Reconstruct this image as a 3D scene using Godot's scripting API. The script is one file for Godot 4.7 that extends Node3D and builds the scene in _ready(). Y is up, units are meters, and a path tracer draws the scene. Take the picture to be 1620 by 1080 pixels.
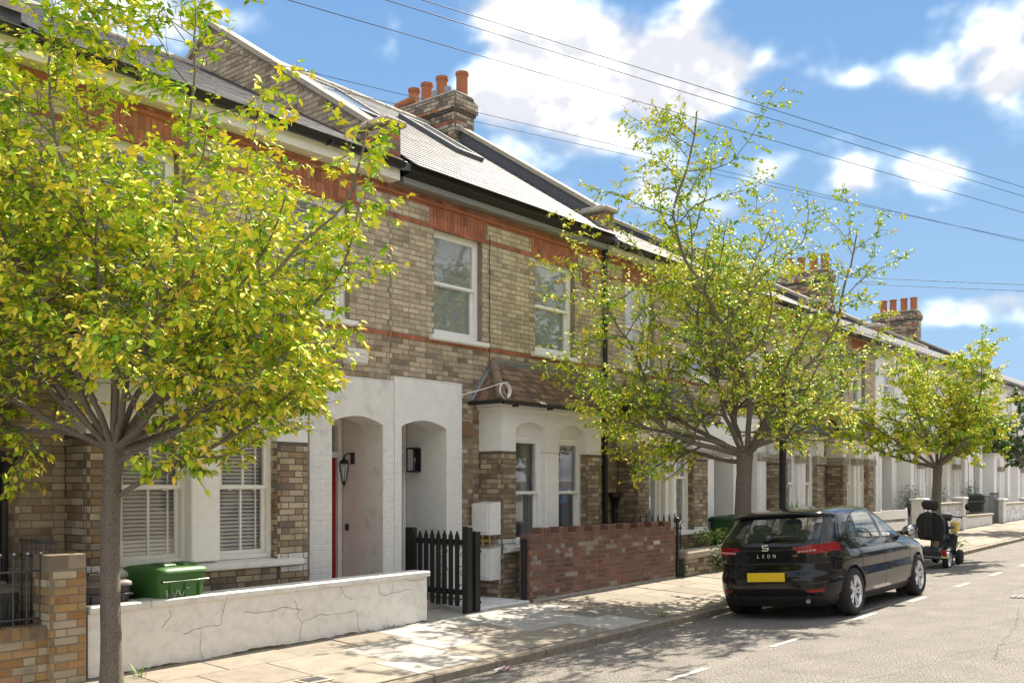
extends Node3D
# A Victorian terrace in dappled sun. X runs along the street, Y up, Z out of the house fronts; the fronts stand on z = 0.

const RISE := 0.0148          # the street climbs gently towards +X
const EYE := Vector3(0.0, 1.9, 9.95)
var rng := RandomNumberGenerator.new()
var M := {}                   # materials by name
var TX := {}                  # textures by name
var used := {}                # names already taken at top level
var brick_meshes := []        # [tone] -> one brick, 1 m wide and high, to be scaled
var slate_meshes := []
var tile_meshes := []

# ---------------------------------------------------------------- mesh collector
class MB:
	var v := PackedVector3Array()
	var n := PackedVector3Array()
	var c := PackedColorArray()
	var uv := PackedVector2Array()
	var has_uv := false
	var col := Color.WHITE
	func tri(a: Vector3, b: Vector3, d: Vector3) -> void:
		var m := (b - a).cross(d - a).normalized()
		v.append(a); v.append(d); v.append(b)
		n.append(m); n.append(m); n.append(m)
		c.append(col); c.append(col); c.append(col)
	func quad(a: Vector3, b: Vector3, d: Vector3, e: Vector3) -> void:
		tri(a, b, d)
		tri(a, d, e)
	func trin(a: Vector3, b: Vector3, d: Vector3, na: Vector3, nb: Vector3, nd: Vector3) -> void:
		v.append(a); v.append(d); v.append(b)
		n.append(na); n.append(nd); n.append(nb)
		c.append(col); c.append(col); c.append(col)
	func quadn(a: Vector3, b: Vector3, d: Vector3, e: Vector3, na: Vector3, nb: Vector3, nd: Vector3, ne: Vector3) -> void:
		trin(a, b, d, na, nb, nd)
		trin(a, d, e, na, nd, ne)
	func box(p: Vector3, q: Vector3) -> void:
		boxt(Transform3D(Basis(), (p + q) * 0.5), (q - p).abs())
	# a box of the given size about the origin of t, edges chamfered by k
	func boxt(t: Transform3D, s: Vector3, k := 0.0) -> void:
		var h := s * 0.5
		if k <= 0.0:
			var p := []
			for i in 8:
				p.append(t * Vector3(h.x if i & 1 else -h.x, h.y if i & 2 else -h.y, h.z if i & 4 else -h.z))
			quad(p[4], p[5], p[7], p[6]); quad(p[1], p[0], p[2], p[3]); quad(p[5], p[1], p[3], p[7])
			quad(p[0], p[4], p[6], p[2]); quad(p[6], p[7], p[3], p[2]); quad(p[0], p[1], p[5], p[4])
			return
		k = minf(k, minf(h.x, minf(h.y, h.z)) * 0.9)
		var g := h - Vector3(k, k, k)
		var f := func(i: int, ax: int) -> Vector3:
			var q := Vector3(g.x if i & 1 else -g.x, g.y if i & 2 else -g.y, g.z if i & 4 else -g.z)
			q[ax] = h[ax] * signf(q[ax])
			return t * q
		for ax in 3:
			var b1 := 1 << ((ax + 1) % 3)
			var b2 := 1 << ((ax + 2) % 3)
			var top := 1 << ax
			quad(f.call(top, ax), f.call(top | b1, ax), f.call(top | b1 | b2, ax), f.call(top | b2, ax))
			quad(f.call(0, ax), f.call(b2, ax), f.call(b1 | b2, ax), f.call(b1, ax))
			# the four edges that run along ax
			var a1 := (ax + 1) % 3
			var a2 := (ax + 2) % 3
			for s1 in 2:
				for s2 in 2:
					var i := (b1 if s1 else 0) | (b2 if s2 else 0)
					var P: Vector3 = f.call(i, a1)
					var Q: Vector3 = f.call(i | top, a1)
					var R: Vector3 = f.call(i | top, a2)
					var S: Vector3 = f.call(i, a2)
					if s1 == s2: quad(P, S, R, Q)
					else: quad(P, Q, R, S)
		for i in 8:
			var X: Vector3 = f.call(i, 0)
			var Y: Vector3 = f.call(i, 1)
			var Z: Vector3 = f.call(i, 2)
			var odd := ((i & 1) + ((i >> 1) & 1) + ((i >> 2) & 1)) % 2
			if odd == 1: tri(X, Y, Z)
			else: tri(X, Z, Y)
	# a tube through points with a radius at each
	func tube(p: PackedVector3Array, r: PackedFloat32Array, sides := 8, caps := true) -> void:
		var m := p.size()
		if m < 2: return
		var prev: PackedVector3Array
		var prevn: PackedVector3Array
		var up := Vector3.UP
		var d0 := (p[1] - p[0]).normalized()
		if absf(d0.dot(up)) > 0.9: up = Vector3.RIGHT
		for i in m:
			var d := (p[mini(i + 1, m - 1)] - p[maxi(i - 1, 0)]).normalized()
			var s := d.cross(up)
			if s.length() < 1e-4: s = d.cross(Vector3(0.3, 0.7, 0.64))
			s = s.normalized()
			up = s.cross(d).normalized()
			var ring := PackedVector3Array()
			var rn := PackedVector3Array()
			for k in sides:
				var a := TAU * k / sides
				var q := s * cos(a) + up * sin(a)
				rn.append(q)
				ring.append(p[i] + q * r[i])
			if i > 0:
				for k in sides:
					var k2 := (k + 1) % sides
					quadn(prev[k], ring[k], ring[k2], prev[k2], prevn[k], rn[k], rn[k2], prevn[k2])
			if caps and (i == 0 or i == m - 1):
				for k in sides:
					var k2 := (k + 1) % sides
					if i == 0: tri(p[0], ring[k], ring[k2])
					else: tri(p[i], ring[k2], ring[k])
			prev = ring
			prevn = rn
	func rod(a: Vector3, b: Vector3, r: float, sides := 8) -> void:
		tube(PackedVector3Array([a, b]), PackedFloat32Array([r, r]), sides)
	# (radius, height) profile turned about the y axis of t; hard edges where two points repeat
	func lathe(prof: PackedVector2Array, t: Transform3D, segs := 16) -> void:
		for i in prof.size() - 1:
			var a := prof[i]
			var b := prof[i + 1]
			var d := b - a
			if d.length() < 1e-6: continue
			var na := Vector2(d.y, -d.x).normalized()
			var n0 := na
			var n1 := na
			if i > 0 and (prof[i - 1] - a).length() > 1e-6:
				var e := a - prof[i - 1]
				var x := Vector2(e.y, -e.x).normalized()
				if x.dot(na) > 0.6: n0 = (x + na).normalized()
			if i + 2 < prof.size() and (prof[i + 2] - b).length() > 1e-6:
				var e2 := prof[i + 2] - b
				var x2 := Vector2(e2.y, -e2.x).normalized()
				if x2.dot(na) > 0.6: n1 = (x2 + na).normalized()
			for k in segs:
				var c0 := TAU * k / segs
				var c1 := TAU * (k + 1) / segs
				var u0 := Vector3(cos(c0), 0, -sin(c0))
				var u1 := Vector3(cos(c1), 0, -sin(c1))
				var Y := Vector3.UP
				var bs := t.basis
				quadn(t * (u0 * a.x + Y * a.y), t * (u1 * a.x + Y * a.y), t * (u1 * b.x + Y * b.y), t * (u0 * b.x + Y * b.y),
					(bs * (u0 * n0.x + Y * n0.y)).normalized(), (bs * (u1 * n0.x + Y * n0.y)).normalized(), (bs * (u1 * n1.x + Y * n1.y)).normalized(), (bs * (u0 * n1.x + Y * n1.y)).normalized())
	# polygon in the xy plane of t (anticlockwise), from z = 0 back to z = -depth
	func prism(poly: PackedVector2Array, t: Transform3D, depth: float) -> void:
		if Geometry2D.is_polygon_clockwise(poly):
			poly = poly.duplicate()
			poly.reverse()
		# Geometry2D calls a polygon clockwise in y-down coordinates; what is left runs one way round: find which
		var area := 0.0
		for i in poly.size():
			var q := poly[(i + 1) % poly.size()]
			area += poly[i].x * q.y - q.x * poly[i].y
		if area < 0:
			poly = poly.duplicate()
			poly.reverse()
		var ids := Geometry2D.triangulate_polygon(poly)
		var z := Vector3(0, 0, -depth)
		for i in range(0, ids.size(), 3):
			var a := poly[ids[i]]
			var b := poly[ids[i + 1]]
			var d := poly[ids[i + 2]]
			if (b - a).cross(d - a) < 0:
				var x := b; b = d; d = x
			var A := Vector3(a.x, a.y, 0)
			var B := Vector3(b.x, b.y, 0)
			var C := Vector3(d.x, d.y, 0)
			tri(t * A, t * B, t * C)
			tri(t * (A + z), t * (C + z), t * (B + z))
		for i in poly.size():
			var a := poly[i]
			var b := poly[(i + 1) % poly.size()]
			var A := Vector3(a.x, a.y, 0)
			var B := Vector3(b.x, b.y, 0)
			quad(t * A, t * (A + z), t * (B + z), t * B)
	# rows of points, smooth
	func sheet(rows: Array, flip := false) -> void:
		var nr := rows.size()
		var nc: int = rows[0].size()
		var nn := []
		for i in nr:
			var line := PackedVector3Array()
			for j in nc:
				var du: Vector3 = rows[i][mini(j + 1, nc - 1)] - rows[i][maxi(j - 1, 0)]
				var dv: Vector3 = rows[mini(i + 1, nr - 1)][j] - rows[maxi(i - 1, 0)][j]
				var m := du.cross(dv).normalized()
				line.append(-m if flip else m)
			nn.append(line)
		for i in nr - 1:
			for j in nc - 1:
				if flip:
					quadn(rows[i][j], rows[i + 1][j], rows[i + 1][j + 1], rows[i][j + 1], nn[i][j], nn[i + 1][j], nn[i + 1][j + 1], nn[i][j + 1])
				else:
					quadn(rows[i][j], rows[i][j + 1], rows[i + 1][j + 1], rows[i + 1][j], nn[i][j], nn[i][j + 1], nn[i + 1][j + 1], nn[i + 1][j])
	func ball(at: Vector3, r: Vector3, segs := 12, rings := 8) -> void:
		var p := PackedVector2Array()
		for i in rings + 1:
			var a := -PI / 2 + PI * i / rings
			p.append(Vector2(cos(a), sin(a)))
		lathe(p, Transform3D(Basis.from_scale(r), at), segs)
	func mesh() -> ArrayMesh:
		var m := ArrayMesh.new()
		var a := []
		a.resize(Mesh.ARRAY_MAX)
		a[Mesh.ARRAY_VERTEX] = v
		a[Mesh.ARRAY_NORMAL] = n
		a[Mesh.ARRAY_COLOR] = c
		if has_uv: a[Mesh.ARRAY_TEX_UV] = uv
		m.add_surface_from_arrays(Mesh.PRIMITIVE_TRIANGLES, a)
		return m

func numbered(called: String) -> String:
	used[called] = used.get(called, -1) + 1
	return called if used[called] == 0 else "%s_%03d" % [called, used[called]]

func obj(called: String, mb: MB, m: Material, parent: Node = null, at := Vector3.ZERO) -> MeshInstance3D:
	var o := MeshInstance3D.new()
	o.mesh = mb.mesh()
	o.material_override = m
	o.position = at
	if parent:
		o.name = called
		parent.add_child(o, true)
	else:
		o.name = numbered(called)
		add_child(o)
	return o

func inst(called: String, mesh: Mesh, m: Material, t: Transform3D, parent: Node) -> MeshInstance3D:
	var o := MeshInstance3D.new()
	o.mesh = mesh
	o.material_override = m
	o.transform = t
	o.name = called
	parent.add_child(o, true)
	return o

func thing(called: String, label: String, category: String, at := Vector3.ZERO, group := "") -> Node3D:
	var o := Node3D.new()
	o.name = numbered(called)
	add_child(o)
	o.position = at
	return tag(o, label, category, group)

func part(called: String, parent: Node, at := Vector3.ZERO) -> Node3D:
	var o := Node3D.new()
	o.name = called
	parent.add_child(o, true)
	o.position = at
	return o

func tag(o: Node3D, label: String, category: String, group := "") -> Node3D:
	o.set_meta("label", label)
	o.set_meta("category", category)
	if group: o.set_meta("group", group)
	return o

func stuff(o: Node) -> Node:
	o.set_meta("kind", "stuff")
	return o

func struct(o: Node) -> Node:
	o.set_meta("kind", "structure")
	return o

func lin(r: float, g: float, b: float) -> Color:
	return Color(r, g, b).linear_to_srgb()

# height of the ground across the street, without the climb
func cross(z: float) -> float:
	var t := [[-20.0, 0.06], [0.0, 0.06], [1.0, 0.03], [3.2, -0.06], [3.2, -0.15], [3.5, -0.125], [5.3, 0.0], [7.0, 0.05], [8.8, 0.02], [10.9, -0.1], [10.9, -0.01], [13.2, 0.06], [30.0, 0.06]]
	for i in t.size() - 1:
		if z <= t[i + 1][0]:
			if t[i + 1][0] == t[i][0]: continue
			return lerpf(t[i][1], t[i + 1][1], (z - t[i][0]) / (t[i + 1][0] - t[i][0]))
	return 0.06

func ground(x: float, z: float) -> float:
	return RISE * x + cross(z)

func on(x: float, z: float, up := 0.0) -> Vector3:
	return Vector3(x, ground(x, z) + up, z)

# ---------------------------------------------------------------- materials
func noise_tex(key: String, freq: float, lo: float, hi: float, octaves := 4, kind := FastNoiseLite.TYPE_SIMPLEX_SMOOTH, sizep := 512, mids := []) -> NoiseTexture2D:
	var f := FastNoiseLite.new()
	f.seed = key.hash() & 0xffff
	f.noise_type = kind
	f.frequency = freq
	f.fractal_octaves = octaves
	var t := NoiseTexture2D.new()
	t.width = sizep
	t.height = sizep
	t.seamless = true
	t.noise = f
	var g := Gradient.new()
	g.set_color(0, Color(lo, lo, lo).linear_to_srgb())
	g.set_color(1, Color(hi, hi, hi).linear_to_srgb())
	for m in mids: g.add_point(m[0], m[1].linear_to_srgb())
	t.color_ramp = g
	TX[key] = t
	return t

func normal_tex(key: String, freq: float, strength: float, octaves := 4, kind := FastNoiseLite.TYPE_SIMPLEX_SMOOTH, sizep := 512) -> NoiseTexture2D:
	var f := FastNoiseLite.new()
	f.seed = key.hash() & 0xffff
	f.noise_type = kind
	f.frequency = freq
	f.fractal_octaves = octaves
	var t := NoiseTexture2D.new()
	t.width = sizep
	t.height = sizep
	t.seamless = true
	t.as_normal_map = true
	t.bump_strength = strength
	t.noise = f
	TX[key] = t
	return t

# tint is a linear base colour; tex multiplies it; tiles are metres per repeat
func mat(key: String, tint: Color, rough: float, tex := "", tile := 1.0, nrm := "", nscale := 0.6, metal := 0.0, coarse := "", coarse_tile := 4.0) -> StandardMaterial3D:
	var m := StandardMaterial3D.new()
	m.resource_name = key
	m.albedo_color = tint.linear_to_srgb()
	m.roughness = rough
	m.metallic = metal
	m.vertex_color_use_as_albedo = true
	if tex or nrm:
		m.uv1_triplanar = true
		m.uv1_world_triplanar = true
		m.uv1_scale = Vector3.ONE / tile
	if tex: m.albedo_texture = TX[tex]
	if nrm:
		m.normal_enabled = true
		m.normal_texture = TX[nrm]
		m.normal_scale = nscale
	if coarse:
		m.detail_enabled = true
		m.detail_blend_mode = BaseMaterial3D.BLEND_MODE_MUL
		m.detail_albedo = TX[coarse]
		m.detail_uv_layer = BaseMaterial3D.DETAIL_UV_2
		m.uv2_triplanar = true
		m.uv2_world_triplanar = true
		m.uv2_scale = Vector3.ONE / coarse_tile
	M[key] = m
	return m

func make_materials() -> void:
	noise_tex("grain", 0.05, 0.8, 1.0, 5)
	noise_tex("speck", 0.16, 0.06, 1.0, 3, FastNoiseLite.TYPE_SIMPLEX_SMOOTH, 1024, [[0.38, Color(0.36, 0.36, 0.36)], [0.5, Color(0.7, 0.69, 0.67)], [0.64, Color(0.92, 0.91, 0.89)]])
	noise_tex("patch", 0.012, 0.68, 1.0, 5)
	noise_tex("soft", 0.008, 0.92, 1.0, 5)
	noise_tex("stain", 0.014, 0.78, 1.0, 6, FastNoiseLite.TYPE_SIMPLEX, 512, [[0.42, Color(0.93, 0.915, 0.89)], [0.5, Color(0.98, 0.97, 0.96)]])
	noise_tex("faint", 0.014, 0.86, 1.0, 6, FastNoiseLite.TYPE_SIMPLEX, 512, [[0.36, Color(0.95, 0.94, 0.92)], [0.46, Color(0.985, 0.98, 0.975)]])
	noise_tex("soot", 0.01, 0.62, 1.0, 6, FastNoiseLite.TYPE_SIMPLEX, 512, [[0.38, Color(0.88, 0.865, 0.84)], [0.55, Color(0.95, 0.94, 0.92)]])
	noise_tex("bark", 0.03, 0.3, 1.0, 6, FastNoiseLite.TYPE_SIMPLEX, 512, [[0.4, Color(0.6, 0.59, 0.57)], [0.7, Color(0.95, 0.95, 0.93)]])
	noise_tex("peel", 0.011, 0.78, 1.0, 6, FastNoiseLite.TYPE_SIMPLEX, 512, [[0.27, Color(0.88, 0.88, 0.87)], [0.33, Color(0.96, 0.955, 0.95)]])
	normal_tex("n_grain", 0.06, 6.0, 5)
	normal_tex("n_fine", 0.16, 5.0, 3)
	normal_tex("n_soft", 0.02, 4.0, 4)
	normal_tex("n_bark", 0.045, 14.0, 5)
	normal_tex("n_metal", 0.012, 1.2, 2)
	mat("brick", Color(1, 1, 1), 0.92, "grain", 0.16, "n_grain", 0.9, 0.0, "soot", 2.7)
	mat("mortar", Color(0.33, 0.28, 0.21), 0.95, "grain", 0.3, "n_fine", 0.7, 0.0, "soot", 2.3)
	mat("mortar_dark", Color(0.16, 0.14, 0.115), 0.95, "grain", 0.3, "n_fine", 0.7, 0.0, "soot", 2.3)
	mat("brick_far", Color(0.56, 0.48, 0.38), 0.85, "soft", 0.8, "n_soft", 0.3)
	mat("white_stucco", Color(0.86, 0.845, 0.81), 0.72, "soft", 0.9, "n_soft", 0.25, 0.0, "soft", 2.7)
	mat("old_stucco", Color(0.82, 0.80, 0.755), 0.8, "soft", 0.7, "n_grain", 0.22, 0.0, "peel", 2.2)
	mat("wall_paint", Color(0.86, 0.835, 0.785), 0.82, "soft", 0.4, "n_grain", 0.4, 0.0, "faint", 1.6)
	mat("pink_wall", Color(0.80, 0.73, 0.68), 0.85, "soft", 0.7, "n_soft", 0.2)
	mat("white_paint", Color(0.87, 0.855, 0.825), 0.38, "soft", 0.6, "n_metal", 0.15)
	mat("paint_coat", Color(1, 1, 1), 0.6, "soft", 0.6, "n_grain", 0.3)
	mat("cream_paint", Color(0.84, 0.81, 0.75), 0.45, "soft", 0.5, "n_metal", 0.2)
	mat("stone", Color(0.50, 0.455, 0.38), 0.9, "grain", 0.5, "n_grain", 0.7, 0.0, "soot", 1.7)
	mat("coping", Color(0.52, 0.46, 0.36), 0.9, "grain", 0.6, "n_grain", 0.6, 0.0, "patch", 1.5)
	mat("slate", Color(0.15, 0.153, 0.16), 0.45, "soft", 0.5, "n_soft", 0.3, 0.0, "soft", 3.0)
	M.slate.metallic_specular = 0.36
	mat("slate_old", Color(0.14, 0.137, 0.14), 0.5, "grain", 0.6, "n_soft", 0.45, 0.0, "soot", 2.0)
	M.slate_old.metallic_specular = 0.32
	mat("clay_tile", Color(1, 1, 1), 0.9, "grain", 0.3, "n_grain", 0.8, 0.0, "soot", 1.1)
	mat("lead", Color(0.33, 0.345, 0.37), 0.5, "patch", 0.6, "n_soft", 0.7)
	mat("lead_dark", Color(0.12, 0.125, 0.135), 0.55, "patch", 0.6, "n_soft", 0.6)
	mat("grey_soffit", Color(0.27, 0.275, 0.29), 0.5, "soft", 0.6)
	mat("black_plastic", Color(0.018, 0.018, 0.019), 0.42, "patch", 0.5)
	mat("black_iron", Color(0.016, 0.016, 0.016), 0.5, "patch", 0.3, "n_grain", 0.4)
	mat("black_wood", Color(0.022, 0.021, 0.019), 0.62, "grain", 0.25, "n_grain", 0.7, 0.0, "patch", 0.4)
	mat("grey_iron", Color(0.14, 0.145, 0.15), 0.45, "patch", 0.2, "n_grain", 0.3, 0.5)
	mat("terracotta", Color(0.50, 0.185, 0.085), 0.9, "grain", 0.4, "n_grain", 0.4, 0.0, "patch", 0.6)
	mat("red_door", Color(0.30, 0.018, 0.016), 0.3)
	mat("grey_door", Color(0.12, 0.14, 0.175), 0.35)
	mat("room", Color(0.42, 0.39, 0.35), 0.95)
	mat("blind", Color(0.74, 0.72, 0.67), 0.5)
	mat("curtain", Color(0.17, 0.18, 0.17), 0.9)
	mat("asphalt", Color(0.33, 0.305, 0.275), 0.93, "speck", 3.4, "n_fine", 0.8, 0.0, "patch", 4.3)
	mat("slab", Color(0.86, 0.86, 0.87), 0.93, "grain", 0.35, "n_fine", 0.3, 0.0, "stain", 2.3)
	mat("kerb", Color(0.46, 0.40, 0.32), 0.93, "speck", 0.6, "n_grain", 0.6, 0.0, "soot", 1.1)
	mat("soil", Color(0.22, 0.19, 0.15), 0.97, "speck", 0.6, "n_fine", 0.9, 0.0, "patch", 1.2)
	mat("concrete", Color(0.48, 0.45, 0.39), 0.93, "grain", 0.6, "n_fine", 0.4, 0.0, "stain", 1.4)
	mat("road_paint", Color(0.72, 0.70, 0.65), 0.8, "speck", 0.3, "n_fine", 0.4)
	mat("bark", Color(0.33, 0.285, 0.235), 0.95, "bark", 0.3, "n_bark", 1.0, 0.0, "patch", 0.5)
	mat("bark_dark", Color(0.115, 0.095, 0.075), 0.95, "bark", 0.22, "n_bark", 1.0, 0.0, "patch", 0.7)
	mat("bin_green", Color(0.055, 0.16, 0.035), 0.42, "soft", 0.4, "n_metal", 0.3)
	mat("bin_dark_green", Color(0.022, 0.07, 0.028), 0.5, "soft", 0.4, "n_metal", 0.3)
	mat("bin_grey", Color(0.05, 0.05, 0.052), 0.5, "soft", 0.4, "n_metal", 0.3)
	mat("bin_lid", Color(0.17, 0.14, 0.125), 0.5, "soft", 0.4)
	mat("rubber", Color(0.02, 0.02, 0.02), 0.85, "grain", 0.2)
	mat("car_paint", Color(0.006, 0.006, 0.0075), 0.16)
	M.car_paint.clearcoat_enabled = true
	M.car_paint.metallic_specular = 0.25
	M.car_paint.clearcoat = 0.7
	M.car_paint.clearcoat_roughness = 0.03
	mat("car_blue", Color(0.05, 0.16, 0.32), 0.2)
	mat("car_silver", Color(0.45, 0.47, 0.5), 0.25, "", 1, "", 0, 0.5)
	mat("car_trim", Color(0.012, 0.012, 0.012), 0.6)
	mat("alloy", Color(0.62, 0.62, 0.63), 0.28, "", 1, "", 0, 0.85)
	mat("chrome", Color(0.75, 0.75, 0.76), 0.12, "", 1, "", 0, 1.0)
	mat("tail_red", Color(0.24, 0.005, 0.009), 0.06)
	mat("tail_clear", Color(0.5, 0.2, 0.2), 0.06)
	mat("plate_yellow", Color(0.78, 0.52, 0.012), 0.4)
	mat("seat_black", Color(0.018, 0.018, 0.019), 0.7, "grain", 0.2, "n_grain", 0.4)
	mat("yellow", Color(0.75, 0.55, 0.12), 0.6)
	mat("red_plastic", Color(0.5, 0.02, 0.02), 0.3)
	mat("brass", Color(0.6, 0.42, 0.15), 0.35, "", 1, "", 0, 0.9)
	mat("print", Color(0.05, 0.05, 0.055), 0.6)
	mat("print_red", Color(0.5, 0.03, 0.03), 0.6)
	mat("sign_white", Color(0.78, 0.78, 0.76), 0.5)
	mat("tint", Color(1, 1, 1), 0.8)
	mat("soil_tint", Color(1, 1, 1), 0.97, "grain", 0.1, "n_grain", 0.8)
	mat("petal", Color(1, 1, 1), 0.7)
	var g := mat("glass", Color(0.8, 0.86, 0.86), 0.02)
	g.albedo_color.a = 0.05
	g.transparency = BaseMaterial3D.TRANSPARENCY_ALPHA
	g.metallic = 0.14
	g.metallic_specular = 0.7
	g.vertex_color_use_as_albedo = false
	var gc := mat("glass_clear", Color(0.85, 0.9, 0.9), 0.02)
	gc.albedo_color.a = 0.03
	gc.transparency = BaseMaterial3D.TRANSPARENCY_ALPHA
	gc.vertex_color_use_as_albedo = false
	var cg := mat("car_glass", Color(0.10, 0.14, 0.13), 0.01)
	cg.albedo_color.a = 0.12
	cg.transparency = BaseMaterial3D.TRANSPARENCY_ALPHA
	cg.metallic = 0.08
	cg.metallic_specular = 0.7
	cg.vertex_color_use_as_albedo = false
	var lf := mat("leaf", Color(1, 1, 1), 0.6)
	lf.backlight = Color(1.0, 1.0, 0.55)
	lf.metallic_specular = 0.3
	var lf2 := mat("plant", Color(1, 1, 1), 0.6)
	lf2.backlight = Color(0.7, 0.8, 0.4)

# ---------------------------------------------------------------- sky
func px_dir(x: float, y: float) -> Vector3:   # a direction given by how far right of the view and how high it lies (tangents)
	var th := atan(1290.0 / 1560.0)
	var f := Vector3(cos(th), 0, -sin(th))
	var r := Vector3(sin(th), 0, cos(th))
	return (f + r * x + Vector3.UP * y).normalized()

func make_sky() -> ImageTexture:
	var W := 2560
	var Hh := 1280
	var data := PackedByteArray()
	data.resize(W * Hh * 3)
	var n1 := FastNoiseLite.new()
	n1.seed = 11
	n1.noise_type = FastNoiseLite.TYPE_SIMPLEX_SMOOTH
	n1.frequency = 3.8
	n1.fractal_octaves = 6
	n1.fractal_gain = 0.55
	var n2 := FastNoiseLite.new()
	n2.seed = 5
	n2.frequency = 0.55
	n2.fractal_octaves = 3
	# clouds in view: centre (right, up), radii, strength, measured as tangents from the level line of sight
	var blobs := []
	for b in [[810, 60, 75, 115, 1.1], [800, 170, 60, 40, 0.8], [880, 120, 60, 60, 0.6], [1000, 110, 130, 85, 1.15], [1110, 130, 95, 65, 1.0], [950, 30, 50, 25, 0.45], [900, 245, 90, 28, 0.8], [950, 205, 70, 22, 0.6], [220, 20, 120, 50, 1.05], [622, 60, 18, 34, 0.6],
			[1570, 60, 75, 85, 1.0], [1600, 130, 50, 35, 0.8], [1475, 120, 48, 32, 0.75], [1340, 125, 42, 16, 0.42], [1480, 20, 22, 14, 0.4], [1345, 280, 40, 32, 0.8], [1475, 270, 52, 30, 0.85], [1025, 305, 60, 38, 0.75], [1130, 330, 60, 40, 0.6], [1390, 375, 40, 20, 0.5], [1210, 265, 30, 20, 0.5],
			[1560, 478, 120, 16, 0.85], [1500, 510, 90, 12, 0.55], [1600, 500, 60, 20, 0.6], [-300, 200, 240, 120, 0.9], [-700, 400, 250, 90, 0.8]]:
		var d := px_dir((b[0] - 810.0) / 1560.0, (768.0 - b[1]) / 1560.0)
		var ex := px_dir((b[0] + b[2] - 810.0) / 1560.0, (768.0 - b[1]) / 1560.0)
		var ey := px_dir((b[0] - 810.0) / 1560.0, (768.0 - b[1] + b[3]) / 1560.0)
		blobs.append([d, d.angle_to(ex), d.angle_to(ey), b[4]])
	var th := atan(1290.0 / 1560.0)
	var fwd := Vector3(cos(th), 0, -sin(th))
	for j in Hh:
		var el := PI * (0.5 - (j + 0.5) / Hh)
		var sy := sin(el)
		var cy := cos(el)
		if el < -0.02:
			for k in range(j * W * 3, (j + 1) * W * 3, 3):
				data[k] = 118; data[k + 1] = 112; data[k + 2] = 104
			continue
		var t := clampf(el / 0.62, 0, 1)
		var sky := Color(0.585, 0.69, 0.77).lerp(Color(0.34, 0.49, 0.675), pow(t, 0.75))
		var rowb := []
		for b in blobs:
			var de := absf(asin(b[0].y) - el)
			if de < b[2] * 2.4: rowb.append(b)
		for i in W:
			var az := TAU * (i + 0.5) / W
			var dx := sin(az) * cy
			var dz := -cos(az) * cy
			var dir := Vector3(dx, sy, dz)
			# outside the view: dense cloud added to brighten the shaded fronts, flattened towards the horizon
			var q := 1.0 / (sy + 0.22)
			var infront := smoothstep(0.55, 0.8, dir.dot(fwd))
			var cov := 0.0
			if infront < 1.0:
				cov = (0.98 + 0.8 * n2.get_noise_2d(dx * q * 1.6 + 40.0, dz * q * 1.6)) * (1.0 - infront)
			for b in rowb:
				var c0: Vector3 = b[0]
				var dh := atan2(c0.x, -c0.z) - az
				dh = wrapf(dh, -PI, PI) * cy
				var dv := el - asin(c0.y)
				var e: float = (dh * dh) / (b[1] * b[1]) + (dv * dv) / (b[2] * b[2])
				if e < 5.0: cov += b[3] * exp(-e * 0.75)
			var den := 0.0
			var lit := 1.0
			if cov > 0.02:
				var s := 1.5
				var nz := n1.get_noise_3d(dx * s * 1.6, sy * s * 2.4, dz * s * 1.6)
				den = pow(smoothstep(0.14, 0.98, cov + nz * 0.95 - 0.02), 1.25)
				if den > 0.0:
					var nl := n1.get_noise_3d(dx * s * 1.6 + 0.03, sy * s * 2.4 + 0.06, dz * s * 1.6)
					lit = clampf(0.90 + (nz - nl) * 0.6 - 0.08 * smoothstep(0.7, 1.4, cov), 0.74, 1.0)
			var wc := Color(0.985, 0.98, 0.975) * lit
			if lit < 0.9: wc.b = minf(1.0, wc.b * 1.03)
			var o := sky.lerp(wc, den * 0.94)
			var k := (j * W + i) * 3
			data[k] = int(clampf(o.r, 0, 1) * 255)
			data[k + 1] = int(clampf(o.g, 0, 1) * 255)
			data[k + 2] = int(clampf(o.b, 0, 1) * 255)
	return ImageTexture.create_from_image(Image.create_from_data(W, Hh, false, Image.FORMAT_RGB8, data))

func _ready() -> void:
	rng.seed = 20240517
	var cam := Camera3D.new()
	cam.name = "camera"
	cam.projection = Camera3D.PROJECTION_FRUSTUM
	cam.near = 0.05
	cam.far = 600.0
	cam.size = 2.0 * 540.0 / 1560.0 * cam.near
	cam.frustum_offset = Vector2(0, 228.0 / 1560.0 * cam.near)
	cam.position = EYE
	cam.rotation_degrees = Vector3(0, -50.412, 0)
	add_child(cam)
	var env := Environment.new()
	env.background_mode = Environment.BG_SKY
	var sky := Sky.new()
	var pano := PanoramaSkyMaterial.new()
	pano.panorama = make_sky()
	sky.sky_material = pano
	env.sky = sky
	env.tonemap_mode = Environment.TONE_MAPPER_LINEAR
	env.tonemap_exposure = 4.15
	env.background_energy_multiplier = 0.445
	env.sdfgi_enabled = true
	env.ssao_enabled = true
	env.ssil_enabled = true
	var we := WorldEnvironment.new()
	we.name = "environment"
	we.environment = env
	add_child(we)
	var sun := DirectionalLight3D.new()
	sun.name = "sun"
	sun.light_energy = 0.94
	sun.light_color = Color(1.0, 0.955, 0.88)
	sun.light_angular_distance = 0.55
	sun.shadow_enabled = true
	add_child(sun)
	var el := deg_to_rad(50.0)
	var az := deg_to_rad(-7.0)      # from +X towards +Z
	sun.look_at_from_position(Vector3(cos(el) * cos(az), sin(el), cos(el) * sin(az)) * 50.0, Vector3.ZERO)
	make_materials()
	make_pieces()
	build_ground()
	build_terrace()
	build_gardens()
	build_street()
	build_vehicles()
	build_trees()
	build_plants()

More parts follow.
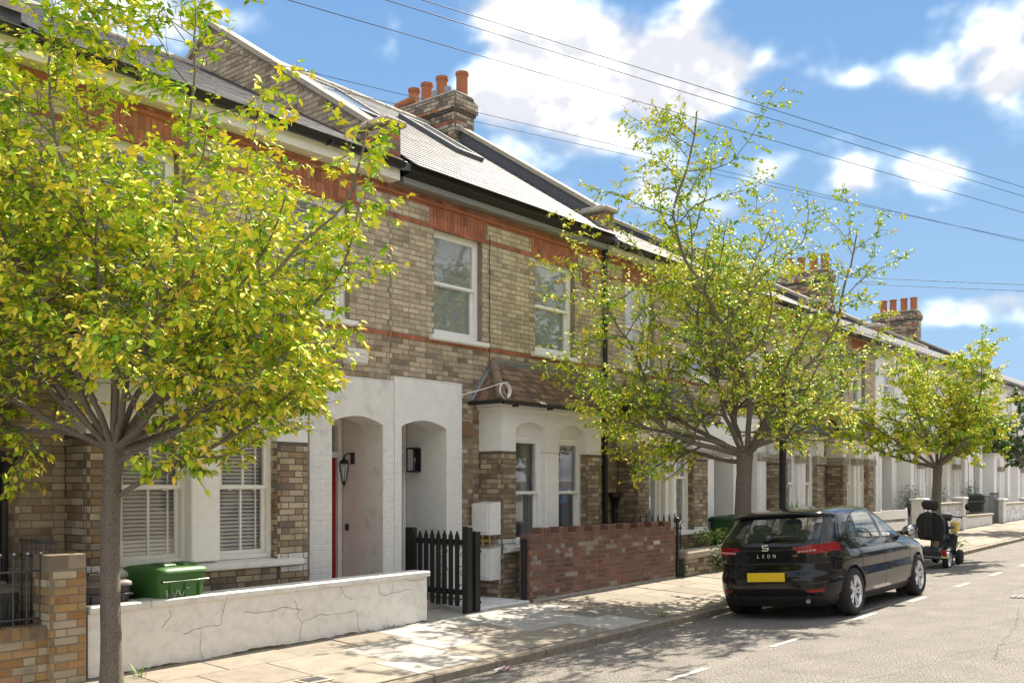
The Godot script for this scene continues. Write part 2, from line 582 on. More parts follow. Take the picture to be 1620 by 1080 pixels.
# ---------------------------------------------------------------- small repeated pieces
const TONES := [
	[0.70, 0.60, 0.44], [0.63, 0.53, 0.38], [0.56, 0.46, 0.325], [0.47, 0.385, 0.28], [0.29, 0.23, 0.17], [0.185, 0.15, 0.12],   # 0-5 stock brick, pale to sooty
	[0.52, 0.195, 0.11], [0.45, 0.165, 0.092], [0.36, 0.14, 0.085],                                                                        # 6-8 bright red rubbers
	[0.52, 0.34, 0.15], [0.47, 0.27, 0.12], [0.38, 0.25, 0.14], [0.48, 0.30, 0.17],                                                      # 9-12 warm yellow brick
	[0.25, 0.135, 0.107], [0.21, 0.115, 0.093], [0.29, 0.15, 0.112], [0.20, 0.135, 0.117], [0.38, 0.31, 0.275],                                # 13-17 dark red garden brick
	[0.80, 0.785, 0.75], [0.60, 0.58, 0.53], [0.27, 0.19, 0.13], [0.37, 0.275, 0.175]]                                                        # 18,19 painted; 20,21 brown stock
const PALE := [0, 0, 0, 0, 1, 1, 1, 1, 2, 2, 3]
const MIXED := [1, 1, 1, 2, 2, 2, 2, 3, 3, 21]
const BROWN := [3, 4, 3, 20, 21, 21, 2, 4]
const REDS := [6, 6, 7, 7, 8]
const WARM := [9, 9, 10, 11, 12, 2, 1]
const GARDEN := [13, 13, 14, 15, 15, 16, 14, 17]
const GREYED := [3, 4, 4, 5, 1, 2]

func tone(i: int) -> Color:
	return Color(TONES[i][0], TONES[i][1], TONES[i][2])

func one_brick(mb: MB, t: Transform3D) -> void:
	var f := [Vector3(-0.48, -0.44, 0), Vector3(0.48, -0.44, 0), Vector3(0.48, 0.44, 0), Vector3(-0.48, 0.44, 0)]
	var o := [Vector3(-0.5, -0.5, -0.004), Vector3(0.5, -0.5, -0.004), Vector3(0.5, 0.5, -0.004), Vector3(-0.5, 0.5, -0.004)]
	var z := Vector3(0, 0, -0.012)
	mb.quad(t * f[0], t * f[1], t * f[2], t * f[3])
	for k in 4:
		var j := (k + 1) % 4
		mb.quad(t * o[k], t * o[j], t * f[j], t * f[k])
		mb.quad(t * (o[k] + z), t * (o[j] + z), t * o[j], t * o[k])

func make_pieces() -> void:
	for i in TONES.size():
		for k in 3:
			var mb := MB.new()
			mb.col = tone(i) * [0.88, 1.0, 1.1][k]
			one_brick(mb, Transform3D())
			brick_meshes.append(mb.mesh())
	for k in [0.78, 0.88, 1.0, 1.1]:
		var mb := MB.new()
		mb.col = Color(k, k, k)
		mb.box(Vector3(-0.5, 0, 0), Vector3(0.5, 0.014, 1))
		slate_meshes.append(mb.mesh())
	for k in [[0.24, 0.155, 0.10], [0.30, 0.19, 0.125], [0.20, 0.135, 0.095], [0.34, 0.235, 0.16], [0.17, 0.12, 0.09]]:
		var mb := MB.new()
		mb.col = Color(k[0], k[1], k[2])
		# a plain tile with a slight camber
		var rows := []
		for i in 2:
			var line := PackedVector3Array()
			for j in 5:
				var x := -0.5 + 0.25 * j
				line.append(Vector3(x, 0.011 - 0.02 * x * x, float(1 - i)))
			rows.append(line)
		mb.sheet(rows)
		for j in 4:
			var a: Vector3 = rows[0][j]
			var b: Vector3 = rows[0][j + 1]
			mb.quad(Vector3(a.x, a.y - 0.014, 1), Vector3(b.x, b.y - 0.014, 1), b, a)
		for s in [-1, 1]:
			var e := Vector3(0.5 * s, 0.006, 0)
			mb.quad(e, e + Vector3(0, 0, 1), e + Vector3(0, -0.014, 1), e + Vector3(0, -0.014, 0))
		tile_meshes.append(mb.mesh())

# Flemish bond over a w by h field; returns [u, v, width, height, tone, proud]
func lay(w: float, h: float, holes: Array, pick: Callable, start_course := 0, keep = null) -> Array:
	var out := []
	var k := 0
	while (k + 1) * 0.075 <= h + 0.03:
		var v := k * 0.075 + 0.0375
		var u := -0.169 if (k + start_course) % 2 else -0.3
		u += (((k * 7919) % 13) - 6) * 0.0012
		var stretch := true
		while u < w:
			var bw := 0.215 if stretch else 0.1025
			var a := maxf(u, 0.004)
			var b := minf(u + bw, w - 0.004)
			u += bw + 0.01
			stretch = not stretch
			var runs := [[a, b]]
			for hole in holes:
				var r: Rect2 = hole
				if v < r.position.y + 0.01 or v > r.end.y - 0.01: continue
				var nxt := []
				for q in runs:
					if q[1] <= r.position.x or q[0] >= r.end.x:
						nxt.append(q)
						continue
					if q[0] < r.position.x: nxt.append([q[0], r.position.x - 0.003])
					if q[1] > r.end.x: nxt.append([r.end.x + 0.003, q[1]])
				runs = nxt
			for q in runs:
				var bw2: float = q[1] - q[0]
				if bw2 < 0.035: continue
				var uc: float = (q[0] + q[1]) * 0.5
				if keep != null and not keep.call(uc, v): continue
				var tones: Array = pick.call(k, v, uc)
				if tones.is_empty(): continue
				out.append([uc, v, bw2, 0.064 + rng.randf_range(-0.002, 0.002), tones[rng.randi() % tones.size()], rng.randf_range(0.004, 0.0085)])
		k += 1
	return out

# the largest in view become bricks of their own, the rest one mesh
func set_bricks(list: Array, O: Vector3, U: Vector3, N: Vector3, parent: Node, singles := 300, m := "brick") -> void:
	var V := N.cross(U).normalized()
	var placed := []
	for b in list:
		var p: Vector3 = O + U * b[0] + V * b[1] + N * b[5]
		placed.append([p.distance_squared_to(EYE), p, b])
	placed.sort_custom(func(x, y): return x[0] < y[0])
	var mb := MB.new()
	for i in placed.size():
		var b: Array = placed[i][2]
		var wob := Basis(N, rng.randf_range(-0.012, 0.012))
		var t := Transform3D(wob * Basis(U * b[2], V * b[3], N), placed[i][1])
		if i < singles:
			inst("brick", brick_meshes[b[4] * 3 + (1 if b[4] == 18 else rng.randi() % 3)], M[m], t, parent)
		else:
			mb.col = tone(b[4]) * (1.0 if b[4] == 18 else rng.randf_range(0.86, 1.12))
			one_brick(mb, t)
	if mb.v.size():
		stuff(obj("brickwork", mb, M[m], parent))

# soldier bricks of a flat arch over an opening a..b, from y0 up to y1
func flat_arch(a: float, b: float, y0: float, y1: float, z: float, parent: Node, singles: bool) -> void:
	var n := int(round((b - a + 0.2) / 0.075))
	var mid := (a + b) * 0.5
	var mb := MB.new()
	for i in n:
		var s := (i + 0.5) / n - 0.5
		var wide := b - a + 0.16
		var lean := s * 0.34
		var rows := 2
		for r in rows:
			var hh := (y1 - y0) / rows
			var y := y0 + hh * (r + 0.5)
			var x := mid + s * wide + lean * (y - y0) * 0.6
			var t := Transform3D(Basis(Vector3(0, 0, 1), -lean * 0.5) * Basis.from_scale(Vector3(wide / n - 0.008, hh - 0.006, 1)), Vector3(x, y, z + rng.randf_range(0.006, 0.01)))
			var k: int = REDS[rng.randi() % REDS.size()]
			if singles:
				inst("brick", brick_meshes[k * 3 + rng.randi() % 3], M.brick, t, parent)
			else:
				mb.col = tone(k)
				one_brick(mb, t)
	if mb.v.size(): stuff(obj("brick_arch", mb, M.brick, parent))

# a slab of wall facing +z between z and z - thick with rectangular openings
func pierced(mb: MB, x0: float, x1: float, y0: float, y1: float, z: float, thick: float, holes: Array) -> void:
	var xs := [x0, x1]
	var ys := [y0, y1]
	for h in holes:
		xs.append_array([h.position.x, h.end.x])
		ys.append_array([h.position.y, h.end.y])
	xs.sort()
	ys.sort()
	for i in xs.size() - 1:
		if xs[i + 1] - xs[i] < 1e-4 or xs[i] < x0 - 1e-4 or xs[i + 1] > x1 + 1e-4: continue
		var from := -1.0
		var have := false
		for j in ys.size() - 1:
			if ys[j + 1] - ys[j] < 1e-4: continue
			var mid := Vector2((xs[i] + xs[i + 1]) * 0.5, (ys[j] + ys[j + 1]) * 0.5)
			var open: bool = mid.y < y0 or mid.y > y1
			for h in holes:
				if h.has_point(mid): open = true
			if open:
				if have: mb.box(Vector3(xs[i], from, z - thick), Vector3(xs[i + 1], ys[j], z))
				have = false
			elif not have:
				have = true
				from = ys[j]
		if have: mb.box(Vector3(xs[i], from, z - thick), Vector3(xs[i + 1], y1, z))

# ---------------------------------------------------------------- windows
func frame_of(mb: MB, a: float, b: float, y0: float, y1: float, z: float, wide: float, deep: float) -> void:
	var k := 0.004
	mb.boxt(Transform3D(Basis(), Vector3(a + wide / 2, (y0 + y1) / 2, z - deep / 2)), Vector3(wide, y1 - y0, deep), k)
	mb.boxt(Transform3D(Basis(), Vector3(b - wide / 2, (y0 + y1) / 2, z - deep / 2)), Vector3(wide, y1 - y0, deep), k)
	mb.boxt(Transform3D(Basis(), Vector3((a + b) / 2, y0 + wide / 2, z - deep / 2)), Vector3(b - a - 2 * wide, wide, deep), k)
	mb.boxt(Transform3D(Basis(), Vector3((a + b) / 2, y1 - wide / 2, z - deep / 2)), Vector3(b - a - 2 * wide, wide, deep), k)

# z: plane of the wall face; the window stands 'back' behind it
func sash(house: Node, a: float, b: float, y0: float, y1: float, z: float, o := {}) -> Node3D:
	var w := part("sash_window", house)
	var paint: Material = M[o.get("paint", "white_paint")]
	var zf: float = z - o.get("back", 0.1)
	var fw := 0.055
	var mb := MB.new()
	frame_of(mb, a, b, y0, y1, zf, fw, 0.12)
	obj("frame", mb, paint, w)
	var mid: float = y0 + (y1 - y0) * o.get("rail", 0.5)
	var st := 0.045
	for s in 2:
		var c0 := y0 + fw if s == 0 else mid - 0.02
		var c1 := mid + 0.02 if s == 0 else y1 - fw
		var zz := zf - (0.055 if s == 0 else 0.012)
		mb = MB.new()
		frame_of(mb, a + fw, b - fw, c0, c1, zz, st, 0.04)
		var cols: int = o.get("bars_up" if s else "bars_low", 1)
		var rows: int = o.get("rows_up", 1) if s else 1
		for k in range(1, cols):
			var x := lerpf(a + fw + st, b - fw - st, float(k) / cols)
			mb.boxt(Transform3D(Basis(), Vector3(x, (c0 + c1) / 2, zz - 0.018)), Vector3(0.024, c1 - c0 - 2 * st, 0.032), 0.004)
		for k in range(1, rows):
			var y := lerpf(c0 + st, c1 - st, float(k) / rows)
			mb.boxt(Transform3D(Basis(), Vector3((a + b) / 2, y, zz - 0.018)), Vector3(b - a - 2 * fw - 2 * st, 0.022, 0.030), 0.004)
		if s == 0:
			for k in [0.25, 0.75]:    # sash lifts
				mb.boxt(Transform3D(Basis(), Vector3(lerpf(a + fw, b - fw, k), c1 - 0.05, zz + 0.012)), Vector3(0.06, 0.014, 0.02), 0.004)
		obj("upper_sash" if s else "lower_sash", mb, paint, w)
		mb = MB.new()
		mb.box(Vector3(a + fw + st - 0.008, c0 + st - 0.008, zz - 0.024), Vector3(b - fw - st + 0.008, c1 - st + 0.008, zz - 0.018))
		obj("pane", mb, M[o.get("glass", "glass")], w)
	if o.has("blind"):
		var yb: float = y0 + fw + 0.02
		var tilt: float = o.blind
		var one := MB.new()
		one.boxt(Transform3D(Basis(Vector3.RIGHT, tilt), Vector3.ZERO), Vector3(b - a - 2 * fw - 0.03, 0.003, 0.046))
		var sm := one.mesh()
		while yb < y1 - fw - 0.03:
			inst("blind_slat", sm, M.blind, Transform3D(Basis(), Vector3((a + b) / 2, yb, zf - 0.15)), w)
			yb += 0.043
		mb = MB.new()
		for k in [0.18, 0.82]:
			mb.box(Vector3(lerpf(a, b, k) - 0.012, y0 + fw, zf - 0.125), Vector3(lerpf(a, b, k) + 0.012, y1 - fw, zf - 0.123))
		obj("blind_tape", mb, M.blind, w)
	if o.has("curtain"):
		for side in o.curtain:
			mb = MB.new()
			var rows := []
			for y in [y0 + fw, y1 - fw]:
				var line := PackedVector3Array()
				for k in 17:
					var s := k / 16.0
					var x := lerpf(a + 0.02, a + 0.02 + (b - a) * 0.24, s)
					if side > 0: x = a + b - x
					line.append(Vector3(x, y, zf - 0.22 + 0.025 * sin(s * 24.0)))
				rows.append(line)
			mb.sheet(rows)
			obj("curtain", mb, M.curtain, w)
	return w

func stone_sill(house: Node, a: float, b: float, y: float, z: float, out: float, m := "white_paint") -> void:
	var mb := MB.new()
	var poly := PackedVector2Array([Vector2(-0.12, 0.0), Vector2(out, -0.025), Vector2(out, -0.085), Vector2(out - 0.03, -0.085), Vector2(out - 0.03, -0.1), Vector2(-0.12, -0.1)])
	mb.prism(poly, Transform3D(Basis(Vector3(0, 0, 1), Vector3.UP, Vector3(-1, 0, 0)), Vector3(a, y, z)), b - a)
	obj("window_sill", mb, M[m], house)

func arch_points(a: float, b: float, spring: float, rise: float, n := 10) -> PackedVector2Array:
	var p := PackedVector2Array()
	for i in n + 1:
		var s := float(i) / n
		p.append(Vector2(lerpf(b, a, s), spring + rise * (1.0 - pow(2.0 * s - 1.0, 2.0))))
	return p

# ---------------------------------------------------------------- roofs
func roof_y(c: Dictionary, z: float) -> float:
	return c.eave + (0.32 - z) * (c.ridge - c.eave) / (0.32 + 4.1)

func roof(house: Node, c: Dictionary) -> void:
	var r := part("roof", house)
	var x0: float = c.x0
	var x1: float = c.x1
	var t: float = (c.ridge - c.eave) / (0.32 + 4.1)
	var mb := MB.new()
	var poly := PackedVector2Array([Vector2(0.30, c.eave), Vector2(-4.1, c.ridge - 0.02), Vector2(-8.5, c.eave - 0.02), Vector2(-8.5, c.eave - 0.12), Vector2(-4.1, c.ridge - 0.14), Vector2(0.30, c.eave - 0.10)])
	mb.prism(poly, Transform3D(Basis(Vector3(0, 0, 1), Vector3.UP, Vector3(-1, 0, 0)), Vector3(x0, -0.012, 0)), x1 - x0)
	obj("roof_deck", mb, M.lead_dark, r)
	var down := Vector3(0, -t, 1).normalized()
	var nrm := Vector3(0, 1, t).normalized()
	var L := Vector2(4.42, c.ridge - c.eave).length()
	var ex: float = c.get("slate_gap", 0.2)
	var wide := 0.30
	var placed := []
	var k := 0
	var top := Vector3(0, c.ridge, -4.1)
	while k * ex < L:
		var s0 := k * ex
		var x := x0 + 0.12 - (0.15 if k % 2 else 0.0)
		while x < x1 - 0.12:
			var a := maxf(x, x0 + 0.12)
			var b := minf(x + wide, x1 - 0.12)
			x += wide
			if b - a < 0.05: continue
			var p := top + down * (s0 - 0.008) + Vector3((a + b) / 2, 0, 0)
			var skip := false
			for sk in c.get("skylights", []):
				if (a + b) / 2 > sk[0] and (a + b) / 2 < sk[1] and s0 + ex > sk[2] and s0 < sk[3] - 0.1: skip = true
			if skip: continue
			var bs := Basis(Vector3.RIGHT * (b - a - 0.004), nrm, down * (ex + 0.012))
			bs = Basis(Vector3.RIGHT, c.get("slate_tilt", -0.03) + rng.randf_range(-0.005, 0.005)) * bs
			placed.append([p.distance_squared_to(EYE), Transform3D(bs, p + nrm * (0.006 + rng.randf() * 0.002)), rng.randi() % 4])
		k += 1
	placed.sort_custom(func(q, w): return q[0] < w[0])
	var sm: Material = M[c.get("slates", "slate_old")]
	var rest := MB.new()
	for i in placed.size():
		if i < c.get("slate_singles", 0):
			inst("slate", slate_meshes[placed[i][2]], sm, placed[i][1], r)
		else:
			var g: float = [0.78, 0.88, 1.0, 1.1][placed[i][2]]
			rest.col = Color(g, g, g)
			var tt: Transform3D = placed[i][1]
			rest.quad(tt * Vector3(-0.5, 0.014, 1), tt * Vector3(0.5, 0.014, 1), tt * Vector3(0.5, 0.014, 0), tt * Vector3(-0.5, 0.014, 0))
			rest.quad(tt * Vector3(-0.5, 0, 1), tt * Vector3(0.5, 0, 1), tt * Vector3(0.5, 0.014, 1), tt * Vector3(-0.5, 0.014, 1))
	if rest.v.size(): stuff(obj("slating", rest, sm, r))
	# ridge tiles
	var x := x0 + 0.13
	while x < x1 - 0.2:
		mb = MB.new()
		var e := minf(x + 0.45, x1 - 0.12)
		mb.tube(PackedVector3Array([Vector3(x, c.ridge + 0.0, -4.1), Vector3(e - 0.005, c.ridge + 0.0, -4.1)]), PackedFloat32Array([0.085, 0.08]), 10)
		obj("ridge_tile", mb, M[c.get("ridge_mat", "stone")], r)
		x += 0.45
	for sk in c.get("skylights", []):
		var g := part("skylight", house)
		var fr := Transform3D(Basis(Vector3.RIGHT, nrm, down), top + Vector3((sk[0] + sk[1]) / 2, 0, 0) + down * ((sk[2] + sk[3]) / 2) + nrm * 0.05)
		var sw: float = sk[1] - sk[0]
		var sl: float = sk[3] - sk[2]
		mb = MB.new()
		for s in [-1, 1]:
			mb.boxt(fr * Transform3D(Basis(), Vector3(s * (sw / 2 - 0.04), 0, 0)), Vector3(0.08, 0.12, sl), 0.01)
			mb.boxt(fr * Transform3D(Basis(), Vector3(0, 0, s * (sl / 2 - 0.05))), Vector3(sw - 0.16, 0.12, 0.10), 0.01)
		obj("frame", mb, M.lead_dark, g)
		mb = MB.new()
		mb.boxt(fr * Transform3D(Basis(), Vector3(0, 0.035, 0)), Vector3(sw - 0.17, 0.006, sl - 0.2))
		obj("pane", mb, M.glass, g)
		mb = MB.new()
		mb.boxt(fr * Transform3D(Basis(), Vector3(0, -0.035, 0)), Vector3(sw - 0.17, 0.01, sl - 0.2))
		obj("roller_blind", mb, M.cream_paint, g)

# the wall between two roofs, standing proud of them, with its coping and corbelled end pier
func party_wall(house: Node, x: float, c: Dictionary, raise := 0.24, brick_left := Dictionary()) -> void:
	var p := part("party_wall", house)
	var f := func(z: float) -> float: return c.ridge - absf(z + 4.1) * (c.ridge - c.eave) / 4.42 + raise
	var mb := MB.new()
	var poly := PackedVector2Array([Vector2(-0.1, 6.0), Vector2(-0.1, f.call(-0.1)), Vector2(-4.1, f.call(-4.1)), Vector2(-8.3, f.call(-8.3)), Vector2(-8.3, 6.0)])
	var side := Transform3D(Basis(Vector3(0, 0, 1), Vector3.UP, Vector3(-1, 0, 0)), Vector3(x - 0.11, 0, 0))
	mb.prism(poly, side, 0.22)
	obj("masonry", mb, M.lead_dark if brick_left.is_empty() else M.mortar, p)
	if not brick_left.is_empty():
		var lo: Dictionary = brick_left
		var keep := func(u: float, v: float) -> bool:
			var z := -8.3 + u
			var y := 6.3 + v
			return y < f.call(z) - 0.06 and z < -0.15 and y > lo.ridge - absf(z + 4.1) * (lo.ridge - lo.eave) / 4.42 - 0.1
		set_bricks(lay(8.3, 3.3, [], func(_k, _v, _u): return MIXED, 0, keep), Vector3(x - 0.11, 6.3, -8.3), Vector3(0, 0, 1), Vector3(-1, 0, 0), p, 120)
	mb = MB.new()
	for s in 2:
		var za := -0.02 if s == 0 else -4.1
		var zb := -4.1 if s == 0 else -8.4
		var q := PackedVector2Array([Vector2(za, f.call(za)), Vector2(zb, f.call(zb)), Vector2(zb, f.call(zb) + 0.085), Vector2(za, f.call(za) + 0.085)])
		mb.prism(q, Transform3D(Basis(Vector3(0, 0, 1), Vector3.UP, Vector3(-1, 0, 0)), Vector3(x - 0.17, 0, 0)), 0.34)
	obj("coping", mb, M.coping, p)

func end_pier(house: Node, x: float, y0: float, y1: float, detail: bool) -> void:
	var p := part("corbel_pier", house)
	var mb := MB.new()
	mb.box(Vector3(x - 0.12, y0, -0.35), Vector3(x + 0.12, y1, 0.2))
	obj("masonry", mb, M.mortar, p)
	var band := func(k, _v, _u): return REDS if k in [1, 2, 5] else GREYED
	set_bricks(lay(0.24, y1 - y0, [], band), Vector3(x - 0.12, y0, 0.2), Vector3.RIGHT, Vector3(0, 0, 1), p, 40 if detail else 0)
	set_bricks(lay(0.55, y1 - y0, [], band, 1), Vector3(x - 0.12, y0, -0.35), Vector3(0, 0, 1), Vector3.LEFT, p, 40 if detail else 0)
	mb = MB.new()
	mb.boxt(Transform3D(Basis(), Vector3(x, y1 + 0.04, -0.07)), Vector3(0.38, 0.08, 0.68), 0.02)
	mb.boxt(Transform3D(Basis(Vector3.RIGHT, 0.0), Vector3(x, y1 + 0.1, -0.1)), Vector3(0.28, 0.06, 0.5), 0.025)
	obj("cap_stone", mb, M.coping, p)

func chimney(house: Node, x: float, zf: float, zb: float, y0: float, y1: float, pots: Array, detail := true) -> void:
	var c := part("chimney", house)
	var hw := 0.29
	var mb := MB.new()
	mb.box(Vector3(x - hw, y0, zb), Vector3(x + hw, y1, zf))
	for k in 2:
		var g := 0.03 * (k + 1)
		mb.box(Vector3(x - hw - g, y1 - 0.38 + 0.075 * k, zb - g), Vector3(x + hw + g, y1 - 0.08 - 0.0375 * k, zf + g))
	obj("masonry", mb, M.mortar_dark, c)
	var n := int((y1 - y0) / 0.075)
	var band := func(k, _v, _u):
		if k > n - 6 and k < n - 1: return []
		return REDS + GREYED if k in [n - 8, n - 12] else GREYED
	set_bricks(lay(zf - zb, y1 - y0, [], band), Vector3(x - hw, y0, zb), Vector3(0, 0, 1), Vector3.LEFT, c, 150 if detail else 0)
	set_bricks(lay(hw * 2, y1 - y0, [], band, 1), Vector3(x - hw, y0, zf), Vector3.RIGHT, Vector3(0, 0, 1), c, 100 if detail else 0)
	var top := func(_k, _v, _u): return GREYED + [7, 4, 1, 0]
	var g := 0.06
	set_bricks(lay(zf - zb + 2 * g, 0.225, [], top), Vector3(x - hw - g, y1 - 0.34, zb - g), Vector3(0, 0, 1), Vector3.LEFT, c, 60 if detail else 0)
	set_bricks(lay(hw * 2 + 2 * g, 0.225, [], top, 1), Vector3(x - hw - g, y1 - 0.34, zf + g), Vector3.RIGHT, Vector3(0, 0, 1), c, 60 if detail else 0)
	mb = MB.new()
	mb.boxt(Transform3D(Basis(), Vector3(x, y1 + 0.02, (zf + zb) / 2)), Vector3(hw * 2 - 0.02, 0.06, zf - zb - 0.02), 0.02)
	obj("flaunching", mb, M.stone, c)
	for q in pots:
		mb = MB.new()
		var h: float = q[1]
		var r: float = q[2]
		mb.lathe(PackedVector2Array([Vector2(r * 1.08, 0), Vector2(r, 0.06), Vector2(r * 0.95, h - 0.07), Vector2(r * 0.95, h - 0.07), Vector2(r * 1.1, h - 0.055), Vector2(r * 1.1, h - 0.055), Vector2(r * 1.1, h), Vector2(r * 1.1, h), Vector2(r * 0.8, h), Vector2(r * 0.8, h), Vector2(r * 0.75, h - 0.2), Vector2(0, h - 0.2)]), Transform3D(Basis(), Vector3(x + q[3], y1 + 0.03, q[0])), 20)
		obj("chimney_pot", mb, M.terracotta, c)

# ---------------------------------------------------------------- the parts of a front
func porch(house: Node, c: Dictionary) -> void:
	var p: Array = c.porch           # x0, x1, opening x0, x1
	var base: float = c.base
	var rend: Material = M[c.get("render", "white_stucco")]
	var top: float = c.get("porch_top", 3.38)
	var spring := 2.72
	var pr := part("porch", house)
	var poly := PackedVector2Array([Vector2(p[0], base - 0.3), Vector2(p[0], top), Vector2(p[1], top), Vector2(p[1], base - 0.3), Vector2(p[3], base - 0.3), Vector2(p[3], spring)])
	poly.append_array(arch_points(p[2], p[3], spring, 0.10).slice(1, 10))
	poly.append_array([Vector2(p[2], spring), Vector2(p[2], base - 0.3)])
	var mb := MB.new()
	mb.prism(poly, Transform3D(Basis(), Vector3(0, 0, 0.1)), 0.42)
	obj("surround", mb, rend, pr)
	# a thin weathered top to the render
	mb = MB.new()
	mb.boxt(Transform3D(Basis(), Vector3((p[0] + p[1]) / 2, top + 0.012, 0.045)), Vector3(p[1] - p[0], 0.022, 0.12), 0.008)
	obj("capping", mb, rend, pr)
	# painted brick shows through on the piers
	var sides := [[p[0], p[2]], [p[3], p[1]]]
	var all := []
	var off: float = p[0]
	for s in sides:
		var y0 := base - 0.2
		if s[1] - s[0] > 0.12:
			for b in lay(s[1] - s[0], 2.35 - y0, [], func(_k, _v, _u): return [18]):
				b[0] += s[0] - off
				b[5] = rng.randf_range(0.002, 0.004)
				all.append(b)
	if c.get("painted", false):
		set_bricks(all, Vector3(off, base - 0.2, 0.1), Vector3.RIGHT, Vector3(0, 0, 1), pr, c.get("painted_singles", 0), "paint_coat")
	var inner: Material = M[c.get("inner", "white_stucco")]
	mb = MB.new()
	var zi := -0.32
	var zb := -0.82
	mb.box(Vector3(p[3] + 0.0, base - 0.2, zb - 0.2), Vector3(p[3] + 0.14, 2.98, zi - 0.002))
	mb.box(Vector3(p[2] - 0.14, base - 0.2, zb - 0.2), Vector3(p[2], 2.98, zi - 0.002))
	mb.box(Vector3(p[2] + 0.001, 2.84, zb - 0.2), Vector3(p[3] - 0.001, 2.97, zi - 0.002))
	obj("recess", mb, inner, pr)
	mb = MB.new()
	mb.box(Vector3(p[2] + 0.001, base - 0.15, zb - 0.19), Vector3(p[3] - 0.001, base + 0.12, 0.04))
	mb.boxt(Transform3D(Basis(), Vector3((p[2] + p[3]) / 2, base + 0.02, 0.2)), Vector3(p[3] - p[2] + 0.1, 0.13, 0.3), 0.01)
	obj("step", mb, M.concrete, pr)
	# the door, its frame and a fanlight
	var d := part("front_door", house)
	var a: float = p[2] + 0.02
	var b: float = p[3] - 0.02
	var y0 := base + 0.12
	mb = MB.new()
	for xx in [[a, a + 0.07], [b - 0.07, b]]:
		mb.box(Vector3(xx[0], y0, zb), Vector3(xx[1], 2.83, zb + 0.1))
	mb.box(Vector3(a + 0.07, y0 + 2.02, zb), Vector3(b - 0.07, y0 + 2.1, zb + 0.1))
	mb.box(Vector3(a + 0.07, 2.75, zb), Vector3(b - 0.07, 2.83, zb + 0.1))
	obj("door_frame", mb, M.cream_paint, d)
	mb = MB.new()
	mb.box(Vector3(a + 0.07, y0 + 2.1, zb + 0.03), Vector3(b - 0.07, 2.75, zb + 0.036))
	obj("fanlight", mb, M.glass, d)
	mb = MB.new()
	mb.box(Vector3(a + 0.075, y0 + 0.01, zb + 0.01), Vector3(b - 0.075, y0 + 2.015, zb + 0.05))
	for px in 2:
		for py in 2:
			var cx := lerpf(a + 0.075, b - 0.075, 0.28 + 0.44 * px)
			mb.boxt(Transform3D(Basis(), Vector3(cx, y0 + 0.5 + 0.95 * py, zb + 0.052)), Vector3(0.24, 0.7, 0.012), 0.005)
	obj("door_leaf", mb, M[c.get("door", "grey_door")], d)
	mb = MB.new()
	mb.boxt(Transform3D(Basis(), Vector3((a + b) / 2, y0 + 1.0, zb + 0.056)), Vector3(0.26, 0.06, 0.012), 0.004)
	obj("letter_plate", mb, M.brass, d)

func gutter(house: Node, x0: float, x1: float, y: float, z: float, r := 0.06) -> void:
	var mb := MB.new()
	var rows := []
	for x in [x0, x1]:
		var line := PackedVector3Array()
		for k in 9:
			var a := PI + PI * k / 8.0
			line.append(Vector3(x, y + sin(a) * r, z + cos(a) * r))
		rows.append(line)
	mb.sheet(rows, true)
	for s in [-1, 1]:
		mb.rod(Vector3(x0, y, z + s * r), Vector3(x1, y, z + s * r), 0.008, 6)
	for x in [x0, x1]:
		for k in 8:
			var a := PI + PI * k / 8.0
			var b := PI + PI * (k + 1) / 8.0
			mb.tri(Vector3(x, y, z), Vector3(x, y + sin(a) * r, z + cos(a) * r), Vector3(x, y + sin(b) * r, z + cos(b) * r))
	var x := x0 + 0.3
	while x < x1:
		mb.boxt(Transform3D(Basis(), Vector3(x, y - r - 0.008, z - 0.01)), Vector3(0.035, 0.03, r * 2.2), 0.004)
		x += 0.85
	obj("gutter", mb, M.black_plastic, house)

func downpipe(house: Node, x: float, z: float, y0: float, y1: float, hopper := false) -> void:
	var mb := MB.new()
	mb.rod(Vector3(x, y0, z), Vector3(x, y1, z), 0.042, 12)
	var y := y0 + 0.5
	while y < y1:
		mb.rod(Vector3(x, y - 0.04, z), Vector3(x, y + 0.04, z), 0.052, 12)
		mb.boxt(Transform3D(Basis(), Vector3(x, y, z - 0.03)), Vector3(0.14, 0.03, 0.03), 0.004)
		y += 1.5
	if hopper:
		mb.lathe(PackedVector2Array([Vector2(0.045, -0.1), Vector2(0.06, 0.0), Vector2(0.12, 0.1), Vector2(0.12, 0.1), Vector2(0.13, 0.1), Vector2(0.13, 0.17), Vector2(0.13, 0.17), Vector2(0.0, 0.16)]), Transform3D(Basis(), Vector3(x, y1, z)), 8)
	obj("downpipe", mb, M.black_plastic, house)

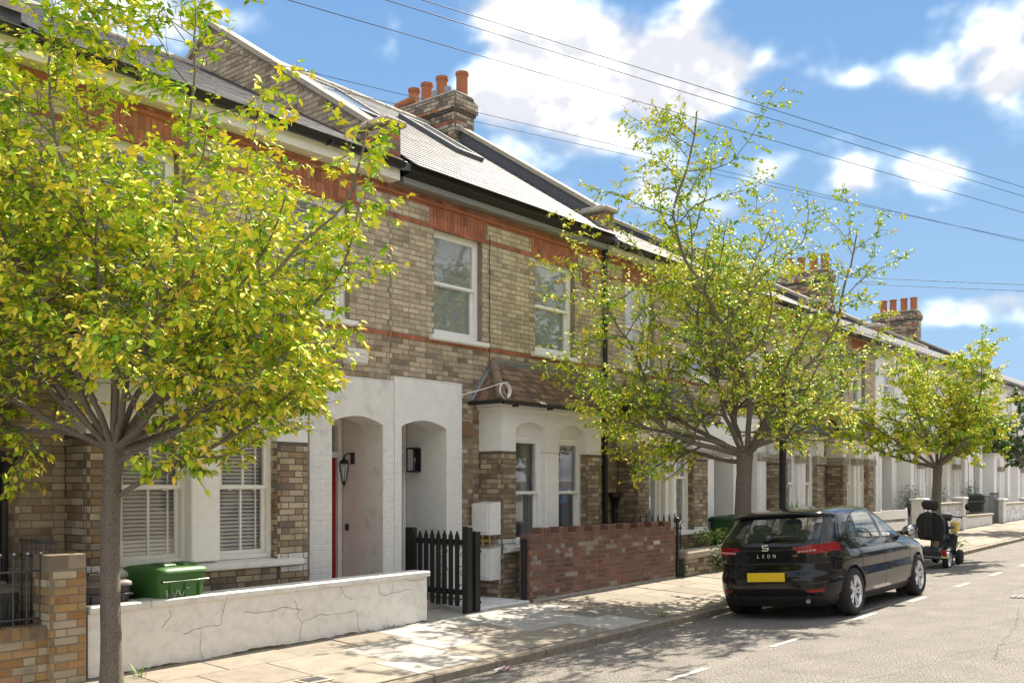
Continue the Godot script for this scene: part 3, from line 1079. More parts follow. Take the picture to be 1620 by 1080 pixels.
func bay(house: Node, c: Dictionary) -> void:
	var b: Array = c.bay             # x0, x1
	var w: Array = c.bay_windows     # [[a, b], [a, b]]
	var zf: float = c.get("bay_front", 0.45)
	var base: float = c.base
	var low: float = c.get("fascia_low", 2.42)
	var top := 3.11
	var ornate: bool = c.get("ornate", false)
	var rend: Material = M[c.get("bay_render", c.get("render", "white_stucco"))]
	var singles: int = c.get("bay_singles", 0)
	var br := part("bay", house)
	var spring := 2.78 if not ornate else 2.80
	var rise := 0.10 if not ornate else 0.16
	# white head with two arched openings, front and returns
	var poly := PackedVector2Array([Vector2(b[0], low), Vector2(b[0], top), Vector2(b[1], top), Vector2(b[1], low)])
	for k in [1, 0]:
		poly.append(Vector2(w[k][1], low))
		poly.append(Vector2(w[k][1], spring))
		poly.append_array(arch_points(w[k][0], w[k][1], spring, rise).slice(1, 10))
		poly.append(Vector2(w[k][0], spring))
		poly.append(Vector2(w[k][0], low))
	var mb := MB.new()
	mb.prism(poly, Transform3D(Basis(), Vector3(0, 0, zf)), 0.2)
	obj("head", mb, rend, br)
	mb = MB.new()
	for s in 2:
		var xa: float = b[0] if s == 0 else b[1] - 0.2
		mb.box(Vector3(xa + 0.0, low, -0.05), Vector3(xa + 0.2, top, zf - 0.201))
	obj("return", mb, rend, br)
	# cornice
	mb = MB.new()
	mb.boxt(Transform3D(Basis(), Vector3((b[0] + b[1]) / 2, top - 0.035, (zf + 0.035) / 2)), Vector3(b[1] - b[0] + 0.09, 0.05, zf + 0.055), 0.015)
	mb.boxt(Transform3D(Basis(), Vector3((b[0] + b[1]) / 2, top + 0.01, (zf + 0.06) / 2)), Vector3(b[1] - b[0] + 0.15, 0.045, zf + 0.09), 0.012)
	obj("cornice", mb, rend, br)
	var y0 := base - 0.25
	var sill: float = c.get("bay_sill", 1.06)
	# piers at both ends
	for s in 2:
		var xa: float = b[0] if s == 0 else w[1][1]
		var xb: float = w[0][0] if s == 0 else b[1]
		mb = MB.new()
		mb.box(Vector3(xa, y0, -0.05), Vector3(xb, low - 0.001, zf - 0.002))
		obj("pier_core", mb, M.mortar_dark if not c.get("all_white", false) else rend, br)
		if c.get("all_white", false): continue
		var pick := func(_k, v, _u): return [18, 18, 19] if v + y0 > 0.86 and v + y0 < 1.1 and c.get("white_base", true) else c.get("bay_tones", BROWN)
		set_bricks(lay(xb - xa, low - y0 - 0.01, [], pick), Vector3(xa, y0, zf - 0.002), Vector3.RIGHT, Vector3(0, 0, 1), br, singles)
		if s == 0:
			set_bricks(lay(zf, low - y0 - 0.01, [], pick, 1), Vector3(xa, y0, -0.002), Vector3(0, 0, 1), Vector3.LEFT, br, singles)
		else:
			set_bricks(lay(0.22, low - sill - 0.01, [], func(_k, _v, _u): return c.get("bay_tones", BROWN), 1), Vector3(xa, sill, zf - 0.22), Vector3(0, 0, 1), Vector3.LEFT, br, singles / 2)
		if ornate:
			mb = MB.new()
			mb.boxt(Transform3D(Basis(), Vector3((xa + xb) / 2, low + 0.1, zf / 2 + 0.015)), Vector3(xb - xa + 0.06, 0.19, zf + 0.08), 0.02)
			for k in 5:
				mb.ball(Vector3(lerpf(xa, xb, (k + 0.5) / 5), low + 0.1, zf + 0.055), Vector3(0.04, 0.065, 0.025), 8, 6)
			for k in 6:
				mb.ball(Vector3(xa - 0.03, low + 0.1, zf * (k + 0.5) / 6), Vector3(0.02, 0.065, 0.032), 8, 6)
			obj("capital", mb, M.stone, br)
	# wall under the windows
	mb = MB.new()
	mb.box(Vector3(w[0][0] + 0.001, y0, zf - 0.24), Vector3(w[1][1] - 0.001, sill - 0.1, zf - 0.006))
	obj("apron", mb, rend if c.get("all_white", false) else M.mortar_dark, br)
	if not c.get("all_white", false):
		set_bricks(lay(w[1][1] - w[0][0] - 0.01, sill - 0.12 - y0, [], func(_k, _v, _u): return BROWN), Vector3(w[0][0] + 0.005, y0, zf - 0.006), Vector3.RIGHT, Vector3(0, 0, 1), br, 0)
	# mullion
	mb = MB.new()
	var ma: float = w[0][1]
	var mbx: float = w[1][0]
	if ornate:
		var cx := (ma + mbx) / 2
		mb.boxt(Transform3D(Basis(), Vector3(cx, (sill + low) / 2, zf - 0.12)), Vector3(mbx - ma - 0.02, low - sill - 0.004, 0.2), 0.01)
		mb.tube(PackedVector3Array([Vector3(cx, sill, zf - 0.03), Vector3(cx, low, zf - 0.03)]), PackedFloat32Array([0.085, 0.08]), 16)
	else:
		mb.boxt(Transform3D(Basis(), Vector3((ma + mbx) / 2, (sill + low) / 2, zf - 0.101)), Vector3(mbx - ma, low - sill - 0.004, 0.195), 0.012)
	obj("mullion", mb, rend if ornate else M.white_paint, br)
	if ornate:
		mb = MB.new()
		mb.boxt(Transform3D(Basis(), Vector3((ma + mbx) / 2, low + 0.1, zf - 0.07)), Vector3(mbx - ma + 0.04, 0.19, 0.24), 0.02)
		for k in 3: mb.ball(Vector3(lerpf(ma, mbx, (k + 0.5) / 3), low + 0.1, zf + 0.055), Vector3(0.05, 0.07, 0.025), 8, 6)
		obj("capital", mb, M.stone, br)
	stone_sill(house, b[0] + 0.12, b[1] - 0.12, sill, zf - 0.05, 0.14, c.get("sill_mat", "old_stucco"))
	for k in 2:
		mb = MB.new()
		var hd: float = c.get("head_low", 2.66)
		mb.box(Vector3(w[k][0], hd, zf - 0.2), Vector3(w[k][1], 2.96, zf - 0.14))
		obj("tympanum", mb, rend, br)
		var o: Dictionary = c.get("bay_sash", {}).duplicate()
		o.back = 0.11
		sash(house, w[k][0], w[k][1], sill, hd, zf, o)
	# roof
	var xr := 0.18
	var z1 := zf + 0.17
	var e0: float = b[0] - xr
	var e1: float = b[1] + xr
	var ye := 3.15
	var yt: float = c.get("bay_top", 3.78)
	var hip := 0.5
	var rf := part("bay_roof", house)
	var A := Vector3(e0, ye, z1)
	var B := Vector3(e1, ye, z1)
	var C := Vector3(e1 - hip, yt, 0.0)
	var D := Vector3(e0 + hip, yt, 0.0)
	mb = MB.new()
	mb.quad(A, B, C, D)
	mb.tri(Vector3(e0, ye, 0), A, D)
	mb.tri(B, Vector3(e1, ye, 0), C)
	mb.quad(Vector3(e0, ye - 0.02, 0), Vector3(e1, ye - 0.02, 0), B - Vector3(0, 0.02, 0), A - Vector3(0, 0.02, 0))
	obj("roof_deck", mb, M.lead_dark, rf)
	var rows := 7
	var tm: Array = tile_meshes
	var tmat: Material = M[c.get("bay_tile", "clay_tile")]
	var rest := MB.new()
	var slope := (Vector3(0, yt, 0) - Vector3(0, ye, z1))
	var L := slope.length()
	var dn := -slope.normalized()
	var nr := Vector3.RIGHT.cross(slope).normalized() * -1.0
	if nr.y < 0: nr = -nr
	for k in rows:
		var s := float(k) / rows
		var xa := lerpf(A.x, D.x, s) - 0.01
		var xb := lerpf(B.x, C.x, s) + 0.01
		var p0 := A.lerp(D, s)
		var n := int(ceil((xb - xa) / 0.168))
		for i in n:
			var ta := xa + i * (xb - xa) / n
			var wd := (xb - xa) / n
			var bs := Basis(Vector3.RIGHT * (wd - 0.003), nr, dn * (L / rows + 0.05))
			bs = Basis(Vector3.RIGHT, -0.09 + rng.randf_range(-0.02, 0.02)) * bs
			var p := Vector3(ta + wd / 2 + (0.04 if k % 2 else -0.04) * (1 if i > 0 and i < n - 1 else 0), p0.y, p0.z) - dn * (L / rows + 0.03) + nr * (0.012 + rng.randf() * 0.004)
			var which := rng.randi() % tm.size()
			if c.get("tile_singles", false):
				inst("roof_tile", tm[which], tmat, Transform3D(bs, p), rf)
			else:
				var g := rng.randf_range(0.14, 0.26)
				rest.col = Color(g, g * 0.75, g * 0.6) if c.get("bay_tile", "clay_tile") == "clay_tile" else Color(1, 1, 1)
				var tt := Transform3D(bs, p)
				rest.quad(tt * Vector3(-0.5, 0.008, 1), tt * Vector3(0.5, 0.008, 1), tt * Vector3(0.5, 0.008, 0), tt * Vector3(-0.5, 0.008, 0))
				rest.quad(tt * Vector3(-0.5, -0.006, 1), tt * Vector3(0.5, -0.006, 1), tt * Vector3(0.5, 0.008, 1), tt * Vector3(-0.5, 0.008, 1))
	# small tiles on the left hip
	var hs := (D - Vector3(e0, ye, z1 * 0.5)).normalized()
	var hn := Vector3(-0.75, 0.6, 0).normalized()
	for k in rows:
		var s := float(k) / rows
		var za := 0.0
		var zb2 := lerpf(z1, 0.0, s)
		var n := int(ceil((zb2 - za) / 0.16))
		for i in n:
			var zc := lerpf(za, zb2, (i + 0.5) / n)
			var p := Vector3(lerpf(A.x, D.x, s), lerpf(ye, yt, s), zc)
			var dn2 := Vector3(-hip, -(yt - ye), 0).normalized()
			var hl := Vector2(hip, yt - ye).length() / rows
			var bs := Basis(Vector3(0, 0, (zb2 - za) / n - 0.003), Vector3(-(yt - ye), hip, 0).normalized(), dn2 * (hl + 0.04))
			inst("roof_tile", tm[rng.randi() % tm.size()], tmat, Transform3D(bs, p - dn2 * (hl + 0.03) + bs.y * 0.012), rf)
	if rest.v.size(): stuff(obj("tiling", rest, tmat, rf))
	# hip ridge tiles, in short overlapping lengths
	for s in 2:
		var P := A if s == 0 else B
		var Q := D if s == 0 else C
		for k in 3:
			mb = MB.new()
			var u := P.lerp(Q, k / 3.0 + 0.02) + Vector3(0, 0.02, 0)
			var v := P.lerp(Q, (k + 1) / 3.0) + Vector3(0, 0.035, 0)
			mb.tube(PackedVector3Array([u, v]), PackedFloat32Array([0.085, 0.068]), 10)
			mb.col = Color(0.30, 0.22, 0.165)
			for i in mb.c.size(): mb.c[i] = Color(0.30, 0.22, 0.165)
			obj("hip_tile", mb, M.clay_tile, rf)
	mb = MB.new()
	mb.boxt(Transform3D(Basis(Vector3.RIGHT, 0.5), Vector3((C.x + D.x) / 2, yt + 0.005, 0.045)), Vector3(C.x - D.x, 0.14, 0.012), 0.003)
	obj("flashing", mb, M.lead, rf)
	# stepped flashing up the left side
	mb = MB.new()
	for k in 8:
		var s := k / 8.0
		var p := Vector3(lerpf(e0, D.x, s), lerpf(ye, yt, s) + 0.03, 0.012)
		mb.prism(PackedVector2Array([Vector2(-0.03, -0.03), Vector2(0.13, 0.0), Vector2(0.11, 0.10), Vector2(0.02, 0.12), Vector2(-0.045, 0.04)]), Transform3D(Basis(), p), 0.008)
	mb.quad(Vector3(e0, ye + 0.03, 0.05), Vector3(e0, ye + 0.06, 0.006), Vector3(D.x, yt + 0.06, 0.006), Vector3(D.x, yt + 0.03, 0.05))
	obj("step_flashing", mb, M.lead, rf)
	gutter(house, e0 - 0.02, e1 + 0.02, ye - 0.005, z1 + 0.03, 0.05)
	mb = MB.new()
	mb.boxt(Transform3D(Basis(), Vector3(e0 - 0.03, ye - 0.01, z1 / 2)), Vector3(0.09, 0.06, z1 + 0.06), 0.02)
	obj("side_gutter", mb, M.black_plastic, house)

func upper_windows(house: Node, c: Dictionary) -> void:
	for i in c.up.size():
		var w: Array = c.up[i]
		var o: Dictionary = c.get("up_sash", {}).duplicate()
		o.back = 0.09
		sash(house, w[0], w[1], 4.1, 5.63, 0.0, o)
		stone_sill(house, w[0] - 0.1, w[1] + 0.1, 4.1, 0.0, 0.075, "white_paint")

func terraced(c: Dictionary) -> Node3D:
	var h := thing("terraced_house", c.label, "house", Vector3.ZERO, "houses of the terrace")
	var x0: float = c.x0
	var x1: float = c.x1
	c.base = RISE * (x0 + x1) / 2 + 0.05
	var base: float = c.base
	var holes := []
	for w in c.up: holes.append(Rect2(w[0], 4.08, w[1] - w[0], 5.63 - 4.08))
	var p: Array = c.porch
	holes.append(Rect2(p[2] - 0.14, base - 0.3, p[3] - p[2] + 0.28, 3.0 - base + 0.3))
	var b: Array = c.bay
	holes.append(Rect2(b[0] + 0.2, base + 0.3, b[1] - b[0] - 0.4, 2.95 - base - 0.3))
	var wall := part("front_wall", h)
	var mb := MB.new()
	var plain: bool = c.get("all_white", false)
	pierced(mb, x0, x1, base - 0.4, 6.2, 0.0, 0.22, holes)
	obj("masonry", mb, M.white_stucco if plain else M.mortar, wall)
	if not plain:
		var bh := []
		for r in holes: bh.append(Rect2(r.position.x - x0, r.position.y - (base - 0.4), r.size.x, r.size.y))
		var g := base - 0.4
		bh.append(Rect2(p[0] - x0, 0, p[1] - p[0], c.get("porch_top", 3.38) - g))
		bh.append(Rect2(b[0] + 0.02 - x0, 0, b[1] - b[0] - 0.04, 3.14 - g))
		for w in c.up:
			bh.append(Rect2(w[0] - 0.1 - x0, 3.99 - g, w[1] - w[0] + 0.2, 0.11))
			bh.append(Rect2(w[0] - 0.1 - x0, 5.63 - g, w[1] - w[0] + 0.2, 0.30))
		var tu: Array = c.get("tones_up", PALE)
		var tl: Array = c.get("tones_low", MIXED)
		var pick := func(_k, v, _u):
			var y: float = v + g
			if y > 5.93: return REDS
			if y > 5.63 and y < 5.70: return REDS
			if y > 3.985 and y < 4.06: return REDS
			if y > 4.0: return tu
			if y > 3.0: return tl
			return c.get("tones_ground", BROWN)
		set_bricks(lay(x1 - x0, 6.17 - g, bh, pick), Vector3(x0, g, 0), Vector3.RIGHT, Vector3(0, 0, 1), wall, c.get("singles", 0))
		for w in c.up: flat_arch(w[0], w[1], 5.63, 5.93, 0.0, wall, c.get("singles", 0) > 0)
		# moulded course of red brick under the eaves
		mb = MB.new()
		mb.col = tone(7)
		mb.boxt(Transform3D(Basis(), Vector3((x0 + x1) / 2, 5.965, 0.02)), Vector3(x1 - x0, 0.05, 0.06), 0.015)
		obj("string_course", mb, M.brick, wall)
	# the shell behind
	mb = MB.new()
	mb.box(Vector3(x0, base - 0.4, -8.4), Vector3(x1, 6.15, -8.2))
	mb.box(Vector3(x0, base - 0.4, -8.2), Vector3(x0 + 0.1, 6.15, -0.23))
	mb.box(Vector3(x1 - 0.1, base - 0.4, -8.2), Vector3(x1, 6.15, -0.23))
	mb.box(Vector3(x0 + 0.1, 3.35, -8.2), Vector3(x1 - 0.1, 3.5, -0.23))
	mb.box(Vector3(x0 + 0.1, base + 0.0, -8.2), Vector3(x1 - 0.1, base + 0.1, -0.23))
	mb.box(Vector3(x0 + 0.1, 6.0, -8.2), Vector3(x1 - 0.1, 6.1, -0.23))
	mb.box(Vector3(x0 + 0.1, base, -3.4), Vector3(x1 - 0.1, 6.0, -3.3))
	obj("interior", mb, M.room, h)
	porch(h, c)
	bay(h, c)
	upper_windows(h, c)
	roof(h, c)
	# eaves
	mb = MB.new()
	if c.get("new_eaves", false):
		mb.boxt(Transform3D(Basis(Vector3.RIGHT, 0.0), Vector3((x0 + x1) / 2, 6.115, 0.08)), Vector3(x1 - x0 - 0.25, 0.09, 0.16), 0.004)
		obj("soffit", mb, M.grey_soffit, h)
		mb = MB.new()
		mb.prism(PackedVector2Array([Vector2(0.16, 6.15), Vector2(0.33, 6.19), Vector2(0.34, c.eave - 0.005), Vector2(0.16, c.eave - 0.06)]), Transform3D(Basis(Vector3(0, 0, 1), Vector3.UP, Vector3(-1, 0, 0)), Vector3(x0 + 0.12, 0, 0)), x1 - x0 - 0.24)
		obj("fascia", mb, M.black_plastic, h)
	else:
		mb.boxt(Transform3D(Basis(), Vector3((x0 + x1) / 2, 6.14, 0.11)), Vector3(x1 - x0, 0.17, 0.21), 0.004)
		obj("fascia", mb, M.cream_paint, h)
		gutter(h, x0, x1 - 0.05, c.eave - 0.03, 0.34)
	return h

func build_terrace() -> void:
	var H := []
	# 0: at the edge of the picture, bay towards the next house
	var c0 := {"x0": -1.0, "x1": 4.35, "label": "brick terraced house cut off by the picture edge, behind iron railings and black bin", "porch": [-0.9, 0.5, -0.6, 0.3], "bay": [1.2, 3.75], "bay_windows": [[1.55, 2.25], [2.6, 3.3]],
		"up": [[0.0, 1.0], [2.3, 3.3]], "eave": 6.28, "ridge": 8.5, "singles": 300, "tones_ground": [3, 3, 4, 11, 21, 2, 20], "tones_low": MIXED, "door": "grey_door", "slates": "slate_old"}
	var h0 := terraced(c0)
	downpipe(h0, 4.22, 0.06, 0.1, 2.05, true)
	downpipe(h0, 3.86, 0.06, 0.1, 6.1)
	# 1: red door
	var c1 := {"x0": 4.35, "x1": 9.38, "label": "brick terraced house with red front door and white slatted blinds behind the big tree", "porch": [7.92, 9.375, 8.28, 9.17], "porch_top": 3.31, "bay": [4.85, 7.61], "bay_windows": [[5.2, 6.03], [6.39, 7.16]],
		"up": [[5.1, 6.15], [7.6, 8.66]], "eave": 6.28, "ridge": 8.63, "singles": 300, "bay_singles": 150, "render": "old_stucco", "bay_render": "white_stucco", "inner": "pink_wall", "door": "red_door", "painted": true, "painted_singles": 120,
		"tones_ground": MIXED, "tones_low": MIXED, "bay_tones": [1, 2, 2, 3, 3, 4, 21, 11], "bay_sash": {"glass": "glass_clear", "blind": 0.55, "bars_up": 2, "bars_low": 2, "rail": 0.515, "paint": "cream_paint"}, "up_sash": {"glass": "glass_clear", "blind": 0.55, "paint": "white_paint"}, "slates": "slate_old", "slate_singles": 300, "slate_gap": 0.16, "bay_tile": "slate_old", "sill_mat": "old_stucco", "bay_sill": 1.06}
	var h1 := terraced(c1)
	alarm_box(h1)
	carriage_lamp(h1, Vector3(9.17, 2.2, -0.5))
	var mb := MB.new()
	mb.boxt(Transform3D(Basis(), Vector3(9.155, 1.32, -0.62)), Vector3(0.03, 0.09, 0.06), 0.006)
	obj("doorbell", mb, M.black_plastic, h1)
	# 2: the house in the middle
	var c2 := {"x0": 9.38, "x1": 14.6, "label": "brick terraced house with new slate roof, grey door and white bay, behind picket fence", "porch": [9.385, 10.75, 9.52, 10.42], "porch_top": 3.38, "bay": [11.24, 13.86], "bay_windows": [[11.58, 12.33], [12.68, 13.42]],
		"up": [[10.26, 11.31], [12.62, 13.72]], "eave": 6.3, "ridge": 9.2, "singles": 300, "bay_singles": 150, "door": "grey_door", "painted": true, "painted_singles": 60, "new_eaves": true, "slates": "slate", "slate_tilt": -0.05, "slate_gap": 0.175, "slate_singles": 300, "tile_singles": true,
		"tones_ground": BROWN, "tones_low": [1, 1, 2, 2, 3, 3, 21, 4], "bay_sash": {"glass": "glass_clear", "rail": 0.475, "curtain": [1]}, "up_sash": {}, "skylights": [[12.72, 13.42, 0.9, 2.7], [10.5, 11.25, 0.85, 2.55]], "bay_sill": 1.0}
	var h2 := terraced(c2)
	party_wall(h2, 9.38, c2, 0.2, c1)
	end_pier(h2, 9.28, 6.22, 6.78, true)
	party_wall(h2, 14.6, c2, 0.26)
	end_pier(h2, 14.5, 6.22, 6.72, true)
	chimney(h2, 14.62, -3.38, -4.96, 7.6, 9.72, [[-3.55, 0.5, 0.125, 0.12], [-3.95, 0.46, 0.12, -0.05], [-4.38, 0.44, 0.12, -0.05], [-4.75, 0.42, 0.12, -0.05]])
	meter_boxes(h2)
	box_lantern(h2, Vector3(10.42, 2.28, -0.5))
	air_brick(h2, Vector3(10.93, 2.75, 0.0), 0.215, 0.215)
	air_brick(h2, Vector3(14.05, 5.5, 0.0), 0.24, 0.3)
	downpipe(h2, 14.57, 0.06, 0.25, 6.1)
	for s in [[-4.2, 0.0], [-4.55, 0.06]]:      # cowls and a fallen ridge tile on the stack
		mb = MB.new()
		mb.lathe(PackedVector2Array([Vector2(0.07, 0), Vector2(0.07, 0.12), Vector2(0.07, 0.12), Vector2(0.0, 0.14)]), Transform3D(Basis(), Vector3(14.42, 9.77, s[0] + 0.55)), 12)
		obj("chimney_cowl", mb, M.lead, h2)
	mb = MB.new()
	mb.tube(PackedVector3Array([Vector3(14.42, 9.83, -5.1), Vector3(14.45, 9.9, -4.55)]), PackedFloat32Array([0.1, 0.09]), 10)
	obj("half_round_tile", mb, M.terracotta, h2)
	# 3 and 4: a pair with carved stone capitals
	var c3 := {"x0": 14.6, "x1": 19.55, "label": "brick terraced house with carved capitals, directly behind the second street tree", "porch": [17.75, 19.54, 18.52, 19.4], "bay": [15.02, 17.61], "bay_windows": [[15.4, 16.0], [16.42, 17.02]], "up": [[15.3, 16.3], [17.7, 18.7]],
		"eave": 6.2, "ridge": 8.55, "ornate": true, "bay_sash": {"bars_up": 2, "rows_up": 2, "rail": 0.56}, "head_low": 2.84, "tones_ground": BROWN, "tones_low": MIXED, "bay_singles": 100, "painted": true, "bay_tile": "slate_old"}
	var h3 := terraced(c3)
	round_pier(h3, 17.78, 18.5)
	downpipe(h3, 14.86, 0.06, 0.2, 1.6, true)
	var c4 := {"x0": 19.55, "x1": 24.2, "label": "brick terraced house with flower pot by its porch, behind the black sign pole", "porch": [19.56, 21.0, 19.7, 20.55], "bay": [21.1, 23.5], "bay_windows": [[21.4, 22.0], [22.45, 23.05]], "up": [[20.2, 21.2], [22.2, 23.2]],
		"eave": 6.15, "ridge": 8.5, "ornate": true, "bay_sash": {"bars_up": 1, "rail": 0.5}, "head_low": 2.84, "tones_ground": BROWN, "tones_low": MIXED, "bay_tile": "slate_old"}
	var h4 := terraced(c4)
	round_pier(h4, 20.58, 20.98)
	var c5 := {"x0": 24.2, "x1": 28.35, "label": "brick terraced house with pale bay and arched windows, behind white board fence", "porch": [27.05, 28.34, 27.25, 28.1], "bay": [24.72, 26.98], "bay_windows": [[25.0, 25.55], [26.0, 26.5]], "up": [[24.9, 25.9], [26.6, 27.5]],
		"eave": 5.95, "ridge": 8.3, "ornate": true, "bay_sash": {"bars_up": 1, "rail": 0.5}, "head_low": 2.84, "tones_ground": BROWN, "tones_low": MIXED, "bay_tile": "slate_old"}
	var h5 := terraced(c5)
	var x := 28.35
	var labels := ["white painted terraced house behind the third street tree, just past last brick house", "second white painted terraced house beyond the third street tree", "third white painted terraced house along the far terrace", "fourth white painted terraced house, near the far end of terrace", "farthest white terraced house in view, at the right picture edge"]
	var far := []
	for i in 5:
		var wd := 4.75
		var c := {"x0": x, "x1": x + wd, "label": labels[i], "eave": 5.95, "ridge": 8.2, "all_white": true, "ornate": true, "head_low": 2.84, "bay_sash": {"rail": 0.5}, "bay_tile": "slate_old"}
		if i % 2 == 0:
			c.porch = [x + 0.02, x + 1.5, x + 0.25, x + 1.1]
			c.bay = [x + 1.7, x + 4.1]
		else:
			c.porch = [x + 3.25, x + 4.73, x + 3.6, x + 4.45]
			c.bay = [x + 0.6, x + 3.0]
		var b0: float = c.bay[0]
		c.bay_windows = [[b0 + 0.3, b0 + 0.9], [b0 + 1.4, b0 + 2.0]]
		c.up = [[x + 0.7, x + 1.6], [x + 2.9, x + 3.8]]
		far.append([terraced(c), c])
		x += wd
	party_wall(h1, 4.35, c1, 0.12)
	party_wall(h3, 19.55, c3, 0.15)
	end_pier(h3, 19.5, 6.15, 6.55, false)
	party_wall(h4, 24.2, c4, 0.15)
	end_pier(h4, 24.2, 6.0, 6.5, false)
	party_wall(h5, 28.35, c5, 0.25)
	end_pier(h5, 28.3, 5.9, 6.4, false)
	party_wall(far[0][0], 33.1, far[0][1], 0.2)
	party_wall(far[2][0], 42.6, far[2][1], 0.2)
	var four := [[-3.4, 0.55, 0.14, 0.0], [-3.8, 0.55, 0.14, 0.0], [-4.25, 0.55, 0.14, 0.0], [-4.65, 0.55, 0.14, 0.0]]
	chimney(h4, 24.2, -3.2, -5.0, 7.2, 8.35, [], false)
	chimney(far[0][0], 33.1, -3.2, -5.0, 7.0, 9.3, four, false)
	chimney(far[2][0], 42.6, -3.2, -5.0, 7.0, 9.2, four, false)
	chimney(h0, -0.9, -3.2, -5.0, 7.2, 9.4, four, false)
	build_opposite()

func round_pier(h: Node, a: float, b: float) -> void:
	# painted pier with rounded corners and a carved capital
	var mb := MB.new()
	var g := RISE * a + 0.03
	var poly := PackedVector2Array()
	var r := 0.12
	for k in 9:
		var t := PI / 2 * k / 8
		poly.append(Vector2(b - r + r * sin(t), 0.16 - r + r * cos(t)))
	poly.append(Vector2(b, -0.2))
	poly.append(Vector2(a, -0.2))
	for k in 5:
		var t := PI / 2 * (1.0 - k / 4.0)
		poly.append(Vector2(a + 0.05 - 0.05 * sin(t), 0.16 - 0.05 + 0.05 * cos(t)))
	mb.prism(poly, Transform3D(Basis(Vector3.RIGHT, Vector3(0, 0, 1), Vector3.UP), Vector3(0, 2.46, 0)), 2.46 - g)
	obj("porch_pier", mb, M.white_stucco, h)
	mb = MB.new()
	mb.boxt(Transform3D(Basis(), Vector3((a + b) / 2, 2.55, -0.01)), Vector3(b - a + 0.06, 0.2, 0.42), 0.03)
	for k in 6: mb.ball(Vector3(lerpf(a, b, (k + 0.5) / 6), 2.56, 0.2), Vector3(0.05, 0.07, 0.025), 8, 6)
	obj("capital", mb, M.stone, h)

func alarm_box(h: Node) -> void:
	var a := part("alarm_box", h)
	var mb := MB.new()
	mb.prism(PackedVector2Array([Vector2(0.005, 3.5), Vector2(0.10, 3.53), Vector2(0.125, 3.6), Vector2(0.11, 3.7), Vector2(0.005, 3.73)]), Transform3D(Basis(Vector3(0, 0, 1), Vector3.UP, Vector3(-1, 0, 0)), Vector3(8.55, 0, 0)), 0.34)
	obj("cover", mb, M.cream_paint, a)
	for k in 9:
		mb = MB.new()
		mb.boxt(Transform3D(Basis(Vector3.RIGHT, 0.2), Vector3(8.58 + 0.035 * k, 3.63, 0.117)), Vector3(0.012, 0.12, 0.012), 0.003)
		obj("rib", mb, M.cream_paint, a)

func carriage_lamp(h: Node, at: Vector3) -> void:
	var l := part("wall_lantern", h)
	var mb := MB.new()
	mb.boxt(Transform3D(Basis(), at + Vector3(-0.015, 0.08, 0)), Vector3(0.03, 0.16, 0.07), 0.008)
	mb.tube(PackedVector3Array([at + Vector3(-0.02, 0.12, 0), at + Vector3(-0.09, 0.15, 0), at + Vector3(-0.16, 0.12, 0), at + Vector3(-0.17, 0.07, 0)]), PackedFloat32Array([0.012, 0.012, 0.012, 0.012]), 8)
	obj("bracket", mb, M.black_iron, l)
	var c := at + Vector3(-0.17, 0.0, 0)
	mb = MB.new()
	mb.lathe(PackedVector2Array([Vector2(0.075, 0.0), Vector2(0.055, 0.045), Vector2(0.02, 0.07), Vector2(0.012, 0.1), Vector2(0, 0.13)]), Transform3D(Basis(), c), 6)
	mb.lathe(PackedVector2Array([Vector2(0, -0.33), Vector2(0.012, -0.29), Vector2(0.03, -0.26), Vector2(0.035, -0.24)]), Transform3D(Basis(), c), 6)
	for k in 6:
		var a := TAU * k / 6
		mb.rod(c + Vector3(cos(a) * 0.035, -0.24, sin(a) * 0.035), c + Vector3(cos(a) * 0.07, 0.0, sin(a) * 0.07), 0.005, 6)
	obj("cage", mb, M.black_iron, l)
	mb = MB.new()
	mb.lathe(PackedVector2Array([Vector2(0.032, -0.24), Vector2(0.066, 0.0)]), Transform3D(Basis(), c), 6)
	obj("glass", mb, M.glass, l)
	mb = MB.new()
	mb.lathe(PackedVector2Array([Vector2(0.012, -0.2), Vector2(0.014, -0.08), Vector2(0.0, -0.03)]), Transform3D(Basis(), c), 8)
	obj("bulb", mb, M.cream_paint, l)

func box_lantern(h: Node, at: Vector3) -> void:
	var l := part("wall_lantern", h)
	var mb := MB.new()
	var w := 0.16
	var ht := 0.34
	mb.box(at + Vector3(-0.012, -ht / 2, -w / 2), at + Vector3(0, ht / 2, w / 2))
	for sy in [-1, 1]:
		mb.box(at + Vector3(-0.15, sy * ht / 2 - 0.012, -w / 2), at + Vector3(-0.012, sy * ht / 2 + 0.012, w / 2))
	for sz in [-1, 1]:
		mb.boxt(Transform3D(Basis(), at + Vector3(-0.142, 0, sz * (w / 2 - 0.008))), Vector3(0.016, ht - 0.024, 0.016))
	obj("frame", mb, M.black_iron, l)
	mb = MB.new()
	mb.box(at + Vector3(-0.145, -ht / 2 + 0.012, -w / 2 + 0.016), at + Vector3(-0.141, ht / 2 - 0.012, w / 2 - 0.016))
	obj("glass", mb, M.glass, l)
	mb = MB.new()
	mb.lathe(PackedVector2Array([Vector2(0.02, -0.14), Vector2(0.02, -0.05), Vector2(0.03, 0.02), Vector2(0.0, 0.06)]), Transform3D(Basis(), at + Vector3(-0.08, 0, 0)), 10)
	obj("bulb", mb, M.cream_paint, l)

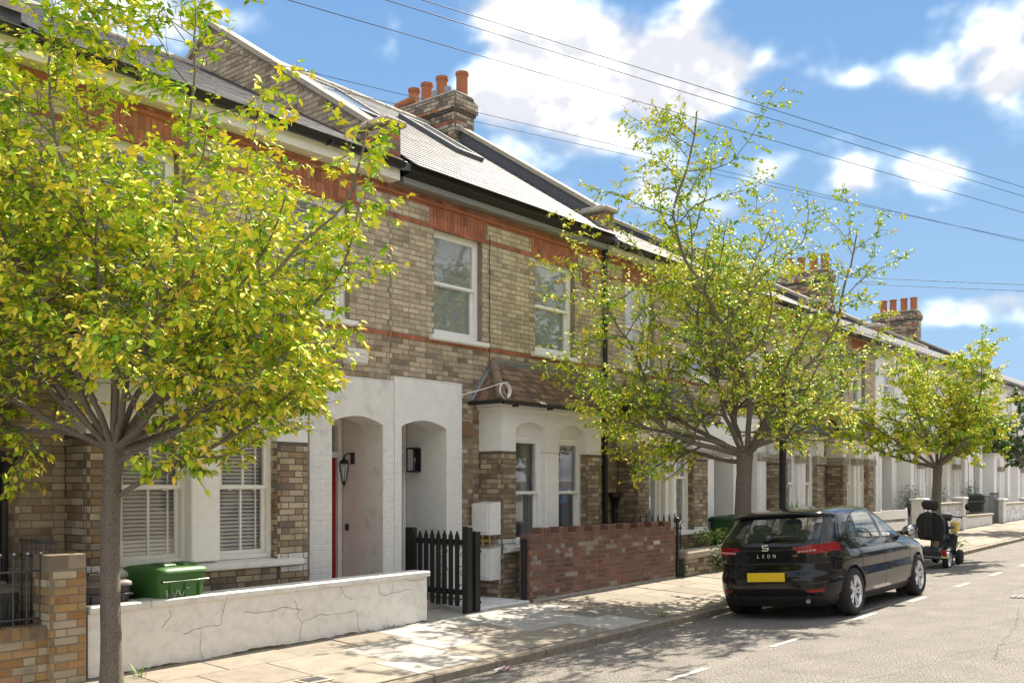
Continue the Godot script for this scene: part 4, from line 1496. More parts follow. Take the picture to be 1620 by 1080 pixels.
func air_brick(h: Node, at: Vector3, w: float, ht: float) -> void:
	var mb := MB.new()
	mb.col = Color(0.42, 0.25, 0.14)
	mb.box(at + Vector3(-w / 2, -ht / 2, 0.0), at + Vector3(w / 2, ht / 2, 0.006))
	var nx := 6
	var ny := int(nx * ht / w)
	for i in nx + 1:
		mb.box(at + Vector3(-w / 2 + i * w / nx - 0.006, -ht / 2, 0.006), at + Vector3(-w / 2 + i * w / nx + 0.006, ht / 2, 0.022))
	for j in ny + 1:
		mb.box(at + Vector3(-w / 2 + 0.007, -ht / 2 + j * ht / ny - 0.006, 0.0065), at + Vector3(w / 2 - 0.007, -ht / 2 + j * ht / ny + 0.006, 0.0205))
	obj("air_brick", mb, M.brick, h)

func meter_boxes(h: Node) -> void:
	# two white cupboards on the left cheek of the bay, with the pipework between
	var xf := 10.99
	for k in 2:
		var y0: float = [1.17, 0.5][k]
		var y1: float = [1.66, 0.98][k]
		var mbx := part("meter_box", h)
		var mb := MB.new()
		var poly := PackedVector2Array([Vector2(11.238, y0), Vector2(xf, y0), Vector2(xf, y1 - 0.03), Vector2(11.238, y1)])
		mb.prism(poly, Transform3D(Basis(), Vector3(0, 0, 0.44)), 0.36)
		obj("case", mb, M.white_paint, mbx)
		mb = MB.new()
		mb.boxt(Transform3D(Basis(), Vector3(xf - 0.004, (y0 + y1) / 2 - 0.01, 0.255)), Vector3(0.012, y1 - y0 - 0.1, 0.27), 0.004)
		mb.boxt(Transform3D(Basis(), Vector3(xf - 0.012, (y0 + y1) / 2 - 0.01, 0.15)), Vector3(0.012, 0.03, 0.02), 0.003)
		obj("door", mb, M.white_paint, mbx)
	var mb := MB.new()
	mb.rod(Vector3(11.1, 0.98, 0.2), Vector3(11.1, 1.18, 0.2), 0.02, 8)
	mb.rod(Vector3(11.05, 1.08, 0.12), Vector3(11.15, 1.08, 0.34), 0.025, 8)
	mb.rod(Vector3(11.1, 0.98, 0.34), Vector3(11.1, 1.18, 0.34), 0.014, 8)
	obj("gas_pipe", mb, M.brass, h)

func build_opposite() -> void:
	# the other side of the street, seen only in the window panes and the car's paint
	var x := -6.0
	var names := ["facing terraced house of pale brick across the road, first of seven", "facing terraced house of pale brick across the road, second of seven", "facing terraced house of pale brick across the road, third of seven", "facing terraced house of pale brick across the road, fourth of seven", "facing terraced house of pale brick across the road, fifth of seven", "facing terraced house of pale brick across the road, sixth of seven", "facing terraced house of pale brick across the road, last of seven"]
	for i in 7:
		var h := thing("facing_house", names[i], "house", Vector3(x, 0, 16.5), "houses across the road")
		var g := RISE * x
		var mb := MB.new()
		var holes := [Rect2(0.6, 1.1, 1.0, 1.6), Rect2(1.9, 1.1, 1.0, 1.6), Rect2(3.7, 0.1, 1.0, 2.4), Rect2(0.8, 4.1, 1.0, 1.5), Rect2(3.4, 4.1, 1.0, 1.5)]
		pierced(mb, 0, 5.2, g - 0.3, 6.2, 0.25, 0.25, holes)
		mb.box(Vector3(0, g - 0.3, 7.8), Vector3(5.2, 6.2, 8.0))
		obj("wall", mb, M.brick_far, h)
		mb = MB.new()
		mb.prism(PackedVector2Array([Vector2(-0.3, 6.1), Vector2(4.0, 8.6), Vector2(8.2, 6.1)]), Transform3D(Basis(Vector3(0, 0, 1), Vector3.UP, Vector3(-1, 0, 0)), Vector3(0, 0, 0)), 5.2)
		obj("roof", mb, M.slate_old, h)
		for r in holes:
			if r.size.y > 2: continue
			var w := part("window", h)
			mb = MB.new()
			frame_of(mb, r.position.x, r.end.x, r.position.y, r.end.y, 0.2, 0.07, 0.1)
			mb.box(Vector3(r.position.x, r.get_center().y - 0.03, 0.1), Vector3(r.end.x, r.get_center().y + 0.03, 0.2))
			obj("frame", mb, M.white_paint, w)
			mb = MB.new()
			mb.box(Vector3(r.position.x, r.position.y, 0.14), Vector3(r.end.x, r.end.y, 0.15))
			obj("pane", mb, M.slate, w)
		mb = MB.new()
		mb.box(Vector3(3.7, g, 0.1), Vector3(4.7, 2.5, 0.16))
		obj("door", mb, M.grey_door, h)
		x += 5.2

# ---------------------------------------------------------------- ground, road, pavement
func strip(mb: MB, zs: Array, x0: float, x1: float, dx: float, dy := 0.0, jag := 0.0) -> void:
	var rows := []
	for z in zs:
		var line := PackedVector3Array()
		var x := x0
		while x <= x1 + 0.001:
			line.append(Vector3(x, ground(x, z) + dy + (rng.randf_range(-jag, jag) if jag > 0 else 0.0), z))
			x += dx
		rows.append(line)
	mb.sheet(rows, true)

func build_ground() -> void:
	var mb := MB.new()
	mb.sheet([PackedVector3Array([Vector3(-300, -6.0, -300), Vector3(300, 3.5, -300)]), PackedVector3Array([Vector3(-300, -6.0, -9), Vector3(300, 3.5, -9)]), PackedVector3Array([Vector3(-300, -6.0, 300), Vector3(300, 3.5, 300)])], true)
	var base := obj("ground", mb, M.soil)
	struct(base)
	mb = MB.new()
	var zs := []
	for k in 33: zs.append(3.2001 + (10.8998 - 3.2001) * k / 32.0)
	strip(mb, zs, -20, 140, 0.5)
	struct(obj("road", mb, M.asphalt))
	# front gardens
	mb = MB.new()
	strip(mb, [-8.6, -0.2, 0.4, 1.2], -10, 60, 1.0, -0.012)
	struct(obj("garden_ground", mb, M.concrete))
	# pavement of stone flags, each a piece
	var pave := Node3D.new()
	pave.name = "pavement"
	add_child(pave)
	struct(pave)
	mb = MB.new()
	strip(mb, [0.85, 2.0, 3.0], -10, 60, 1.0, -0.03)
	obj("bedding", mb, M.soil, pave)
	var zr := [1.02, 1.62, 2.38, 3.04]
	var tints := [[0.345, 0.305, 0.25], [0.325, 0.285, 0.23], [0.37, 0.33, 0.27], [0.31, 0.275, 0.225], [0.39, 0.35, 0.29]]
	var fresh := [0.52, 0.50, 0.46]
	for r in 3:
		var x := -3.0 + r * 0.31
		var k := 0
		while x < 44.0:
			var w := rng.randf_range(0.62, 0.98)
			mb = MB.new()
			var t: Array = tints[rng.randi() % tints.size()]
			if (r == 1 and x > 6.4 and x < 7.6) or (r == 0 and x > 7.6 and x < 8.6) or (r == 2 and x > 6.2 and x < 7.4) or (r == 1 and x > 7.6 and x < 8.7) or (x > 8.6 and x < 11.0 and rng.randf() < 0.45): t = fresh
			mb.col = Color(t[0], t[1], t[2]) * rng.randf_range(0.93, 1.06)
			var z0: float = zr[r]
			var z1: float = zr[r + 1]
			var lift := rng.randf_range(-0.004, 0.004)
			var tilt := atan((cross(z0) - cross(z1)) / (z1 - z0))
			var xm := x + w / 2
			var zm := (z0 + z1) / 2
			var bs := Basis(Vector3(0, 0, 1), atan(RISE)) * Basis(Vector3.RIGHT, tilt)
			bs = bs * Basis(Vector3.RIGHT, rng.randf_range(-0.003, 0.003))
			mb.boxt(Transform3D(bs, Vector3.ZERO), Vector3(w - 0.009, 0.05, z1 - z0 - 0.009), 0.006)
			obj("paving_slab", mb, M.slab, pave, Vector3(xm, ground(xm, zm) - 0.025 + lift, zm))
			x += w
			k += 1
	# kerb stones
	var kerb := Node3D.new()
	kerb.name = "kerb"
	add_child(kerb)
	struct(kerb)
	var x := -3.0
	while x < 60.0:
		var w := rng.randf_range(0.85, 1.0)
		mb = MB.new()
		var g := rng.randf_range(0.85, 1.12)
		mb.col = Color(g, g, g)
		mb.boxt(Transform3D(Basis(Vector3(0, 0, 1), atan(RISE)), Vector3.ZERO), Vector3(w - 0.008, 0.2, 0.15), 0.016)
		obj("kerb_stone", mb, M.kerb, kerb, Vector3(x + w / 2, RISE * (x + w / 2) - 0.06 - 0.1 + rng.randf_range(-0.003, 0.003), 3.123 + rng.randf_range(-0.003, 0.003)))
		x += w
	# the far pavement
	mb = MB.new()
	strip(mb, [10.9, 11.05, 12, 13.2, 16.6, 30], -20, 140, 1.0, 0.09)
	mb.quad(Vector3(-20, ground(-20, 10.95) - 0.2, 10.9), Vector3(140, ground(140, 10.95) - 0.2, 10.9), Vector3(140, ground(140, 10.95) + 0.09, 10.9), Vector3(-20, ground(-20, 10.95) + 0.09, 10.9))
	struct(obj("far_pavement", mb, M.concrete))
	# parking bay dashes
	var marks := Node3D.new()
	marks.name = "road_markings"
	add_child(marks)
	struct(marks)
	for s in [4.0, 6.1, 8.22, 10.41, 12.86, 15.02, 17.34, 19.47, 21.7, 23.9, 26.1, 28.3]:
		mb = MB.new()
		var rows := []
		for z in [5.26, 5.34]:
			var line := PackedVector3Array()
			for k in 7:
				var xx: float = s - 0.36 + 0.12 * k
				line.append(Vector3(xx, ground(xx, z) + 0.004, z + rng.randf_range(-0.008, 0.008)))
			rows.append(line)
		mb.sheet(rows, true)
		obj("dash", mb, M.road_paint, marks)
	# tar run into the cracks of the road
	var seams := Node3D.new()
	seams.name = "tar_seams"
	add_child(seams)
	struct(seams)
	for c in [[[14.6, 6.75], [13.6, 6.95], [12.6, 7.15], [11.2, 7.3], [10.4, 7.45]], [[19.0, 6.1], [17.6, 6.2], [16.2, 6.18]], [[9.5, 4.3], [8.7, 4.42], [7.9, 4.4], [7.2, 4.55]]]:
		mb = MB.new()
		mb.col = Color(0.075, 0.07, 0.065)
		var fine := []
		for k in c.size() - 1:
			for j in 12:
				fine.append(Vector2(lerpf(c[k][0], c[k + 1][0], j / 12.0), lerpf(c[k][1], c[k + 1][1], j / 12.0) + rng.randfn(0, 0.012)))
		for k in fine.size() - 1:
			var p: Vector2 = fine[k]
			var q: Vector2 = fine[k + 1]
			var wd := rng.randf_range(0.003, 0.008)
			mb.quad(on(p.x, p.y - wd, 0.004), on(p.x, p.y + wd, 0.004), on(q.x, q.y + wd, 0.004), on(q.x, q.y - wd, 0.004))
		obj("tar_seam", mb, M.tint, seams)
	# iron covers
	cover(Vector3(15.9, 0, 6.6), 0.42, 0.42, "square iron cover set in the road at the right picture edge")
	cover(Vector3(6.0, 0, 2.55), 0.3, 0.24, "small iron cover set in the pavement by the kerb")

func cover(p: Vector3, w: float, d: float, label: String) -> void:
	var t := thing("manhole_cover", label, "manhole cover", on(p.x, p.z, 0.004))
	var mb := MB.new()
	mb.boxt(Transform3D(Basis(), Vector3(0, 0.0, 0)), Vector3(w, 0.012, d), 0.003)
	obj("frame", mb, M.stone, t)
	mb = MB.new()
	mb.boxt(Transform3D(Basis(), Vector3(0, 0.006, 0)), Vector3(w - 0.06, 0.008, d - 0.06), 0.002)
	for i in 6:
		for j in 5:
			mb.boxt(Transform3D(Basis(Vector3.UP, 0.78), Vector3(lerpf(-w / 2 + 0.06, w / 2 - 0.06, i / 5.0), 0.012, lerpf(-d / 2 + 0.06, d / 2 - 0.06, j / 4.0))), Vector3(0.03, 0.006, 0.012), 0.002)
	obj("lid", mb, M.grey_iron, t)

# ---------------------------------------------------------------- garden walls, fences, bins
func crack(mb: MB, pts: Array, z: float, wide: float) -> void:
	for i in pts.size() - 1:
		var a := Vector3(pts[i][0], pts[i][1], z)
		var b := Vector3(pts[i + 1][0], pts[i + 1][1], z)
		var s := (b - a).cross(Vector3(0, 0, 1)).normalized() * wide * rng.randf_range(0.5, 1.0)
		mb.quad(a - s, b - s * 0.8, b + s * 0.8, a + s)

func build_gardens() -> void:
	# white rendered wall
	var w := thing("garden_wall", "low white rendered garden wall with pale coping and long cracks", "wall")
	var mb := MB.new()
	var zf := 1.05
	var xa := 4.56
	var xb := 9.05
	var top := func(x: float) -> float: return 0.70 + (x - xa) * 0.0085
	mb.prism(PackedVector2Array([Vector2(xa, ground(xa, 1) - 0.15), Vector2(xb, ground(xb, 1) - 0.15), Vector2(xb, top.call(xb)), Vector2(xa, top.call(xa))]), Transform3D(Basis(), Vector3(0, 0, zf)), 0.23)
	obj("render", mb, M.wall_paint, w)
	var x := xa
	var i := 0
	while x < xb - 0.1:
		var e := minf(x + [0.62, 0.86, 0.9, 0.47, 0.82, 0.62, 0.4][i % 7], xb + 0.03)
		if xb - e < 0.3: e = xb + 0.03
		mb = MB.new()
		mb.boxt(Transform3D(Basis(Vector3(0, 0, 1), 0.0085 + rng.randf_range(-0.003, 0.003)), Vector3((x + e) / 2, top.call((x + e) / 2) + 0.035, zf - 0.11)), Vector3(e - x - 0.006, 0.068, 0.31), 0.012)
		obj("coping_stone", mb, M.old_stucco, w)
		x = e
		i += 1
	mb = MB.new()
	mb.col = Color(0.16, 0.12, 0.085)
	var zz := zf + 0.0015
	for c in [[[6.05, 0.68], [6.02, 0.6], [6.0, 0.5], [5.97, 0.44]], [[6.95, 0.62], [7.0, 0.5], [6.98, 0.42], [7.05, 0.36], [7.0, 0.22], [7.02, 0.13]], [[6.3, 0.55], [6.6, 0.52], [6.8, 0.56], [7.05, 0.5]], [[7.05, 0.36], [7.3, 0.42], [7.6, 0.4], [7.85, 0.41], [7.9, 0.2], [7.92, 0.12]], [[5.55, 0.4], [5.75, 0.45], [5.97, 0.44]], [[8.2, 0.7], [8.22, 0.6], [8.32, 0.55], [8.45, 0.57], [8.7, 0.6], [8.8, 0.58]], [[7.62, 0.72], [7.64, 0.64], [7.7, 0.58], [7.8, 0.56]], [[8.45, 0.68], [8.43, 0.6], [8.45, 0.57]], [[8.65, 0.72], [8.85, 0.69], [9.0, 0.71]], [[5.75, 0.4], [5.74, 0.25], [5.78, 0.12]], [[5.3, 0.5], [5.42, 0.6], [5.4, 0.66]]]:
		var fine := []
		for k in c.size() - 1:
			for s in 4:
				fine.append([lerpf(c[k][0], c[k + 1][0], s / 4.0) + rng.randf_range(-0.012, 0.012), lerpf(c[k][1], c[k + 1][1], s / 4.0) + rng.randf_range(-0.01, 0.01)])
		fine.append(c[-1])
		crack(mb, fine, zz, 0.0034)
	obj("crack", mb, M.tint, w)
	# dirt and moss gathered along the foot of the render
	mb = MB.new()
	x = xa
	var hp := 0.01
	while x < xb:
		var h2 := clampf(hp + rng.randfn(0, 0.0035) + (0.012 - hp) * 0.12 + (0.012 if rng.randf() < 0.02 else 0.0), 0.001, 0.034)
		mb.col = [Color(0.13, 0.115, 0.07), Color(0.17, 0.15, 0.10), Color(0.09, 0.10, 0.045)][rng.randi() % 3]
		var g0 := ground(x, 1.05) - 0.02
		mb.quad(Vector3(x, g0, zz + 0.004), Vector3(x + 0.02, g0, zz + 0.004), Vector3(x + 0.02, g0 + 0.02 + h2, zz), Vector3(x, g0 + 0.02 + hp, zz))
		hp = h2
		x += 0.02
	stuff(obj("moss", mb, M.soil_tint, w))
	# brick wall and pier at the left with its railing
	w = thing("brick_garden_wall", "low yellow brick garden wall with square end pier at the left", "wall")
	mb = MB.new()
	mb.box(Vector3(1.0, -0.1, 0.80), Vector3(4.2, 0.62, 1.055))
	mb.box(Vector3(4.18, -0.1, 0.78), Vector3(4.52, 1.27, 1.092))
	obj("mortar", mb, M.mortar, w)
	var warm := func(_k, _v, _u): return WARM
	set_bricks(lay(3.2, 0.55, [], warm), Vector3(1.0, -0.0, 1.055), Vector3.RIGHT, Vector3(0, 0, 1), w, 120)
	set_bricks(lay(0.34, 1.14, [], warm), Vector3(4.18, 0.0, 1.092), Vector3.RIGHT, Vector3(0, 0, 1), w, 60)
	set_bricks(lay(0.31, 1.14, [], warm, 1), Vector3(4.18, 0.0, 0.782), Vector3(0, 0, 1), Vector3.LEFT, w, 60)
	for row in [[1.0, 4.18, 0.62, 0.83], [4.18, 4.52, 1.2, 0.8]]:
		var n := int((row[1] - row[0]) / 0.078)
		if n > 10:
			for k in n:
				mb = MB.new()
				mb.col = tone([11, 4, 20, 9, 10][rng.randi() % 5])
				mb.boxt(Transform3D(Basis(), Vector3(row[0] + (k + 0.5) * (row[1] - row[0]) / n, 0.59, 0.945)), Vector3(0.068, 0.1, 0.235), 0.005)
				obj("brick", mb, M.brick, w)
		else:
			for k in 2:
				for d in 3:
					mb = MB.new()
					mb.col = tone([11, 4, 9, 10, 3][rng.randi() % 5])
					mb.boxt(Transform3D(Basis(), Vector3(4.18 + 0.085 + 0.17 * k, 1.205, 0.835 + 0.105 * d)), Vector3(0.16, 0.13, 0.098), 0.005)
					obj("brick", mb, M.brick, w)
	railing("iron_railing", "grey iron railing with ball tips on the yellow brick wall", Vector3(1.2, 0.64, 0.93), Vector3(4.17, 0.64, 0.93), 0.62, 0.115, true)
	railing("iron_railing", "second grey iron railing with ball tips, just behind the front one", Vector3(4.4, 0.25, -0.05), Vector3(4.4, 0.25, 0.75), 1.1, 0.1, true)
	# red garden wall with a toothed top
	w = thing("red_brick_wall", "dark red brick garden wall with toothed top beside the gateway", "wall")
	mb = MB.new()
	xa = 11.25
	xb = 15.4
	mb.prism(PackedVector2Array([Vector2(xa + 0.01, 0.0), Vector2(xb - 0.01, 0.05), Vector2(xb - 0.01, 1.15), Vector2(xa + 0.01, 1.15)]), Transform3D(Basis(), Vector3(0, 0, 0.995)), 0.205)
	obj("mortar", mb, M.mortar, w)
	mb = MB.new()
	mb.prism(PackedVector2Array([Vector2(xa + 0.06, ground(xa, 1) - 0.05), Vector2(xb, ground(xb, 1) - 0.05), Vector2(xb, ground(xb, 1) + 0.035), Vector2(xa + 0.06, ground(xa, 1) + 0.045)]), Transform3D(Basis(), Vector3(0, 0, 1.012)), 0.05)
	obj("mortar_fillet", mb, M.concrete, w)
	var bare := func(k, v, _u): return [17, 17, 13, 16, 19] if v > 0.72 and v < 0.86 and rng.randf() < 0.45 else GARDEN
	set_bricks(lay(xb - xa, 0.985, [], bare), Vector3(xa, 0.13, 0.995), Vector3.RIGHT, Vector3(0, 0, 1), w, 300)
	set_bricks(lay(0.21, 0.985, [], func(_k, _v, _u): return [15, 13, 7, 15], 1), Vector3(xa, 0.13, 0.79), Vector3(0, 0, 1), Vector3.LEFT, w, 30)
	x = xa
	i = 0
	while x < xb - 0.2:
		var lo := 0.26 if i == 0 else 0.215
		for k in 2:      # two bricks lying flat
			mb = MB.new()
			mb.col = tone([15, 13, 13, 14][rng.randi() % 4])
			mb.boxt(Transform3D(Basis(), Vector3(x + lo / 2, 1.15 - 0.0375 + 0.075 * k - 0.035, 0.895)), Vector3(lo - 0.01, 0.066, 0.215), 0.006)
			obj("brick", mb, M.brick, w)
		x += lo
		for k in 3:      # three standing up
			if x > xb - 0.08: break
			mb = MB.new()
			mb.col = tone([15, 13, 14, 14, 13][rng.randi() % 5])
			mb.boxt(Transform3D(Basis(Vector3(0, 0, 1), rng.randf_range(-0.01, 0.01)), Vector3(x + 0.036, 1.165, 0.895)), Vector3(0.066, 0.215, 0.212), 0.006)
			obj("brick", mb, M.brick, w)
			x += 0.075
		i += 1
	mb = MB.new()
	mb.boxt(Transform3D(Basis(), Vector3(11.215, 0.62, 0.9)), Vector3(0.05, 1.0, 0.09), 0.006)
	obj("gate_stop", mb, M.black_wood, w)
	# picket fence between the two paths
	w = thing("picket_fence", "black wooden picket fence with pointed tops between the two front paths", "fence")
	var fx := 9.88
	for k in 8:
		mb = MB.new()
		var z := 0.02 + k * 0.118
		var y0 := 0.27 if k > 1 else 0.25
		mb.prism(PackedVector2Array([Vector2(-0.035, 0), Vector2(0.035, 0), Vector2(0.035, 0.94), Vector2(0.0, 1.02), Vector2(-0.035, 0.94)]), Transform3D(Basis(Vector3(0, 0, 1), Vector3.UP, Vector3(-1, 0, 0)), Vector3(fx - 0.05, y0 + rng.randf_range(-0.006, 0.006), z)), 0.02)
		obj("picket", mb, M.black_wood, w)
	for y in [0.42, 1.1]:
		mb = MB.new()
		mb.boxt(Transform3D(Basis(), Vector3(fx, y + 0.03, 0.43)), Vector3(0.04, 0.075, 0.95), 0.005)
		obj("rail", mb, M.black_wood, w)
	for p in [[fx, -0.08, 0.15, 1.28], [fx + 0.02, 0.98, 0.11, 1.32]]:
		mb = MB.new()
		mb.boxt(Transform3D(Basis(), Vector3(p[0], 0.13 + (p[3] - 0.0) / 2 - 0.05, p[1])), Vector3(0.1, p[3] - 0.1, p[2]), 0.008)
		obj("post", mb, M.black_wood, w)
	w = thing("gate_post", "short black timber post touching the end of the picket fence", "post", on(10.08, 0.97))
	mb = MB.new()
	mb.boxt(Transform3D(Basis(), Vector3(0, 0.55, 0)), Vector3(0.1, 1.1, 0.1), 0.008)
	obj("timber", mb, M.black_wood, w)
	mb = MB.new()
	for y in [0.12, 0.82]: mb.boxt(Transform3D(Basis(), Vector3(0.06, y, 0.02)), Vector3(0.05, 0.04, 0.03), 0.006)
	obj("hinge", mb, M.black_iron, w)
	# an iron gate with scrolls folded back behind the fence
	w = thing("iron_gate", "thin black scrollwork iron gate folded back behind the picket fence", "gate")
	mb = MB.new()
	var gx := 10.12
	for z in [0.12, 0.5, 0.88]: mb.rod(Vector3(gx, 0.28, z), Vector3(gx, 1.12, z), 0.009, 6)
	for y in [0.32, 1.06]: mb.rod(Vector3(gx, y, 0.12), Vector3(gx, y, 0.88), 0.009, 6)
	obj("frame", mb, M.black_iron, w)
	for s in [[0.31, 0.95, 1], [0.31, 0.45, -1], [0.69, 0.95, -1], [0.69, 0.45, 1], [0.31, 0.7, 1], [0.69, 0.7, -1]]:
		mb = MB.new()
		var pts := PackedVector3Array()
		var rr := PackedFloat32Array()
		for k in 22:
			var a := k * 0.42
			var r := 0.1 - 0.0042 * k
			pts.append(Vector3(gx, s[1] + r * sin(a), s[0] + s[2] * r * cos(a)))
			rr.append(0.005)
		mb.tube(pts, rr, 5)
		obj("scroll", mb, M.black_iron, w)
	# spearhead railing behind the red wall
	w = thing("spear_railing", "black spear topped railing rising just behind the red brick wall", "railing")
	for k in 9:
		mb = MB.new()
		var xx := 14.75 + k * 0.2
		mb.rod(Vector3(xx, 0.25, 0.55), Vector3(xx, 1.24, 0.55), 0.012, 6)
		mb.prism(PackedVector2Array([Vector2(-0.045, 1.22), Vector2(0, 1.2), Vector2(0.045, 1.22), Vector2(0, 1.38)]), Transform3D(Basis(), Vector3(xx, 0, 0.556)), 0.012)
		obj("spear", mb, M.black_iron, w)
	mb = MB.new()
	mb.boxt(Transform3D(Basis(), Vector3(15.55, 1.1, 0.55)), Vector3(1.7, 0.04, 0.014), 0.002)
	mb.boxt(Transform3D(Basis(), Vector3(15.55, 0.4, 0.55)), Vector3(1.7, 0.04, 0.014), 0.002)
	obj("rail", mb, M.black_iron, w)
	w = thing("iron_post", "black iron gate post at the far end of the red brick wall", "post", on(15.5, 0.98))
	mb = MB.new()
	mb.rod(Vector3.ZERO, Vector3(0, 1.0, 0), 0.03, 8)
	mb.ball(Vector3(0, 1.03, 0), Vector3(0.045, 0.045, 0.045))
	obj("shaft", mb, M.black_iron, w)
	mb = MB.new()
	mb.tube(PackedVector3Array([Vector3(0, 0.92, 0), Vector3(0.08, 0.95, 0), Vector3(0.14, 1.0, 0), Vector3(0.2, 1.0, 0)]), PackedFloat32Array([0.018, 0.016, 0.014, 0.02]), 6)
	obj("latch", mb, M.black_iron, w)
	# low stone wall of the next garden
	w = thing("stone_wall", "low brick wall with thick worn stone coping, overgrown, beside the car", "wall")
	mb = MB.new()
	mb.box(Vector3(15.7, 0.1, 0.8), Vector3(19.3, 0.56, 1.0))
	obj("mortar", mb, M.mortar_dark, w)
	set_bricks(lay(3.6, 0.3, [], func(_k, _v, _u): return [3, 4, 2, 20]), Vector3(15.7, 0.26, 1.0), Vector3.RIGHT, Vector3(0, 0, 1), w, 60)
	for k in 4:
		mb = MB.new()
		mb.boxt(Transform3D(Basis(Vector3(0, 0, 1), 0.015 + rng.randf_range(-0.01, 0.01)), Vector3(16.14 + 0.91 * k, 0.645 + 0.012 * k, 0.9)), Vector3(0.89, 0.15, 0.36), 0.035)
		obj("coping_stone", mb, M.coping, w)
	# farther gardens
	w = thing("board_fence", "low white fence of two wide boards beyond the parked car", "fence")
	for y in [0.78, 1.1]:
		for k in 2:
			mb = MB.new()
			mb.boxt(Transform3D(Basis(), Vector3(25.0 + 2.0 * k, y + 0.02 * k, 1.0)), Vector3(1.98, 0.24, 0.025), 0.004)
			obj("board", mb, M.cream_paint, w)
	for k in 3:
		mb = MB.new()
		mb.boxt(Transform3D(Basis(), Vector3(24.0 + 2.0 * k, 0.8, 0.96)), Vector3(0.1, 0.95, 0.05), 0.006)
		obj("post", mb, M.cream_paint, w)
	for s in [[29.2, 33.2, "low white painted brick garden wall with stone coping between two square piers", 1.4], [38.2, 42.0, "farthest low white garden wall, near the right picture edge", 1.3]]:
		w = thing("white_brick_wall", s[2], "wall")
		var g: float = RISE * s[0]
		mb = MB.new()
		mb.box(Vector3(s[0], g - 0.1, 0.85), Vector3(s[1], s[3] - 0.1, 1.05))
		obj("render", mb, M.white_stucco, w)
		set_bricks(lay(s[1] - s[0], s[3] - g - 0.12, [], func(_k, _v, _u): return [18, 18, 18, 19]), Vector3(s[0], g, 1.045), Vector3.RIGHT, Vector3(0, 0, 1), w, 0)
		mb = MB.new()
		mb.boxt(Transform3D(Basis(), Vector3((s[0] + s[1]) / 2, s[3] - 0.06, 0.95)), Vector3(s[1] - s[0], 0.09, 0.32), 0.015)
		obj("coping", mb, M.coping, w)
		for e in 2:
			mb = MB.new()
			mb.boxt(Transform3D(Basis(), Vector3(s[e], g + (s[3] - g) / 2, 0.95)), Vector3(0.34, s[3] - g + 0.12, 0.34), 0.01)
			mb.boxt(Transform3D(Basis(), Vector3(s[e], s[3] + 0.1, 0.95)), Vector3(0.46, 0.08, 0.46), 0.03)
			obj("pier", mb, M.old_stucco, w)
	w = thing("stub_wall", "short low rendered wall carrying black railings beyond the white wall", "wall")
	mb = MB.new()
	mb.box(Vector3(33.5, 0.3, 0.85), Vector3(36.8, 0.88, 1.05))
	obj("render", mb, M.old_stucco, w)
	mb = MB.new()
	mb.boxt(Transform3D(Basis(), Vector3(35.15, 0.91, 0.95)), Vector3(3.4, 0.09, 0.3), 0.02)
	obj("coping", mb, M.coping, w)
	railing("black_railing", "tall black iron railing standing on the short rendered wall far away", Vector3(33.5, 0.95, 0.95), Vector3(36.8, 0.95, 0.95), 0.55, 0.14, false)
	railing("black_railing", "black iron gate standing at the far end of the terrace gardens", Vector3(36.9, 0.55, 0.95), Vector3(38.0, 0.55, 0.95), 1.05, 0.12, false)
	# bins
	bin("green wheelie bin with white scrawl, in front of the blinded bay window", on(5.55, 0.72, -0.06), 0.1, "bin_green", "bin_green", 1.06, 0.58, true)
	bin("dark grey bin with reddish lid, between the brick pier and the tree", on(4.84, 0.66, -0.06), -0.1, "bin_grey", "bin_lid", 0.98, 0.5, false)
	bin("black bin with brownish lid standing behind the iron railing", on(3.75, 0.5, -0.06), 0.0, "bin_grey", "bin_lid", 1.0, 0.62, false)
	bin("dark green wheelie bin beside the white porch pier, behind the second tree", on(18.2, 0.62, -0.06), 0.15, "bin_dark_green", "bin_dark_green", 1.07, 0.6, false)
	bin("far green bin behind black railings near the end of terrace", on(37.4, 0.3, -0.06), 0.15, "bin_dark_green", "bin_dark_green", 1.07, 0.6, false)
	# step at the gateway
	w = thing("path_step", "pale stone path and step in the gateway by the red wall", "step")
	mb = MB.new()
	mb.boxt(Transform3D(Basis(), Vector3(10.65, 0.19, 0.5)), Vector3(1.15, 0.08, 1.02), 0.012)
	obj("slab", mb, M.slab, w)
	mb = MB.new()
	mb.boxt(Transform3D(Basis(Vector3.RIGHT, 0.25), Vector3(10.75, 0.16, 1.07)), Vector3(0.9, 0.06, 0.16), 0.015)
	obj("ramp", mb, M.concrete, w)

func railing(called: String, label: String, a: Vector3, b: Vector3, h: float, gap: float, balls: bool) -> void:
	var r := thing(called, label, "railing")
	var n := int((b - a).length() / gap)
	var m: Material = M.grey_iron if balls else M.black_iron
	for k in n + 1:
		var p := a.lerp(b, float(k) / n)
		var mb := MB.new()
		mb.rod(p, p + Vector3(0, h, 0), 0.0085, 6)
		if balls: mb.ball(p + Vector3(0, h + 0.018, 0), Vector3(0.021, 0.021, 0.021), 10, 7)
		else: mb.lathe(PackedVector2Array([Vector2(0.014, 0), Vector2(0.016, 0.02), Vector2(0.0, 0.07)]), Transform3D(Basis(), p + Vector3(0, h, 0)), 6)
		obj("bar", mb, m, r)
	for y in [0.06, h - 0.13]:
		var mb := MB.new()
		mb.rod(a + Vector3(0, y, 0), b + Vector3(0, y, 0), 0.011, 6)
		obj("rail", mb, m, r)

